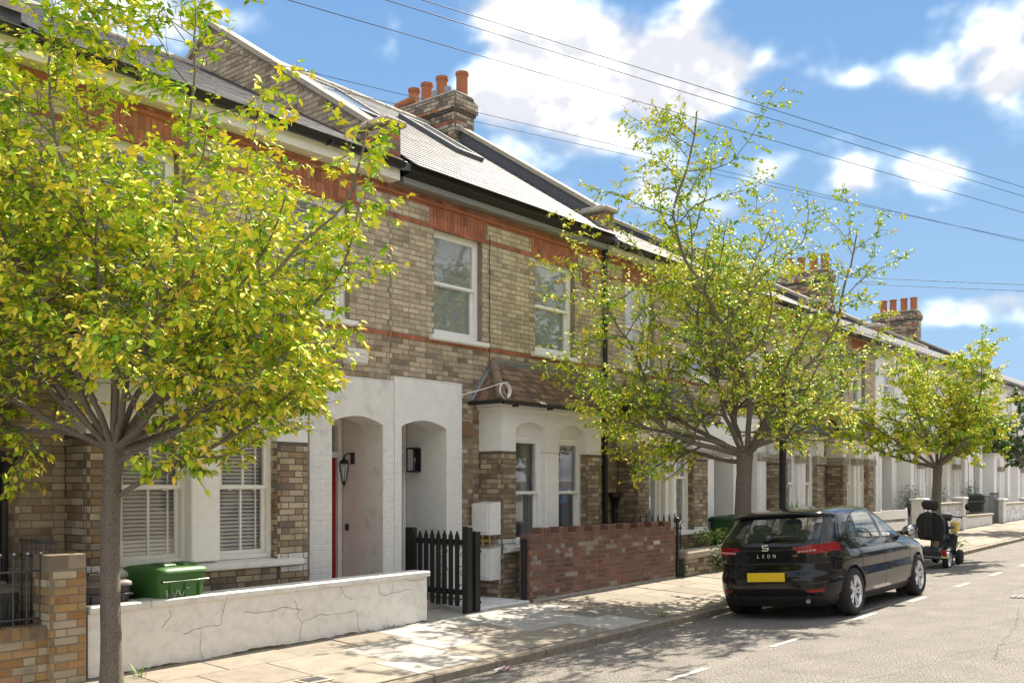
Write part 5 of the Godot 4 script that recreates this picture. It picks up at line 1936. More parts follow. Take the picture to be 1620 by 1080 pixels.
func bin(label: String, at: Vector3, turn: float, body: String, lidm: String, h: float, w: float, scrawl: bool) -> void:
	var t := thing("wheelie_bin", label, "bin", at, "wheelie bins in the front gardens")
	t.rotation.y = turn
	var mb := MB.new()
	var rows := []
	var prof := [[0.0, 0.78], [0.06, 0.8], [0.3, 0.86], [h - 0.22, 0.96], [h - 0.2, 1.0], [h - 0.1, 1.0]]
	var d := w * 1.12
	for p in prof:
		var line := PackedVector3Array()
		for k in 33:
			var a := TAU * k / 32
			var cx := signf(cos(a)) * pow(absf(cos(a)), 0.28)
			var cz := signf(sin(a)) * pow(absf(sin(a)), 0.28)
			line.append(Vector3(cx * w / 2 * p[1], p[0], cz * d / 2 * (p[1] if cz > 0 else 0.98)))
		rows.append(line)
	mb.sheet(rows, true)
	obj("body", mb, M[body], t)
	for k in [-1, 0, 1]:
		mb = MB.new()
		mb.boxt(Transform3D(Basis(), Vector3(k * w * 0.3, h - 0.26, d / 2 * 0.985)), Vector3(0.02, 0.16, 0.03), 0.005)
		obj("rib", mb, M[body], t)
	mb = MB.new()
	mb.boxt(Transform3D(Basis(), Vector3(0, h - 0.18, d / 2 * 0.99)), Vector3(w * 0.98, 0.02, 0.05), 0.006)
	obj("rim", mb, M[body], t)
	mb = MB.new()
	var lr := []
	for p in [[0.0, 1.06], [0.035, 1.05], [0.06, 0.9], [0.075, 0.5], [0.08, 0.02]]:
		var line := PackedVector3Array()
		for k in 33:
			var a := TAU * k / 32
			var cx := signf(cos(a)) * pow(absf(cos(a)), 0.28)
			var cz := signf(sin(a)) * pow(absf(sin(a)), 0.28)
			line.append(Vector3(cx * w / 2 * p[1], h - 0.1 + p[0], cz * d / 2 * p[1]))
		lr.append(line)
	mb.sheet(lr, true)
	mb.boxt(Transform3D(Basis(), Vector3(-w * 0.2, h - 0.03, d * 0.2)), Vector3(w * 0.3, 0.05, d * 0.36), 0.02)
	mb.boxt(Transform3D(Basis(), Vector3(w * 0.2, h - 0.03, d * 0.2)), Vector3(w * 0.3, 0.05, d * 0.36), 0.02)
	obj("lid", mb, M[lidm], t)
	mb = MB.new()
	mb.rod(Vector3(-w * 0.42, h - 0.1, -d / 2 - 0.07), Vector3(w * 0.42, h - 0.1, -d / 2 - 0.07), 0.018, 8)
	for s in [-1, 1]: mb.rod(Vector3(s * w * 0.42, h - 0.1, -d / 2 - 0.07), Vector3(s * w * 0.42, h - 0.14, -d / 2 + 0.05), 0.018, 8)
	obj("handle", mb, M[body], t)
	for s in [-1, 1]:
		mb = MB.new()
		mb.lathe(PackedVector2Array([Vector2(0, -0.025), Vector2(0.1, -0.025), Vector2(0.1, -0.025), Vector2(0.1, 0.025), Vector2(0.1, 0.025), Vector2(0, 0.025)]), Transform3D(Basis(Vector3(0, 0, 1), PI / 2), Vector3(s * w * 0.45, 0.1, -d / 2)), 16)
		obj("wheel", mb, M.rubber, t)
	if scrawl:
		mb = MB.new()
		var pts := PackedVector3Array()
		var rr := PackedFloat32Array()
		for q in [[-0.22, 0.44], [-0.215, 0.36], [-0.2, 0.4], [-0.18, 0.36], [-0.17, 0.4], [-0.15, 0.36], [-0.14, 0.41], [-0.12, 0.36], [-0.1, 0.43], [-0.08, 0.43], [-0.06, 0.38], [-0.03, 0.37], [-0.01, 0.42], [0.02, 0.45], [0.05, 0.44]]:
			pts.append(Vector3(q[0], q[1] + 0.36, d / 2 * 0.985))
			rr.append(0.004)
		mb.tube(pts, rr, 4)
		obj("paint_scrawl", mb, M.sign_white, t)

# ---------------------------------------------------------------- things along the street
func cable(label: String, a: Vector3, b: Vector3, sag: float, r: float) -> void:
	var mb := MB.new()
	var p := PackedVector3Array()
	var rr := PackedFloat32Array()
	for k in 33:
		var s := k / 32.0
		p.append(a.lerp(b, s) - Vector3(0, sag * 4.0 * s * (1 - s), 0))
		rr.append(r)
	mb.tube(p, rr, 5)
	tag(obj("overhead_cable", mb, M.black_plastic), label, "cable", "overhead cables")

func build_street() -> void:
	# telegraph cables, from a pole out of the frame
	var pole := Vector3(35.0, 6.75, 11.2)
	var t := thing("telegraph_pole", "wooden telegraph pole out of frame where the overhead cables gather", "pole", Vector3(35.0, 0.55, 11.2))
	var mb := MB.new()
	mb.tube(PackedVector3Array([Vector3(0, 0, 0), Vector3(0, 6.6, 0)]), PackedFloat32Array([0.14, 0.1]), 12)
	obj("shaft", mb, M.bark, t)
	mb = MB.new()
	mb.boxt(Transform3D(Basis(), Vector3(0, 6.1, 0)), Vector3(0.12, 0.12, 1.2), 0.01)
	obj("cross_arm", mb, M.bark_dark, t)
	var long := func(p: Vector3, q: Vector3, k: float) -> Vector3: return p + (p - q) * k
	var hook := pole + Vector3(0, 0.1, 0)
	cable("upper of the two thick black cables crossing the sky", hook, long.call(Vector3(5.61, 5.84, 4.3), hook, 0.25), 0.03, 0.0038)
	hook = pole + Vector3(0, -0.1, 0)
	cable("lower of the two thick black cables crossing the sky", hook, long.call(Vector3(5.51, 5.84, 4.1), hook, 0.25), 0.03, 0.0038)
	hook = pole + Vector3(0, -0.35, 0)
	cable("faint thin cable high across the blue sky above chimney", hook, long.call(Vector3(5.7, 6.33, 2.7), hook, 0.25), 0.03, 0.004)
	hook = pole + Vector3(0, -0.45, -0.3)
	cable("thin cable running from the near eaves across the chimney", hook, Vector3(4.95, 6.64, 0.24), 0.05, 0.0038)
	hook = pole + Vector3(0, -0.45, 0.3)
	cable("second thin cable crossing in front of the chimney stack", hook, Vector3(8.37, 7.11, -0.2), 0.05, 0.0038)
	cable("upper thin cable over the far roofs beside the far chimney", pole + Vector3(0, 0.2, 0), Vector3(25.67, 7.4, 0.19), 0.05, 0.007)
	cable("lower thin cable over the far roofs beside the far chimney", pole + Vector3(0, 0.0, 0.2), Vector3(25.77, 7.23, 0.32), 0.05, 0.007)
	cable("thin pale cable strung along the eaves below the slate roof", Vector3(14.5, 6.12, 0.42), Vector3(9.5, 5.98, 0.06), 0.03, 0.004)
	# a loose cable down the brick front
	mb = MB.new()
	var p := PackedVector3Array()
	var rr := PackedFloat32Array()
	for k in 20:
		p.append(Vector3(11.47 + 0.008 * sin(k * 1.3), lerpf(5.75, 3.75, k / 19.0), 0.02))
		rr.append(0.0065)
	mb.tube(p, rr, 5)
	tag(obj("wall_cable", mb, M.black_plastic), "black cable clipped down brickwork between the two upper windows", "cable")
	# coil of white cable on the bay roof gutter
	t = thing("cable_coil", "coil of white cable hung at the corner of the bay roof", "cable", Vector3(11.12, 3.3, 0.62))
	for c in 4:
		mb = MB.new()
		p = PackedVector3Array()
		rr = PackedFloat32Array()
		for k in 25:
			var a := TAU * k / 24
			p.append(Vector3(cos(a) * (0.105 + 0.006 * c), sin(a) * (0.105 + 0.005 * c), 0.012 * c - 0.02))
			rr.append(0.007)
		mb.tube(p, rr, 6, false)
		obj("loop", mb, M.white_paint, t)
	mb = MB.new()
	mb.tube(PackedVector3Array([Vector3(-0.05, 0.11, 0), Vector3(-0.2, 0.03, -0.2), Vector3(-0.4, -0.06, -0.45), Vector3(-0.6, -0.07, -0.6)]), PackedFloat32Array([0.007, 0.007, 0.007, 0.007]), 6)
	obj("tail", mb, M.white_paint, t)
	# parking sign on a black pole
	t = thing("sign_pole", "black sign pole behind the car roof with tall white parking plate", "sign", on(15.45, 3.0))
	mb = MB.new()
	mb.rod(Vector3.ZERO, Vector3(0, 3.85, 0), 0.057, 14)
	obj("pole", mb, M.black_iron, t)
	mb = MB.new()
	mb.boxt(Transform3D(Basis(), Vector3(0.1, 2.72, 0.075)), Vector3(0.2, 0.66, 0.006), 0.002)
	obj("plate", mb, M.sign_white, t)
	for k in 13:      # lines of small print, too far off to read
		mb = MB.new()
		var wd: float = [0.13, 0.15, 0.1, 0.0, 0.15, 0.14, 0.12, 0.0, 0.15, 0.09, 0.0, 0.14, 0.11][k]
		if wd == 0.0: continue
		var u := -wd / 2
		while u < wd / 2:
			var l := rng.randf_range(0.012, 0.034)
			mb.box(Vector3(0.1 + u, 2.985 - 0.044 * k, 0.0775), Vector3(0.1 + minf(u + l, wd / 2), 3.007 - 0.044 * k, 0.0795))
			u += l + 0.009
		obj("print_line", mb, M.print_red if k == 8 else M.print, t)
	# flower pot
	t = thing("plant_pot", "pale round plant pot with spiky green leaves beside the sign pole", "plant pot", on(20.9, 0.75, 0.38))
	mb = MB.new()
	mb.lathe(PackedVector2Array([Vector2(0.0, 0), Vector2(0.2, 0), Vector2(0.22, 0.02), Vector2(0.29, 0.36), Vector2(0.29, 0.36), Vector2(0.32, 0.36), Vector2(0.33, 0.42), Vector2(0.33, 0.42), Vector2(0.28, 0.42), Vector2(0.26, 0.36), Vector2(0, 0.36)]), Transform3D(Basis(), Vector3.ZERO), 24)
	obj("pot", mb, M.old_stucco, t)
	var leaves := MB.new()
	for k in 60:
		var a := rng.randf() * TAU
		var l := rng.randf_range(0.35, 0.62)
		var lean := rng.randf_range(0.1, 0.75)
		blade(leaves, Vector3(cos(a), 0, sin(a)) * 0.12 + Vector3(0, 0.36, 0), Vector3(cos(a) * lean, 1, sin(a) * lean).normalized(), l, 0.035, Color(0.16, 0.27, 0.06) * rng.randf_range(0.7, 1.3))
	obj("leaves", leaves, M.plant, t)
	t = thing("plinth", "low rendered plinth carrying the pale plant pot", "plinth", on(20.9, 0.75))
	mb = MB.new()
	mb.boxt(Transform3D(Basis(), Vector3(0, 0.19, 0)), Vector3(0.7, 0.38, 0.6), 0.01)
	obj("block", mb, M.old_stucco, t)
	# litter in the gutter
	mb = MB.new()
	for k in 9:
		var a := Vector3(rng.randf_range(-0.1, 0.1), rng.randf_range(0.0, 0.035), rng.randf_range(-0.05, 0.05))
		mb.col = [Color(0.8, 0.8, 0.78), Color(0.75, 0.72, 0.7), Color(0.55, 0.1, 0.12)][k % 3]
		mb.quad(a, a + Vector3(0.07, 0.012, 0.01), a + Vector3(0.06, 0.03, 0.05), a + Vector3(0.0, 0.005, 0.045))
	tag(obj("crumpled_wrapper", mb, M.tint, null, on(7.75, 3.36, 0.004)), "crumpled white and red wrapper lying in the gutter by kerb", "litter")
	# round straw ornament hanging in the blinded window
	mb = MB.new()
	mb.col = Color(0.42, 0.27, 0.11)
	mb.lathe(PackedVector2Array([Vector2(0.0, -0.012), Vector2(0.085, -0.01), Vector2(0.1, 0.0), Vector2(0.085, 0.01), Vector2(0.0, 0.02)]), Transform3D(Basis(Vector3.RIGHT, PI / 2), Vector3.ZERO), 18)
	for k in 18:
		var a := TAU * k / 18
		mb.boxt(Transform3D(Basis(Vector3(0, 0, 1), a), Vector3(cos(a) * 0.075, sin(a) * 0.075, 0.012)), Vector3(0.045, 0.014, 0.014), 0.004)
	tag(obj("straw_ornament", mb, M.tint, null, Vector3(5.82, 2.34, 0.29)), "round straw ornament hanging in the blinded bay window", "ornament")

func blade(mb: MB, at: Vector3, dir: Vector3, l: float, w: float, c: Color) -> void:
	mb.col = c
	var s := dir.cross(Vector3.UP)
	if s.length() < 0.01: s = Vector3.RIGHT
	s = s.normalized() * w / 2
	var p := at
	var d := dir
	var pw := 0.6
	for k in 4:
		var q := p + d * l / 4
		var nw: float = [1.0, 0.9, 0.6, 0.05][k]
		mb.quad(p - s * pw, p + s * pw, q + s * nw, q - s * nw)
		pw = nw
		p = q
		d = (d + Vector3(0, -0.16, 0) + Vector3(dir.x, 0, dir.z) * 0.15).normalized()

# ---------------------------------------------------------------- vehicles
func table(t: Array, y: float) -> float:
	for i in t.size() - 1:
		if y <= t[i + 1][0]:
			var k := clampf((y - t[i][0]) / (t[i + 1][0] - t[i][0]), 0, 1)
			return lerpf(t[i][1], t[i + 1][1], k)
	return t[-1][1]

func in_poly(p: Vector2, poly: PackedVector2Array) -> bool:
	return Geometry2D.is_point_in_polygon(p, poly)

func make_car(label: String, at: Vector3, roll: float, paint: Material, lettered := false) -> Node3D:
	var car := thing("parked_car", label, "car", at)
	car.basis = Basis(Vector3(0, 0, 1), atan(RISE)) * Basis(Vector3.RIGHT, roll)
	var XR := [[0.18, 0.12], [0.28, 0.03], [0.40, 0.0], [0.56, 0.005], [0.60, 0.02], [0.64, 0.05], [0.74, 0.075], [0.86, 0.055], [0.93, 0.04], [0.985, 0.05], [1.02, 0.09], [1.05, 0.13], [1.32, 0.455], [1.34, 0.43], [1.36, 0.40], [1.395, 0.40], [1.415, 0.50], [1.44, 0.80], [1.458, 1.3], [1.463, 1.65]]
	var XF := [[0.18, 4.14], [0.3, 4.24], [0.45, 4.28], [0.6, 4.27], [0.7, 4.22], [0.78, 4.1], [0.86, 3.85], [0.93, 3.42], [0.98, 3.15], [1.0, 3.07], [1.2, 2.68], [1.35, 2.37], [1.41, 2.2], [1.44, 2.03], [1.458, 1.87], [1.463, 1.78]]
	var HW := [[0.18, 0.79], [0.25, 0.845], [0.35, 0.885], [0.5, 0.9], [0.62, 0.892], [0.72, 0.906], [0.80, 0.908], [0.88, 0.892], [0.95, 0.865], [1.0, 0.848], [1.1, 0.812], [1.25, 0.752], [1.36, 0.695], [1.40, 0.655], [1.43, 0.58], [1.45, 0.45], [1.46, 0.3], [1.463, 0.18]]
	var ys := []
	var y := 0.18
	while y < 1.0:
		ys.append(y)
		y += 0.0228
	while y < 1.412:
		ys.append(y)
		y += 0.026
	ys.append_array([1.42, 1.432, 1.442, 1.45, 1.458, 1.463])
	var NS := 92
	var NE := 32
	var N := 2 * (NS + NE)
	var poly := func(a: Array) -> PackedVector2Array:
		var p := PackedVector2Array()
		for q in a: p.append(Vector2(q[0], q[1]))
		return p
	var side := {
		"front_window": poly.call([[2.03, 0.975], [2.5, 0.962], [2.95, 0.95], [2.87, 1.02], [2.36, 1.335], [2.17, 1.378], [2.0, 1.388]]),
		"rear_window": poly.call([[1.13, 1.025], [1.5, 0.995], [1.95, 0.978], [1.92, 1.388], [1.6, 1.384], [1.35, 1.362], [1.25, 1.338]]),
		"quarter_window": poly.call([[0.80, 1.075], [1.07, 1.035], [1.19, 1.318], [1.00, 1.235]])}
	var doors := {
		"front_door": poly.call([[1.985, 0.27], [2.95, 0.27], [3.08, 0.55], [3.04, 0.95], [2.9, 1.03], [2.35, 1.35], [1.965, 1.405]]),
		"rear_door": poly.call([[1.32, 0.27], [1.97, 0.27], [1.95, 1.405], [1.4, 1.385], [1.22, 1.33], [1.1, 1.04], [1.06, 0.8], [1.12, 0.6], [1.22, 0.45]])}
	var rear := {
		"rear_window": poly.call([[-0.70, 1.05], [0.70, 1.05], [0.63, 1.328], [-0.63, 1.328]]),
		"tail_light": poly.call([[0.34, 0.955], [0.62, 0.985], [1.04, 1.0], [1.14, 0.935], [1.08, 0.895], [0.62, 0.862], [0.47, 0.882]]),
		"reflector": poly.call([[0.5, 0.40], [0.80, 0.42], [0.74, 0.375], [0.56, 0.365]])}
	var front := {"windscreen": poly.call([[-0.72, 1.02], [0.72, 1.02], [0.56, 1.375], [-0.56, 1.375]]), "head_light": poly.call([[0.5, 0.62], [0.5, 0.70], [0.8, 0.78], [1.1, 0.78], [1.1, 0.68], [0.8, 0.62]])}
	var V := []
	var Q := []
	var axles := [Vector2(0.82, 0.315), Vector2(3.456, 0.315)]
	var RA := 0.352
	for yy in ys:
		var xr := table(XR, yy)
		var xf := table(XF, yy)
		var w := table(HW, yy)
		var xc := (xr + xf) / 2
		var a := (xf - xr) / 2
		var nexp := 5.2 if yy < 0.95 else lerpf(5.2, 5.8, clampf((yy - 0.95) / 0.1, 0, 1))
		var line := PackedVector3Array()
		for k in N:
			var r: Vector2
			if k < NE: r = Vector2(-1, -1 + 2.0 * k / NE)                       # rear, left to right
			elif k < NE + NS: r = Vector2(-1 + 2.0 * (k - NE) / NS, 1)             # right side, to the front
			elif k < 2 * NE + NS: r = Vector2(1, 1 - 2.0 * (k - NE - NS) / NE)     # front
			else: r = Vector2(1 - 2.0 * (k - 2 * NE - NS) / NS, -1)                # left side
			var s := 1.0 / pow(pow(absf(r.x), nexp) + pow(absf(r.y), nexp), 1.0 / nexp)
			line.append(Vector3(xc + a * r.x * s, yy, w * r.y * s))
		V.append(line)
	# unrolled distance from the middle of the tail
	for i in V.size():
		var q := PackedFloat32Array()
		q.resize(N)
		var mid := NE / 2
		var d := 0.0
		for k in N / 2 + 1:
			if k > 0: d += V[i][(mid + k) % N].distance_to(V[i][(mid + k - 1) % N])
			q[(mid + k) % N] = d
		d = 0.0
		for k in range(1, N / 2):
			d += V[i][(mid - k + N) % N].distance_to(V[i][(mid - k + 1 + N) % N])
			q[(mid - k + N) % N] = -d
		Q.append(q)
	# draw the mesh towards the outlines so that they come out clean
	var snap := func(p: Vector2, pl: PackedVector2Array, reach: float) -> Vector2:
		var best := reach
		var out := p
		for k in pl.size():
			var c := Geometry2D.get_closest_point_to_segment(p, pl[k], pl[(k + 1) % pl.size()])
			var dd := c.distance_to(p)
			if dd < best:
				best = dd
				out = c
		return out
	var width_at := func(x: float, yy: float) -> float:
		var xr := table(XR, yy)
		var xf := table(XF, yy)
		var nexp := 5.2 if yy < 0.95 else lerpf(5.2, 5.8, clampf((yy - 0.95) / 0.1, 0, 1))
		var u := clampf(absf((x - (xr + xf) / 2) / ((xf - xr) / 2)), 0, 0.999)
		return table(HW, yy) * pow(1.0 - pow(u, nexp), 1.0 / nexp)
	for i in V.size():
		for k in N:
			var p: Vector3 = V[i][k]
			var is_side := k > NE and k < NE + NS or k > 2 * NE + NS
			if is_side:
				var s := Vector2(p.x, p.y)
				var moved := s
				for c in axles:
					var d: float = s.distance_to(c)
					if absf(d - RA) < 0.019: moved = c + (s - c).normalized() * RA
				if moved == s:
					for n in side:
						moved = snap.call(s, side[n], 0.0145)
						if moved != s: break
				if moved != s:
					var z: float = width_at.call(moved.x, moved.y)
					V[i][k] = Vector3(moved.x, moved.y, z * signf(p.z))
			var q: float = Q[i][k]
			if absf(q) < 1.35 and not is_side:
				var s := Vector2(absf(q), p.y)
				for n in rear:
					var t := s
					if n == "rear_window": t.x = q
					var m: Vector2 = snap.call(t, rear[n], 0.018)
					if m != t:
						# slide along the outline and up by the same amounts
						var kk := k
						var dq: float = (m.x - t.x) * (1.0 if n == "rear_window" or q >= 0 else -1.0)
						var tang: Vector3 = (V[i][(k + 1) % N] - V[i][(k - 1 + N) % N]).normalized()
						var upv: Vector3 = V[mini(i + 1, V.size() - 1)][kk] - V[maxi(i - 1, 0)][kk]
						V[i][k] = p + tang * dq + upv * ((m.y - t.y) / maxf(upv.y, 0.005))
						Q[i][k] = q + dq
						break
	var NR := []
	for i in V.size():
		var line := PackedVector3Array()
		for k in N:
			var du: Vector3 = V[i][(k + 1) % N] - V[i][(k - 1 + N) % N]
			var dv: Vector3 = V[mini(i + 1, V.size() - 1)][k] - V[maxi(i - 1, 0)][k]
			var m := dv.cross(du).normalized()
			var c: Vector3 = V[i][k] - Vector3(2.1, 0.7, 0)
			if m.dot(c) < 0: m = -m
			line.append(m)
		NR.append(line)
	var MBs := {}
	for i in V.size() - 1:
		for k in N:
			var k2 := (k + 1) % N
			var c: Vector3 = (V[i][k] + V[i][k2] + V[i + 1][k] + V[i + 1][k2]) / 4.0
			var is_side := k >= NE and k < NE + NS or k >= 2 * NE + NS
			var s := Vector2(c.x, c.y)
			var name := "body"
			if is_side and (s.distance_to(axles[0]) < RA or s.distance_to(axles[1]) < RA): continue
			var q: float = (Q[i][k] + Q[i + 1][k] + Q[i][k2] + Q[i + 1][k2]) / 4.0
			if is_side:
				var hand := "R" if c.z > 0 else "L"
				for n in doors:
					if in_poly(s, doors[n]): name = n + hand
				for n in side:
					if in_poly(s, side[n]): name = n + hand
			if absf(q) < 1.35 and c.x < 1.8:
				for n in rear:
					if in_poly(Vector2(q if n == "rear_window" else absf(q), c.y), rear[n]):
						name = "back_glass" if n == "rear_window" else n + ("R" if q > 0 else "L")
				if c.y < 0.325 and absf(q) < 1.0: name = "bumper_trim"
			elif not is_side:
				var fz := c.z
				if in_poly(Vector2(fz, c.y), front.windscreen): name = "windscreen"
				elif in_poly(Vector2(absf(fz) * 1.15, c.y), front.head_light): name = "head_light" + ("R" if fz > 0 else "L")
			if is_side and c.y < 0.27: name = "sill_trim"
			if not MBs.has(name): MBs[name] = MB.new()
			MBs[name].quadn(V[i][k], V[i][k2], V[i + 1][k2], V[i + 1][k], NR[i][k], NR[i][k2], NR[i + 1][k2], NR[i + 1][k])
	# roof cap
	var topi := V.size() - 1
	for k in N:
		MBs.body.trin(Vector3(1.7, 1.465, 0), V[topi][k], V[topi][(k + 1) % N], Vector3.UP, Vector3.UP, Vector3.UP)
	var plain := {"body": ["body", paint], "bumper_trim": ["rear_bumper_trim", M.car_trim], "sill_trim": ["sill_trim", M.car_trim], "back_glass": ["rear_window", M.car_glass], "windscreen": ["windscreen", M.car_glass]}
	var done := {}
	for n in MBs:
		if plain.has(n):
			done[n] = obj(plain[n][0], MBs[n], plain[n][1], car)
		elif n.begins_with("front_door") or n.begins_with("rear_door"):
			done[n] = obj("front_door" if n[0] == "f" else "rear_door", MBs[n], paint, car)
		elif "window" in n:
			done[n] = obj(n.left(n.length() - 1), MBs[n], M.car_glass, car)
		elif n.begins_with("tail"):
			done[n] = obj("tail_light", MBs[n], M.tail_red, car)
		elif n.begins_with("refl"):
			done[n] = obj("reflector", MBs[n], M.tail_red, car)
		elif n.begins_with("head"):
			done[n] = obj("headlight", MBs[n], M.chrome, car)
	# seams: narrow dark strips that follow the skin
	var seam := func(pl: PackedVector2Array, sgn: float, wide: float, m: Material, called: String, closed := true, out := 0.0025) -> void:
		var mb := MB.new()
		var last := pl.size() if closed else pl.size() - 1
		for k in last:
			var A := pl[k]
			var B := pl[(k + 1) % pl.size()]
			var steps := maxi(1, int(A.distance_to(B) / 0.05))
			for j in steps:
				var a := A.lerp(B, float(j) / steps)
				var b := A.lerp(B, float(j + 1) / steps)
				var pa := Vector3(a.x, a.y, (width_at.call(a.x, a.y) + out) * sgn)
				var pb := Vector3(b.x, b.y, (width_at.call(b.x, b.y) + out) * sgn)
				var t := (pb - pa).normalized()
				var nn := Vector3(0, 0.3, sgn).normalized()
				var sd := t.cross(nn).normalized() * wide / 2
				mb.quad(pa - sd, pb - sd, pb + sd, pa + sd)
		obj(called, mb, m, car)
	for sgn in [1.0, -1.0]:
		seam.call(poly.call([[1.985, 0.29], [1.965, 1.02]]), sgn, 0.007, M.car_trim, "door_gap", false, 0.0035)
		seam.call(poly.call([[3.0, 0.30], [3.09, 0.55], [3.05, 0.93]]), sgn, 0.007, M.car_trim, "door_gap", false, 0.0035)
		seam.call(poly.call([[1.15, 0.6], [1.07, 0.8], [1.12, 1.05]]), sgn, 0.007, M.car_trim, "door_gap", false, 0.0035)
		for n in side: seam.call(side[n], sgn, 0.022, M.car_trim, "window_seal", true, 0.0035)
	# rear screen surround and the tailgate line
	var mb := MB.new()
	for sgn in [1.0, -1.0]:
		var zs := [[0.72, 1.34], [0.78, 1.05], [0.80, 0.98]]
		var pts := PackedVector3Array()
		var rr := PackedFloat32Array()
		for zq in zs:
			pts.append(Vector3(table(XR, zq[1]) + 0.055, zq[1], zq[0] * 0.93 * sgn))
			rr.append(0.004)
		mb.tube(pts, rr, 5)
	obj("tailgate_gap", mb, M.car_trim, car)
	# light strips in the lamps
	for sgn in [1.0, -1.0]:
		mb = MB.new()
		for k in 5:
			var z: float = (0.46 + 0.05 * k) * sgn
			mb.boxt(Transform3D(Basis(), Vector3(0.052 + 0.004 * k, 0.895 + 0.004 * k, z)), Vector3(0.03, 0.03, 0.045), 0.008)
		obj("reversing_light", mb, M.tail_clear, done["tail_light" + ("R" if sgn > 0 else "L")])
	# spoiler lip, wiper, badge, plate
	mb = MB.new()
	var sp := PackedVector3Array()
	var sr := PackedFloat32Array()
	for k in 17:
		var z := lerpf(-0.62, 0.62, k / 16.0)
		sp.append(Vector3(0.405 + 0.09 * z * z + (0.1 if absf(z) > 0.62 else 0.0), 1.385 - 0.09 * z * z, z))
		sr.append(0.014)
	mb.tube(sp, sr, 8)
	obj("spoiler", mb, paint, car)
	mb = MB.new()
	mb.tube(PackedVector3Array([Vector3(0.12, 1.06, 0.0), Vector3(0.13, 1.085, 0.12), Vector3(0.15, 1.1, 0.42)]), PackedFloat32Array([0.022, 0.016, 0.007]), 7)
	mb.ball(Vector3(0.115, 1.058, -0.01), Vector3(0.03, 0.025, 0.06))
	obj("wiper", mb, M.car_trim, car)
	var pl := part("number_plate", car)
	mb = MB.new()
	mb.boxt(Transform3D(Basis(Vector3(0, 0, 1), -0.05), Vector3(-0.006, 0.575, 0)), Vector3(0.012, 0.118, 0.53), 0.004)
	obj("plate", mb, M.plate_yellow, pl)
	mb = MB.new()
	mb.boxt(Transform3D(Basis(Vector3(0, 0, 1), -0.05), Vector3(0.002, 0.575, 0)), Vector3(0.012, 0.132, 0.546), 0.004)
	obj("holder", mb, M.car_trim, pl)
	# stepped letter badge
	var bd := part("badge", car)
	var bx := table(XR, 0.955) - 0.006
	for q in [[0.0, 0.99, 0.085], [0.008, 0.957, 0.09], [-0.006, 0.924, 0.085]]:
		mb = MB.new()
		mb.boxt(Transform3D(Basis(Vector3.RIGHT, 0.0), Vector3(bx, q[1], q[0])), Vector3(0.012, 0.018, q[2]), 0.004)
		obj("bar", mb, M.chrome, bd)
	for q in [[-0.036, 0.974], [0.036, 0.941]]:
		mb = MB.new()
		mb.boxt(Transform3D(Basis(Vector3.RIGHT, 0.0), Vector3(bx, q[1], q[0])), Vector3(0.012, 0.034, 0.02), 0.004)
		obj("bar", mb, M.chrome, bd)
	if lettered:
		var fnt := SystemFont.new()
		fnt.font_names = ["Droid Sans"]
		for wd in [["LEON", 0.0, 0.062, 0.0035], ["TSI", 0.4, 0.034, 0.0022]]:
			var step := 0
			for ch in wd[0]:
				var tm := TextMesh.new()
				tm.font = fnt
				tm.text = ch
				tm.font_size = 24
				tm.pixel_size = wd[3] * 0.75
				tm.depth = 0.004
				var o := MeshInstance3D.new()
				o.name = "lettering"
				o.mesh = tm
				o.material_override = M.chrome
				var z: float = wd[1] + (step - (wd[0].length() - 1) / 2.0) * wd[2] * (1.25 if wd[0] == "LEON" else 0.75)
				o.transform = Transform3D(Basis(Vector3.UP, -PI / 2), Vector3(table(XR, 0.85) + 0.03 * absf(z) - 0.006, 0.85, z))
				car.add_child(o, true)
				step += 1
	# mirrors and handles
	for sgn in [1.0, -1.0]:
		var mi := part("wing_mirror", car)
		mb = MB.new()
		mb.ball(Vector3(2.86, 1.02, 0.985 * sgn), Vector3(0.085, 0.078, 0.115), 16, 12)
		mb.rod(Vector3(2.88, 0.98, 0.84 * sgn), Vector3(2.87, 1.0, 0.93 * sgn), 0.026, 8)
		obj("shell", mb, paint, mi)
		mb = MB.new()
		mb.ball(Vector3(2.79, 1.02, 0.985 * sgn), Vector3(0.018, 0.066, 0.1), 16, 10)
		obj("mirror_glass", mb, M.chrome, mi)
		for n in [["rear_door", 1.28], ["front_door", 2.18]]:
			mb = MB.new()
			var hz: float = width_at.call(n[1], 0.90) + 0.02
			mb.tube(PackedVector3Array([Vector3(n[1] - 0.1, 0.905, (hz - 0.025) * sgn), Vector3(n[1] - 0.06, 0.905, hz * sgn), Vector3(n[1] + 0.06, 0.9, hz * sgn), Vector3(n[1] + 0.1, 0.9, (hz - 0.025) * sgn)]), PackedFloat32Array([0.012, 0.014, 0.014, 0.012]), 8)
			obj("handle", mb, paint, done[n[0] + ("R" if sgn > 0 else "L")])
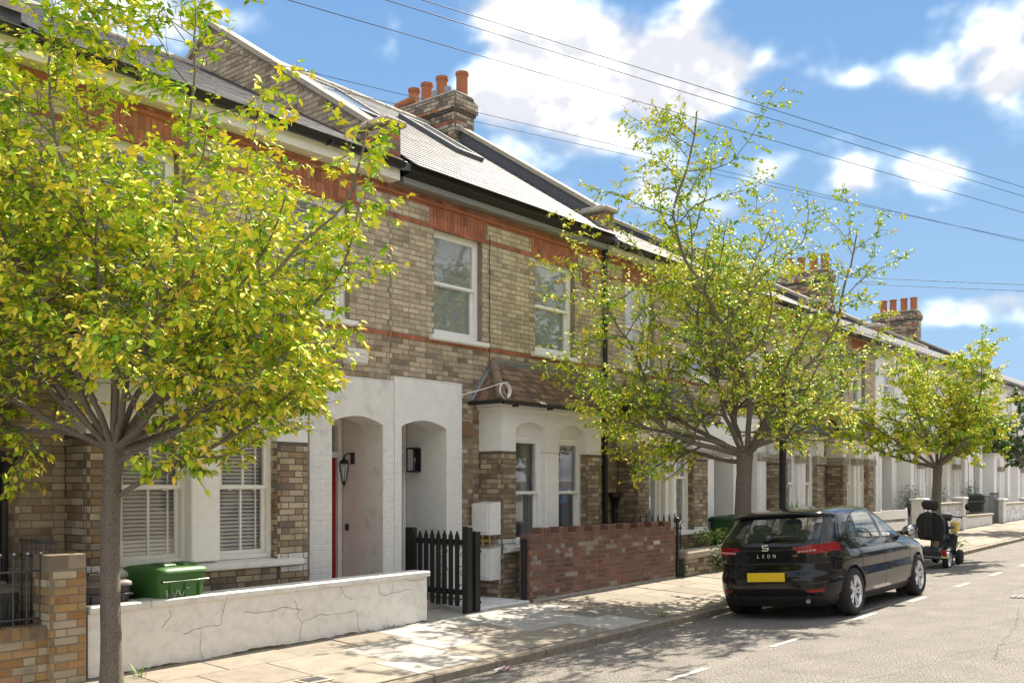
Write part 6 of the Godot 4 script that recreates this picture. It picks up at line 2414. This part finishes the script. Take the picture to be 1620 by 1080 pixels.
	# arches, floor, wheels
	for c in axles:
		for sgn in [1.0, -1.0]:
			mb = MB.new()
			var rows := []
			for zq in [0.0, 1.0]:
				var line := PackedVector3Array()
				for k in 25:
					var a := -0.35 + (PI + 0.7) * k / 24
					var px: float = c.x + cos(a) * RA
					var py: float = c.y + sin(a) * RA
					var wz: float = width_at.call(px, maxf(py, 0.18)) - 0.004
					line.append(Vector3(px, py, (wz if zq == 0.0 else 0.6) * sgn))
				rows.append(line)
			mb.sheet(rows)
			mb.lathe(PackedVector2Array([Vector2(0.0, 0.0), Vector2(RA, 0.0)]), Transform3D(Basis(Vector3.RIGHT, PI / 2), Vector3(c.x, c.y, 0.6 * sgn)), 24)
			obj("arch_lining", mb, M.rubber, car)
			mb = MB.new()
			var pts := PackedVector3Array()
			var rr := PackedFloat32Array()
			for k in 29:
				var a := -0.28 + (PI + 0.56) * k / 28
				var px: float = c.x + cos(a) * (RA + 0.006)
				var py: float = c.y + sin(a) * (RA + 0.006)
				pts.append(Vector3(px, py, width_at.call(px, maxf(py, 0.18)) * sgn))
				rr.append(0.0085)
			mb.tube(pts, rr, 6)
			obj("arch_lip", mb, paint, car)
			wheel(car, Vector3(c.x, 0.315, 0.79 * sgn), sgn)
	mb = MB.new()
	mb.box(Vector3(0.25, 0.17, -0.6), Vector3(4.0, 0.30, 0.6))
	mb.box(Vector3(1.22, 0.17, -0.78), Vector3(3.05, 0.24, 0.78))
	obj("underbody", mb, M.car_trim, car)
	mb = MB.new()
	mb.tube(PackedVector3Array([Vector3(0.1, 0.27, 0.55), Vector3(-0.0, 0.26, 0.56)]), PackedFloat32Array([0.03, 0.03]), 10)
	obj("exhaust", mb, M.chrome, car)
	# cabin
	var cab := part("cabin", car)
	mb = MB.new()
	mb.box(Vector3(0.3, 0.6, -0.78), Vector3(0.95, 0.99, 0.78))
	mb.boxt(Transform3D(Basis(Vector3(0, 0, 1), 0.2), Vector3(2.75, 0.86, 0)), Vector3(0.45, 0.24, 1.45), 0.06)
	mb.box(Vector3(0.9, 0.3, -0.75), Vector3(3.0, 0.4, 0.75))
	obj("trim", mb, M.seat_black, cab)
	for s in [[1.0, -0.45], [1.0, 0.0], [1.0, 0.45], [1.95, -0.38], [1.95, 0.38]]:
		mb = MB.new()
		var big: bool = s[0] > 1.5
		mb.boxt(Transform3D(Basis(Vector3(0, 0, 1), 0.22), Vector3(s[0], 0.82, s[1])), Vector3(0.14, 0.62, 0.5 if big else 0.44), 0.05)
		mb.boxt(Transform3D(Basis(), Vector3(s[0] + 0.3, 0.5, s[1])), Vector3(0.5, 0.16, 0.5 if big else 0.44), 0.05)
		mb.boxt(Transform3D(Basis(Vector3(0, 0, 1), 0.15), Vector3(s[0] - 0.09, 1.2 if big else 1.16, s[1])), Vector3(0.09, 0.17, 0.26), 0.035)
		for z in [-0.06, 0.06]: mb.rod(Vector3(s[0] - 0.08, 1.08, s[1] + z), Vector3(s[0] - 0.09, 1.16, s[1] + z), 0.008, 6)
		obj("seat", mb, M.seat_black, cab)
	mb = MB.new()
	var ring := PackedVector3Array()
	var rr2 := PackedFloat32Array()
	for k in 25:
		var a := TAU * k / 24
		ring.append(Vector3(2.42 + 0.06 * sin(a), 0.93 + 0.17 * sin(a), 0.38 + 0.18 * cos(a)))
		rr2.append(0.014)
	mb.tube(ring, rr2, 6, false)
	obj("steering_wheel", mb, M.seat_black, cab)
	return car

func wheel(car: Node, at: Vector3, sgn: float) -> void:
	var w := part("wheel", car, at)
	w.basis = Basis(Vector3.RIGHT, PI / 2 * sgn)      # local y points outwards
	var mb := MB.new()
	mb.lathe(PackedVector2Array([Vector2(0.21, -0.10), Vector2(0.28, -0.105), Vector2(0.305, -0.09), Vector2(0.316, -0.06), Vector2(0.316, 0.06), Vector2(0.305, 0.09), Vector2(0.28, 0.106), Vector2(0.235, 0.104), Vector2(0.212, 0.09)]), Transform3D(), 40)
	obj("tyre", mb, M.rubber, w)
	mb = MB.new()
	mb.lathe(PackedVector2Array([Vector2(0.185, -0.09), Vector2(0.19, 0.06), Vector2(0.205, 0.09), Vector2(0.216, 0.096), Vector2(0.216, 0.096), Vector2(0.216, 0.08)]), Transform3D(), 40)
	obj("rim", mb, M.alloy, w)
	mb = MB.new()
	mb.lathe(PackedVector2Array([Vector2(0.0, -0.02), Vector2(0.186, -0.02)]), Transform3D(), 24)
	obj("brake_disc", mb, M.grey_iron, w)
	for k in 10:
		var a := TAU * (k / 2) / 5 + (0.2 if k % 2 else -0.2)
		mb = MB.new()
		var c := Vector3(cos(a), 0, sin(a))
		var b := Vector3(cos(a + (-0.06 if k % 2 else 0.06)), 0, sin(a + (-0.06 if k % 2 else 0.06)))
		mb.tube(PackedVector3Array([b * 0.035 + Vector3(0, 0.062, 0), c * 0.12 + Vector3(0, 0.07, 0), c * 0.2 + Vector3(0, 0.078, 0)]), PackedFloat32Array([0.021, 0.017, 0.019]), 7)
		obj("spoke", mb, M.alloy, w)
	mb = MB.new()
	mb.lathe(PackedVector2Array([Vector2(0.045, 0.04), Vector2(0.045, 0.08), Vector2(0.035, 0.09), Vector2(0.0, 0.092)]), Transform3D(), 20)
	obj("hub", mb, M.alloy, w)

func scooter() -> void:
	var t := thing("mobility_scooter", "black mobility scooter with headrest seat parked in front of the car", "mobility scooter", on(21.15, 3.66))
	t.basis = Basis(Vector3(0, 0, 1), atan(RISE)) * Basis(Vector3.RIGHT, 0.05)
	var mb := MB.new()
	mb.boxt(Transform3D(Basis(), Vector3(0.05, 0.32, 0)), Vector3(0.62, 0.22, 0.5), 0.06)
	mb.boxt(Transform3D(Basis(), Vector3(0.7, 0.2, 0)), Vector3(0.8, 0.07, 0.46), 0.03)
	mb.boxt(Transform3D(Basis(Vector3(0, 0, 1), -0.3), Vector3(1.12, 0.42, 0)), Vector3(0.14, 0.5, 0.36), 0.05)
	obj("chassis", mb, M.black_plastic, t)
	mb = MB.new()
	mb.boxt(Transform3D(Basis(), Vector3(-0.26, 0.25, 0)), Vector3(0.06, 0.06, 0.52), 0.02)
	mb.rod(Vector3(0.05, 0.4, 0), Vector3(0.05, 0.6, 0), 0.04, 10)
	obj("rear_bumper", mb, M.grey_iron, t)
	var seat := part("seat", t)
	mb = MB.new()
	mb.boxt(Transform3D(Basis(), Vector3(0.1, 0.64, 0)), Vector3(0.5, 0.12, 0.52), 0.05)
	obj("cushion", mb, M.seat_black, seat)
	mb = MB.new()
	# a winged back, wider at the shoulders
	var poly := PackedVector2Array([Vector2(-0.22, 0.62), Vector2(0.22, 0.62), Vector2(0.28, 0.78), Vector2(0.27, 1.0), Vector2(0.2, 1.12), Vector2(0.1, 1.17), Vector2(-0.1, 1.17), Vector2(-0.2, 1.12), Vector2(-0.27, 1.0), Vector2(-0.28, 0.78)])
	mb.prism(poly, Transform3D(Basis(Vector3(0, 0, 1), 0.14) * Basis(Vector3(0, 0, 1), Vector3.UP, Vector3(-1, 0, 0)), Vector3(-0.07, 0, 0)), 0.11)
	mb.boxt(Transform3D(Basis(Vector3(0, 0, 1), 0.14), Vector3(-0.30, 0.9, 0)), Vector3(0.05, 0.5, 0.17), 0.02)
	obj("backrest", mb, M.seat_black, seat)
	mb = MB.new()
	mb.boxt(Transform3D(Basis(Vector3(0, 0, 1), 0.14), Vector3(-0.22, 1.31, 0)), Vector3(0.1, 0.2, 0.32), 0.045)
	for z in [-0.05, 0.05]: mb.rod(Vector3(-0.18, 1.1, z), Vector3(-0.21, 1.25, z), 0.01, 6)
	obj("headrest", mb, M.seat_black, seat)
	for s in [-1, 1]:
		mb = MB.new()
		mb.boxt(Transform3D(Basis(), Vector3(0.1, 0.86, s * 0.33)), Vector3(0.36, 0.05, 0.075), 0.02)
		mb.rod(Vector3(-0.06, 0.62, s * 0.3), Vector3(-0.06, 0.86, s * 0.33), 0.014, 8)
		obj("armrest", mb, M.seat_black, seat)
		var w := part("wheel", t, Vector3(0.05, 0.21, s * 0.31))
		w.basis = Basis(Vector3.RIGHT, PI / 2 * s)
		mb = MB.new()
		mb.lathe(PackedVector2Array([Vector2(0.13, -0.05), Vector2(0.19, -0.055), Vector2(0.212, -0.03), Vector2(0.212, 0.03), Vector2(0.19, 0.055), Vector2(0.14, 0.05)]), Transform3D(), 28)
		obj("tyre", mb, M.rubber, w)
		mb = MB.new()
		mb.lathe(PackedVector2Array([Vector2(0.0, 0.02), Vector2(0.05, 0.035), Vector2(0.05, 0.02), Vector2(0.12, 0.03), Vector2(0.145, 0.05)]), Transform3D(), 24)
		obj("rim", mb, M.alloy, w)
		mb = MB.new()
		var rows := []
		for zz in [-0.08, 0.08]:
			var line := PackedVector3Array()
			for k in 13:
				var a := PI * 0.1 + PI * 0.85 * k / 12
				line.append(Vector3(0.05 + cos(a) * 0.25, 0.21 + sin(a) * 0.25, s * 0.31 + zz))
			rows.append(line)
		mb.sheet(rows)
		obj("mudguard", mb, M.chrome, t)
		mb = MB.new()
		mb.boxt(Transform3D(Basis(Vector3(0, 0, 1), 0.3), Vector3(-0.2, 0.35, s * 0.31)), Vector3(0.04, 0.14, 0.09), 0.012)
		obj("rear_light", mb, M.red_plastic, t)
		var fw := part("wheel", t, Vector3(1.15, 0.17, s * 0.24))
		fw.basis = Basis(Vector3.RIGHT, PI / 2 * s)
		mb = MB.new()
		mb.lathe(PackedVector2Array([Vector2(0.1, -0.05), Vector2(0.15, -0.05), Vector2(0.17, -0.03), Vector2(0.17, 0.03), Vector2(0.15, 0.05), Vector2(0.0, 0.04)]), Transform3D(), 24)
		obj("tyre", mb, M.rubber, fw)
	mb = MB.new()
	mb.tube(PackedVector3Array([Vector3(1.1, 0.5, 0), Vector3(0.95, 0.8, 0), Vector3(0.8, 1.0, 0)]), PackedFloat32Array([0.05, 0.045, 0.05]), 10)
	mb.boxt(Transform3D(Basis(Vector3(0, 0, 1), 0.5), Vector3(0.8, 1.02, 0)), Vector3(0.16, 0.1, 0.3), 0.03)
	mb.tube(PackedVector3Array([Vector3(0.74, 1.04, -0.36), Vector3(0.8, 1.05, -0.15), Vector3(0.8, 1.05, 0.15), Vector3(0.74, 1.04, 0.36)]), PackedFloat32Array([0.016, 0.013, 0.013, 0.016]), 8)
	obj("tiller", mb, M.black_plastic, t)
	for s in [-1, 1]:
		mb = MB.new()
		mb.tube(PackedVector3Array([Vector3(0.78, 1.05, s * 0.3), Vector3(0.8, 1.08, s * 0.42), Vector3(0.8, 1.2, s * 0.44)]), PackedFloat32Array([0.008, 0.008, 0.008]), 6)
		mb.ball(Vector3(0.8, 1.27, s * 0.44), Vector3(0.02, 0.075, 0.05), 12, 8)
		obj("mirror", mb, M.black_plastic, t)
	mb = MB.new()
	mb.boxt(Transform3D(Basis(Vector3(0, 0, 1), 0.2), Vector3(1.0, 0.82, 0.16)), Vector3(0.16, 0.24, 0.14), 0.03)
	obj("yellow_bag", mb, M.yellow, t)

func build_vehicles() -> void:
	var roll := -0.07
	var zc := 4.27
	var x0 := 12.2
	make_car("shiny black hatchback parked at the kerb, seen from behind with yellow plate", Vector3(x0, RISE * x0 - 0.068, zc), roll, M.car_paint, true)
	scooter()
	make_car("blue hatchback parked across the road, seen only mirrored in window glass", on(24.5, 9.75, 0.0), 0.03, M.car_blue)
	make_car("silver hatchback parked across the road, seen only mirrored in window glass", on(13.4, 9.9, 0.0), 0.03, M.car_silver)

# ---------------------------------------------------------------- trees and plants
var leaf_mesh: Mesh
var tw: MB                      # twigs of the tree being grown
var lt := []                    # its leaves: [transform, colour]
var env_c := Vector3.ZERO
var env_r := Vector3.ONE
var tone_of := []
var leaf_size := 0.1
var leaf_n := 12
var spread := 1.0

func make_leaf() -> void:
	var mb := MB.new()
	var zs := [0.0, 0.3, 0.66, 1.0]
	var ws := [0.0, 0.27, 0.2, 0.0]
	for k in 3:
		var a := Vector3(0, -0.16 * zs[k] * zs[k], zs[k])
		var b := Vector3(0, -0.16 * zs[k + 1] * zs[k + 1], zs[k + 1])
		for s in [-1.0, 1.0]:
			var ao := a + Vector3(ws[k] * s, 0.05 if ws[k] > 0 else 0.0, 0)
			var bo := b + Vector3(ws[k + 1] * s, 0.05 if ws[k + 1] > 0 else 0.0, 0)
			if s > 0:
				if ws[k] > 0: mb.tri(a, bo, ao)
				if ws[k + 1] > 0 or true: mb.tri(a, b, bo)
			else:
				if ws[k] > 0: mb.tri(a, ao, bo)
				mb.tri(a, bo, b)
	leaf_mesh = mb.mesh()

func put_leaf(p: Vector3, along: Vector3, young: float) -> void:
	var d := (along * 0.6 + Vector3(rng.randfn(0, 0.6), rng.randfn(-0.32, 0.28), rng.randfn(0, 0.6))).normalized()
	var up := Vector3(rng.randfn(0, 0.4), 1, rng.randfn(0, 0.4)).normalized()
	var x := up.cross(d)
	if x.length() < 0.05: return
	x = x.normalized()
	var n := d.cross(x)
	var s := leaf_size * rng.randf_range(0.62, 1.2) * (1.0 - 0.25 * young)
	var i := clampf(young * 0.75 + rng.randf_range(-0.22, 0.25), 0, 0.999) * (tone_of.size() - 1)
	var c: Color = tone_of[int(i)].lerp(tone_of[int(i) + 1], i - int(i)) * rng.randf_range(0.8, 1.2)
	lt.append([Transform3D(Basis(x * s, n * s, d * s), p), c])

func inside(p: Vector3) -> bool:
	return ((p - env_c) / env_r).length_squared() < 1.0

# one branch; level 1 limb, 2 branch, 3 twig
func grow(p: Vector3, d: Vector3, l: float, r: float, level: int, into: MB, young: float) -> void:
	var step: float = [0.2, 0.16, 0.12, 0.085][level]
	var n := maxi(3, int(l / step))
	var pts := PackedVector3Array([p])
	var rr := PackedFloat32Array([r])
	var ds := [d]
	for i in n:
		var s := float(i + 1) / n
		var wob: float = [0.0, 0.12, 0.17, 0.2][level]
		d = (d + Vector3(rng.randfn(0, wob), rng.randfn(0.03 if level < 3 else -0.02, wob), rng.randfn(0, wob))).normalized()
		p += d * step
		pts.append(p)
		rr.append(maxf(r * (1.0 - 0.8 * s), 0.0022))
		ds.append(d)
		if level < 3 and not inside(p) and i > 2: break
	into.tube(pts, rr, [10, 8, 6, 4][level], false)
	var m := pts.size()
	if level < 3:
		var first: float = [0, 0.22, 0.16][level]
		var count := int(l * [0, 5.6, 8.5][level] * spread)
		for k in count:
			var s := first + (1.0 - first) * (k + rng.randf()) / count
			var i := clampi(int(s * (m - 1)), 0, m - 1)
			var dd: Vector3 = ds[i]
			var side := dd.cross(Vector3(rng.randfn(), rng.randfn(), rng.randfn())).normalized()
			var nd := (dd * 0.55 + side * rng.randf_range(0.6, 1.0) + Vector3(0, 0.16, 0)).normalized()
			nd = Vector3(nd.x, nd.y * (0.62 if level == 1 else 0.4), nd.z).normalized()      # sprays lie rather flat
			var nl: float = l * [0, 0.42, 0.4][level] * rng.randf_range(0.65, 1.15) * (1.15 - 0.5 * s)
			if level == 2: nl = clampf(nl, 0.16, 0.48)
			if not inside(pts[i] + nd * nl * 0.4): continue
			grow(pts[i], nd, nl, maxf(rr[i] * 0.55, 0.004), level + 1, tw, clampf(young + rng.randf_range(-0.15, 0.25), 0, 1))
		if level == 2 or level == 1:      # the leading shoot carries leaves too
			for i in range(m / 2, m):
				for k in 2: put_leaf(pts[i], ds[i], clampf(young + 0.2, 0, 1))
	else:
		var cnt := int(leaf_n * rng.randf_range(0.7, 1.3))
		for k in cnt:
			var s := pow(rng.randf(), 0.7)
			var i := clampi(int(s * (m - 1)), 0, m - 1)
			put_leaf(pts[i] + Vector3(rng.randfn(), rng.randfn(), rng.randfn()) * 0.018, ds[i], clampf(young * 0.6 + 0.5 * s * s, 0, 1))

func cam_dir(right: float, up: float, near: float) -> Vector3:
	return (Vector3(0.637, 0, 0.7705) * right + Vector3.UP * up + Vector3(-0.7705, 0, 0.637) * near).normalized()

func tree(label: String, at: Vector3, c: Dictionary) -> Node3D:
	var t := thing("street_tree", label, "tree", at, "street trees along the kerb")
	tw = MB.new()
	lt = []
	env_c = c.center
	env_r = c.radii
	tone_of = c.tones
	leaf_size = c.leaf
	leaf_n = c.leaves
	spread = c.get("spread", 1.0)
	var bark: Material = M[c.get("bark", "bark")]
	var r0: float = c.trunk
	var fork: float = c.fork
	var mb := MB.new()
	var pts := PackedVector3Array()
	var rr := PackedFloat32Array()
	for k in 15:
		var s := k / 14.0
		pts.append(Vector3(c.lean.x * s + 0.012 * sin(s * 7.0), -0.1 + (fork + 0.2) * s, c.lean.y * s + 0.01 * cos(s * 6.0)))
		rr.append(r0 * (1.0 + 0.42 * exp(-s * 9.0) - 0.14 * s + 0.12 * smoothstep(0.8, 1.0, s)))
	mb.tube(pts, rr, 22, false)
	# knots and ridges
	for i in mb.v.size():
		var v := mb.v[i]
		var a := atan2(v.z, v.x)
		var ax := Vector3(c.lean.x * v.y / fork, v.y, c.lean.y * v.y / fork)
		mb.v[i] = ax + (v - ax) * (1.0 + 0.035 * sin(a * 5.0 + v.y * 3.0) + 0.03 * sin(a * 3.0 - v.y * 5.0) + 0.02 * sin(v.y * 23.0 + a))
	obj("trunk", mb, bark, t)
	var top: Vector3 = Vector3(c.lean.x, fork, c.lean.y)
	for L in c.limbs:
		mb = MB.new()
		var d := cam_dir(L[0], L[1], L[2])
		var from: Vector3 = top + Vector3(0, L[4] if L.size() > 4 else 0.0, 0) - d * 0.06
		grow(from, d, L[3], r0 * (L[5] if L.size() > 5 else 0.4) * 0.9, 1, mb, c.young + rng.randf_range(-0.1, 0.1))
		obj("limb", mb, bark, t)
	stuff(obj("twigs", tw, bark, t))
	leaves_of(t, "crown", "leaf")
	return t

func leaves_of(t: Node3D, called: String, m: String) -> void:
	var mm := MultiMesh.new()
	mm.transform_format = MultiMesh.TRANSFORM_3D
	mm.use_colors = true
	mm.mesh = leaf_mesh
	mm.instance_count = lt.size()
	for i in lt.size():
		mm.set_instance_transform(i, lt[i][0])
		mm.set_instance_color(i, lt[i][1])
	var o := MultiMeshInstance3D.new()
	o.name = called
	o.multimesh = mm
	o.material_override = M[m]
	t.add_child(o, true)
	stuff(o)

func build_trees() -> void:
	make_leaf()
	var spring := [Color(0.12, 0.29, 0.022), Color(0.25, 0.45, 0.03), Color(0.50, 0.65, 0.04), Color(0.80, 0.76, 0.06), Color(0.88, 0.66, 0.10), Color(0.80, 0.50, 0.14)]
	rng.seed = 71
	tree("big leafy street tree in front of the white garden wall at the left", on(4.41, 1.72), {"center": Vector3(-0.25, 4.6, -0.28), "radii": Vector3(2.95, 3.2, 2.95), "tones": spring, "leaf": 0.094, "leaves": 15, "trunk": 0.088, "fork": 2.12, "lean": Vector2(0.02, 0.02), "young": 0.52, "spread": 0.92, "pale": false,
		"limbs": [[-0.5, 1, 0.1, 3.6], [-0.12, 1, -0.3, 3.9], [0.22, 1, 0.25, 4.0], [0.62, 1, -0.1, 3.9], [0.95, 0.62, 0.15, 3.4, 0.05], [0.9, 0.5, 0.2, 2.5, -0.42, 0.36], [-1.0, 0.62, 0.2, 3.0], [-0.9, 0.4, -0.4, 2.6, 0.1, 0.36], [0.3, 0.85, -0.75, 3.3], [0.12, 0.75, 0.75, 3.0], [0.75, 0.75, 0.6, 3.2, 0.0, 0.4], [-0.5, 0.8, 0.75, 2.9, 0.0, 0.4], [1.0, 0.42, -0.25, 3.3, 0.02, 0.34], [0.95, 0.95, 0.1, 4.2, 0.0, 0.36], [-0.8, 1.0, 0.1, 4.2, 0.0, 0.36], [0.8, 0.28, 0.6, 2.4, -0.1, 0.3], [-0.3, 1, 0.3, 5.0, 0.0, 0.36], [-0.75, 1, 0.0, 4.8, 0.0, 0.36], [0.45, 1, 0.05, 4.9, 0.0, 0.36]]})
	rng.seed = 127
	tree("loose airy street tree rising behind the parked black car", on(14.1, 2.95), {"center": Vector3(-0.2, 4.7, -0.25), "radii": Vector3(3.05, 3.3, 3.05), "tones": spring, "leaf": 0.08, "leaves": 14, "trunk": 0.135, "fork": 2.15, "lean": Vector2(0.05, 0.0), "young": 0.48, "spread": 1.0,
		"limbs": [[-0.75, 0.9, 0.2, 3.6], [-0.3, 1, -0.3, 4.4], [0.05, 1, 0.25, 5.6], [0.42, 1, -0.1, 4.6], [0.85, 0.85, 0.1, 4.0], [1.0, 0.5, -0.3, 3.0, 0.1, 0.36], [-1.0, 0.42, 0.2, 3.3, 0.05, 0.4], [-0.6, 0.5, 0.75, 2.9, 0.1, 0.36], [0.3, 0.6, -0.8, 3.2], [0.2, 0.55, 0.85, 2.8], [-0.85, 0.3, -0.3, 3.0, -0.05, 0.34], [-0.9, 0.75, -0.2, 4.2, 0.0, 0.36], [-0.7, 0.6, 0.5, 3.6, 0.05, 0.34]]})
	rng.seed = 331
	tree("rounded yellow green street tree standing behind the mobility scooter", on(24.0, 2.95), {"center": Vector3(0.0, 3.75, 0.0), "radii": Vector3(2.9, 2.0, 2.9), "tones": spring, "leaf": 0.09, "leaves": 26, "trunk": 0.11, "fork": 2.0, "lean": Vector2(0.02, 0.0), "young": 0.5, "spread": 1.1,
		"limbs": [[-0.6, 0.9, 0.2, 2.9], [-0.2, 1, -0.3, 3.2], [0.15, 1, 0.25, 3.3], [0.6, 1, -0.1, 3.2], [1.0, 0.5, 0.2, 2.9], [-1.0, 0.45, 0.2, 2.9], [-0.9, 0.35, -0.5, 2.5], [0.3, 0.6, -0.8, 2.7], [0.2, 0.5, 0.85, 2.6], [0.9, 0.35, -0.5, 2.6]]})
	rng.seed = 557
	var deep := [Color(0.03, 0.09, 0.012), Color(0.05, 0.13, 0.015), Color(0.08, 0.18, 0.02), Color(0.12, 0.22, 0.03), Color(0.16, 0.26, 0.04)]
	tree("dark green tree at the right picture edge, farthest along the pavement", on(34.2, 2.8), {"center": Vector3(0.0, 3.6, 0.0), "radii": Vector3(2.1, 1.9, 2.1), "tones": deep, "leaf": 0.13, "leaves": 14, "trunk": 0.11, "fork": 1.9, "lean": Vector2(0.0, 0.0), "young": 0.3,
		"limbs": [[-0.6, 0.9, 0.2, 2.8], [0.1, 1, -0.3, 3.0], [0.6, 1, 0.2, 2.9], [1.0, 0.5, 0.2, 2.6], [-1.0, 0.5, 0.2, 2.6], [0.3, 0.5, -0.9, 2.4], [0.1, 0.5, 0.9, 2.4]]})
	for q in [[23.6, 12.0, 91, "street tree across the road, mirrored in the upper window panes"], [30.2, 12.2, 17, "farther street tree across the road, mirrored in upper window panes"]]:
		rng.seed = q[2]
		tree(q[3], on(q[0], q[1], 0.1), {"center": Vector3(0.0, 6.2, 0.0), "radii": Vector3(3.3, 3.8, 3.3), "tones": deep, "leaf": 0.2, "leaves": 9, "trunk": 0.16, "fork": 3.0, "lean": Vector2(0.0, 0.0), "young": 0.5, "spread": 0.8,
			"limbs": [[-0.6, 0.9, 0.2, 5.2], [0.1, 1, -0.3, 6.2], [0.6, 1, 0.2, 5.4], [1.0, 0.6, 0.2, 4.2], [-1.0, 0.6, 0.2, 4.2], [0.3, 0.7, -0.9, 4.2], [0.1, 0.7, 0.9, 4.2]]})

func bush(called: String, label: String, at: Vector3, size: Vector3, n: int, leaf: float, tones: Array) -> void:
	var t := thing(called, label, "plant", at)
	lt = []
	leaf_size = leaf
	tone_of = tones
	tw = MB.new()
	for k in maxi(5, n / 30):
		var a := rng.randf() * TAU
		var tip := Vector3(cos(a) * size.x * 0.45 * rng.randf(), size.y * rng.randf_range(0.5, 1.0), sin(a) * size.z * 0.45 * rng.randf())
		tw.tube(PackedVector3Array([Vector3.ZERO, tip * Vector3(0.4, 0.6, 0.4), tip]), PackedFloat32Array([0.006, 0.004, 0.002]), 4, false)
	obj("stems", tw, M.bark_dark, t)
	for k in n:
		var v := Vector3(rng.randfn(), rng.randfn(), rng.randfn()).normalized() * pow(rng.randf(), 0.45)
		var p := Vector3(v.x * size.x / 2, (v.y * 0.5 + 0.5) * size.y, v.z * size.z / 2)
		put_leaf(p, v, rng.randf())
	leaves_of(t, "foliage", "plant")

func tuft(label: String, at: Vector3, n: int, h: float, w: float, c: Color) -> void:
	var mb := MB.new()
	for k in n:
		var a := rng.randf() * TAU
		blade(mb, Vector3(cos(a), 0, sin(a)) * w * rng.randf(), Vector3(cos(a) * 0.5, 1, sin(a) * 0.5).normalized(), h * rng.randf_range(0.5, 1.1), 0.008, c * rng.randf_range(0.7, 1.3))
	var o := obj("weed_tuft", mb, M.plant, null, at)
	tag(o, label, "weed")

func build_plants() -> void:
	rng.seed = 900
	var fresh := [Color(0.08, 0.18, 0.02), Color(0.16, 0.28, 0.03), Color(0.3, 0.38, 0.04), Color(0.45, 0.42, 0.06)]
	var dull := [Color(0.09, 0.12, 0.06), Color(0.14, 0.17, 0.09), Color(0.2, 0.22, 0.12), Color(0.26, 0.26, 0.18)]
	var ivy := [Color(0.03, 0.09, 0.015), Color(0.06, 0.14, 0.02), Color(0.1, 0.2, 0.03), Color(0.2, 0.26, 0.05)]
	bush("low_shrub", "yellow green plant spilling over the stone coping beside the bin", on(17.3, 0.75, 0.5), Vector3(1.3, 0.3, 0.5), 420, 0.07, fresh)
	bush("ivy_clump", "clump of ivy hanging down the low brick wall behind the car", on(16.9, 1.06, 0.02), Vector3(0.8, 0.55, 0.18), 420, 0.06, ivy)
	bush("ivy_clump", "small green sprig at the foot of the red brick wall end", on(15.62, 1.05, 0.0), Vector3(0.2, 0.3, 0.15), 60, 0.06, ivy)
	bush("garden_shrub", "grey green shrub growing before the first white house", on(29.6, 0.55, 0.5), Vector3(1.6, 0.95, 0.6), 420, 0.08, dull)
	bush("garden_shrub", "wispy grey green shrub at the pier of the white wall", on(32.6, 0.5, 0.6), Vector3(0.7, 0.9, 0.6), 220, 0.08, dull)
	bush("garden_shrub", "round bright green shrub above the white garden wall, far off", on(36.0, 0.4, 0.9), Vector3(1.0, 0.6, 0.8), 380, 0.08, ivy)
	bush("flowering_plant", "pale orange flowers beside the plant pot and sign pole", on(21.75, 0.75, 0.55), Vector3(0.45, 0.6, 0.4), 120, 0.06, [Color(0.12, 0.2, 0.05), Color(0.5, 0.25, 0.14), Color(0.6, 0.3, 0.2), Color(0.55, 0.3, 0.22)])
	bush("tree_pit_plant", "yellow flowering weeds in the pavement at the right edge", on(26.2, 2.75, 0.0), Vector3(1.2, 0.28, 0.6), 220, 0.07, fresh)
	tuft("small weed on the pavement just right of the big trunk", on(4.95, 1.3), 16, 0.16, 0.05, Color(0.2, 0.32, 0.05))
	tuft("weeds growing at the foot of the big tree trunk", on(4.3, 1.84), 22, 0.12, 0.1, Color(0.16, 0.26, 0.05))
	tuft("grass tuft at the kerb beside the scooter wheel", on(22.4, 2.95), 60, 0.26, 0.16, Color(0.24, 0.34, 0.05))
	tuft("dry weeds at the base of the white garden wall, near its end", on(8.35, 1.1), 24, 0.07, 0.12, Color(0.16, 0.16, 0.08))
	tuft("grass tuft on the kerb behind the parked car", on(11.6, 3.0), 26, 0.14, 0.06, Color(0.2, 0.3, 0.06))
	# dead leaves and grit that collect in the gutter and under the trees
	lt = []
	leaf_size = 0.05
	tone_of = [Color(0.20, 0.13, 0.06), Color(0.30, 0.21, 0.10), Color(0.34, 0.28, 0.10), Color(0.22, 0.16, 0.09)]
	for k in 700:
		var x := rng.randf_range(3.0, 32.0)
		var z := 3.215 + absf(rng.randfn(0, 0.07)) if rng.randf() < 0.75 else rng.randf_range(1.2, 3.1)
		if rng.randf() < 0.12: z = rng.randf_range(3.4, 6.5)
		var d := Vector3(rng.randfn(), 0.02, rng.randfn()).normalized()
		var s := leaf_size * rng.randf_range(0.35, 0.9)
		var n := Vector3(rng.randfn(0, 0.15), 1, rng.randfn(0, 0.15)).normalized()
		var xx := n.cross(d).normalized()
		lt.append([Transform3D(Basis(xx * s, n * s, xx.cross(n) * -s), on(x, z, 0.008)), tone_of[k % 4] * rng.randf_range(0.7, 1.2)])
	var litter := Node3D.new()
	litter.name = "leaf_litter"
	add_child(litter)
	tag(litter, "scattered dead leaves and grit along the gutter and pavement", "litter")
	stuff(litter)
	leaves_of(litter, "dead_leaves", "tint")
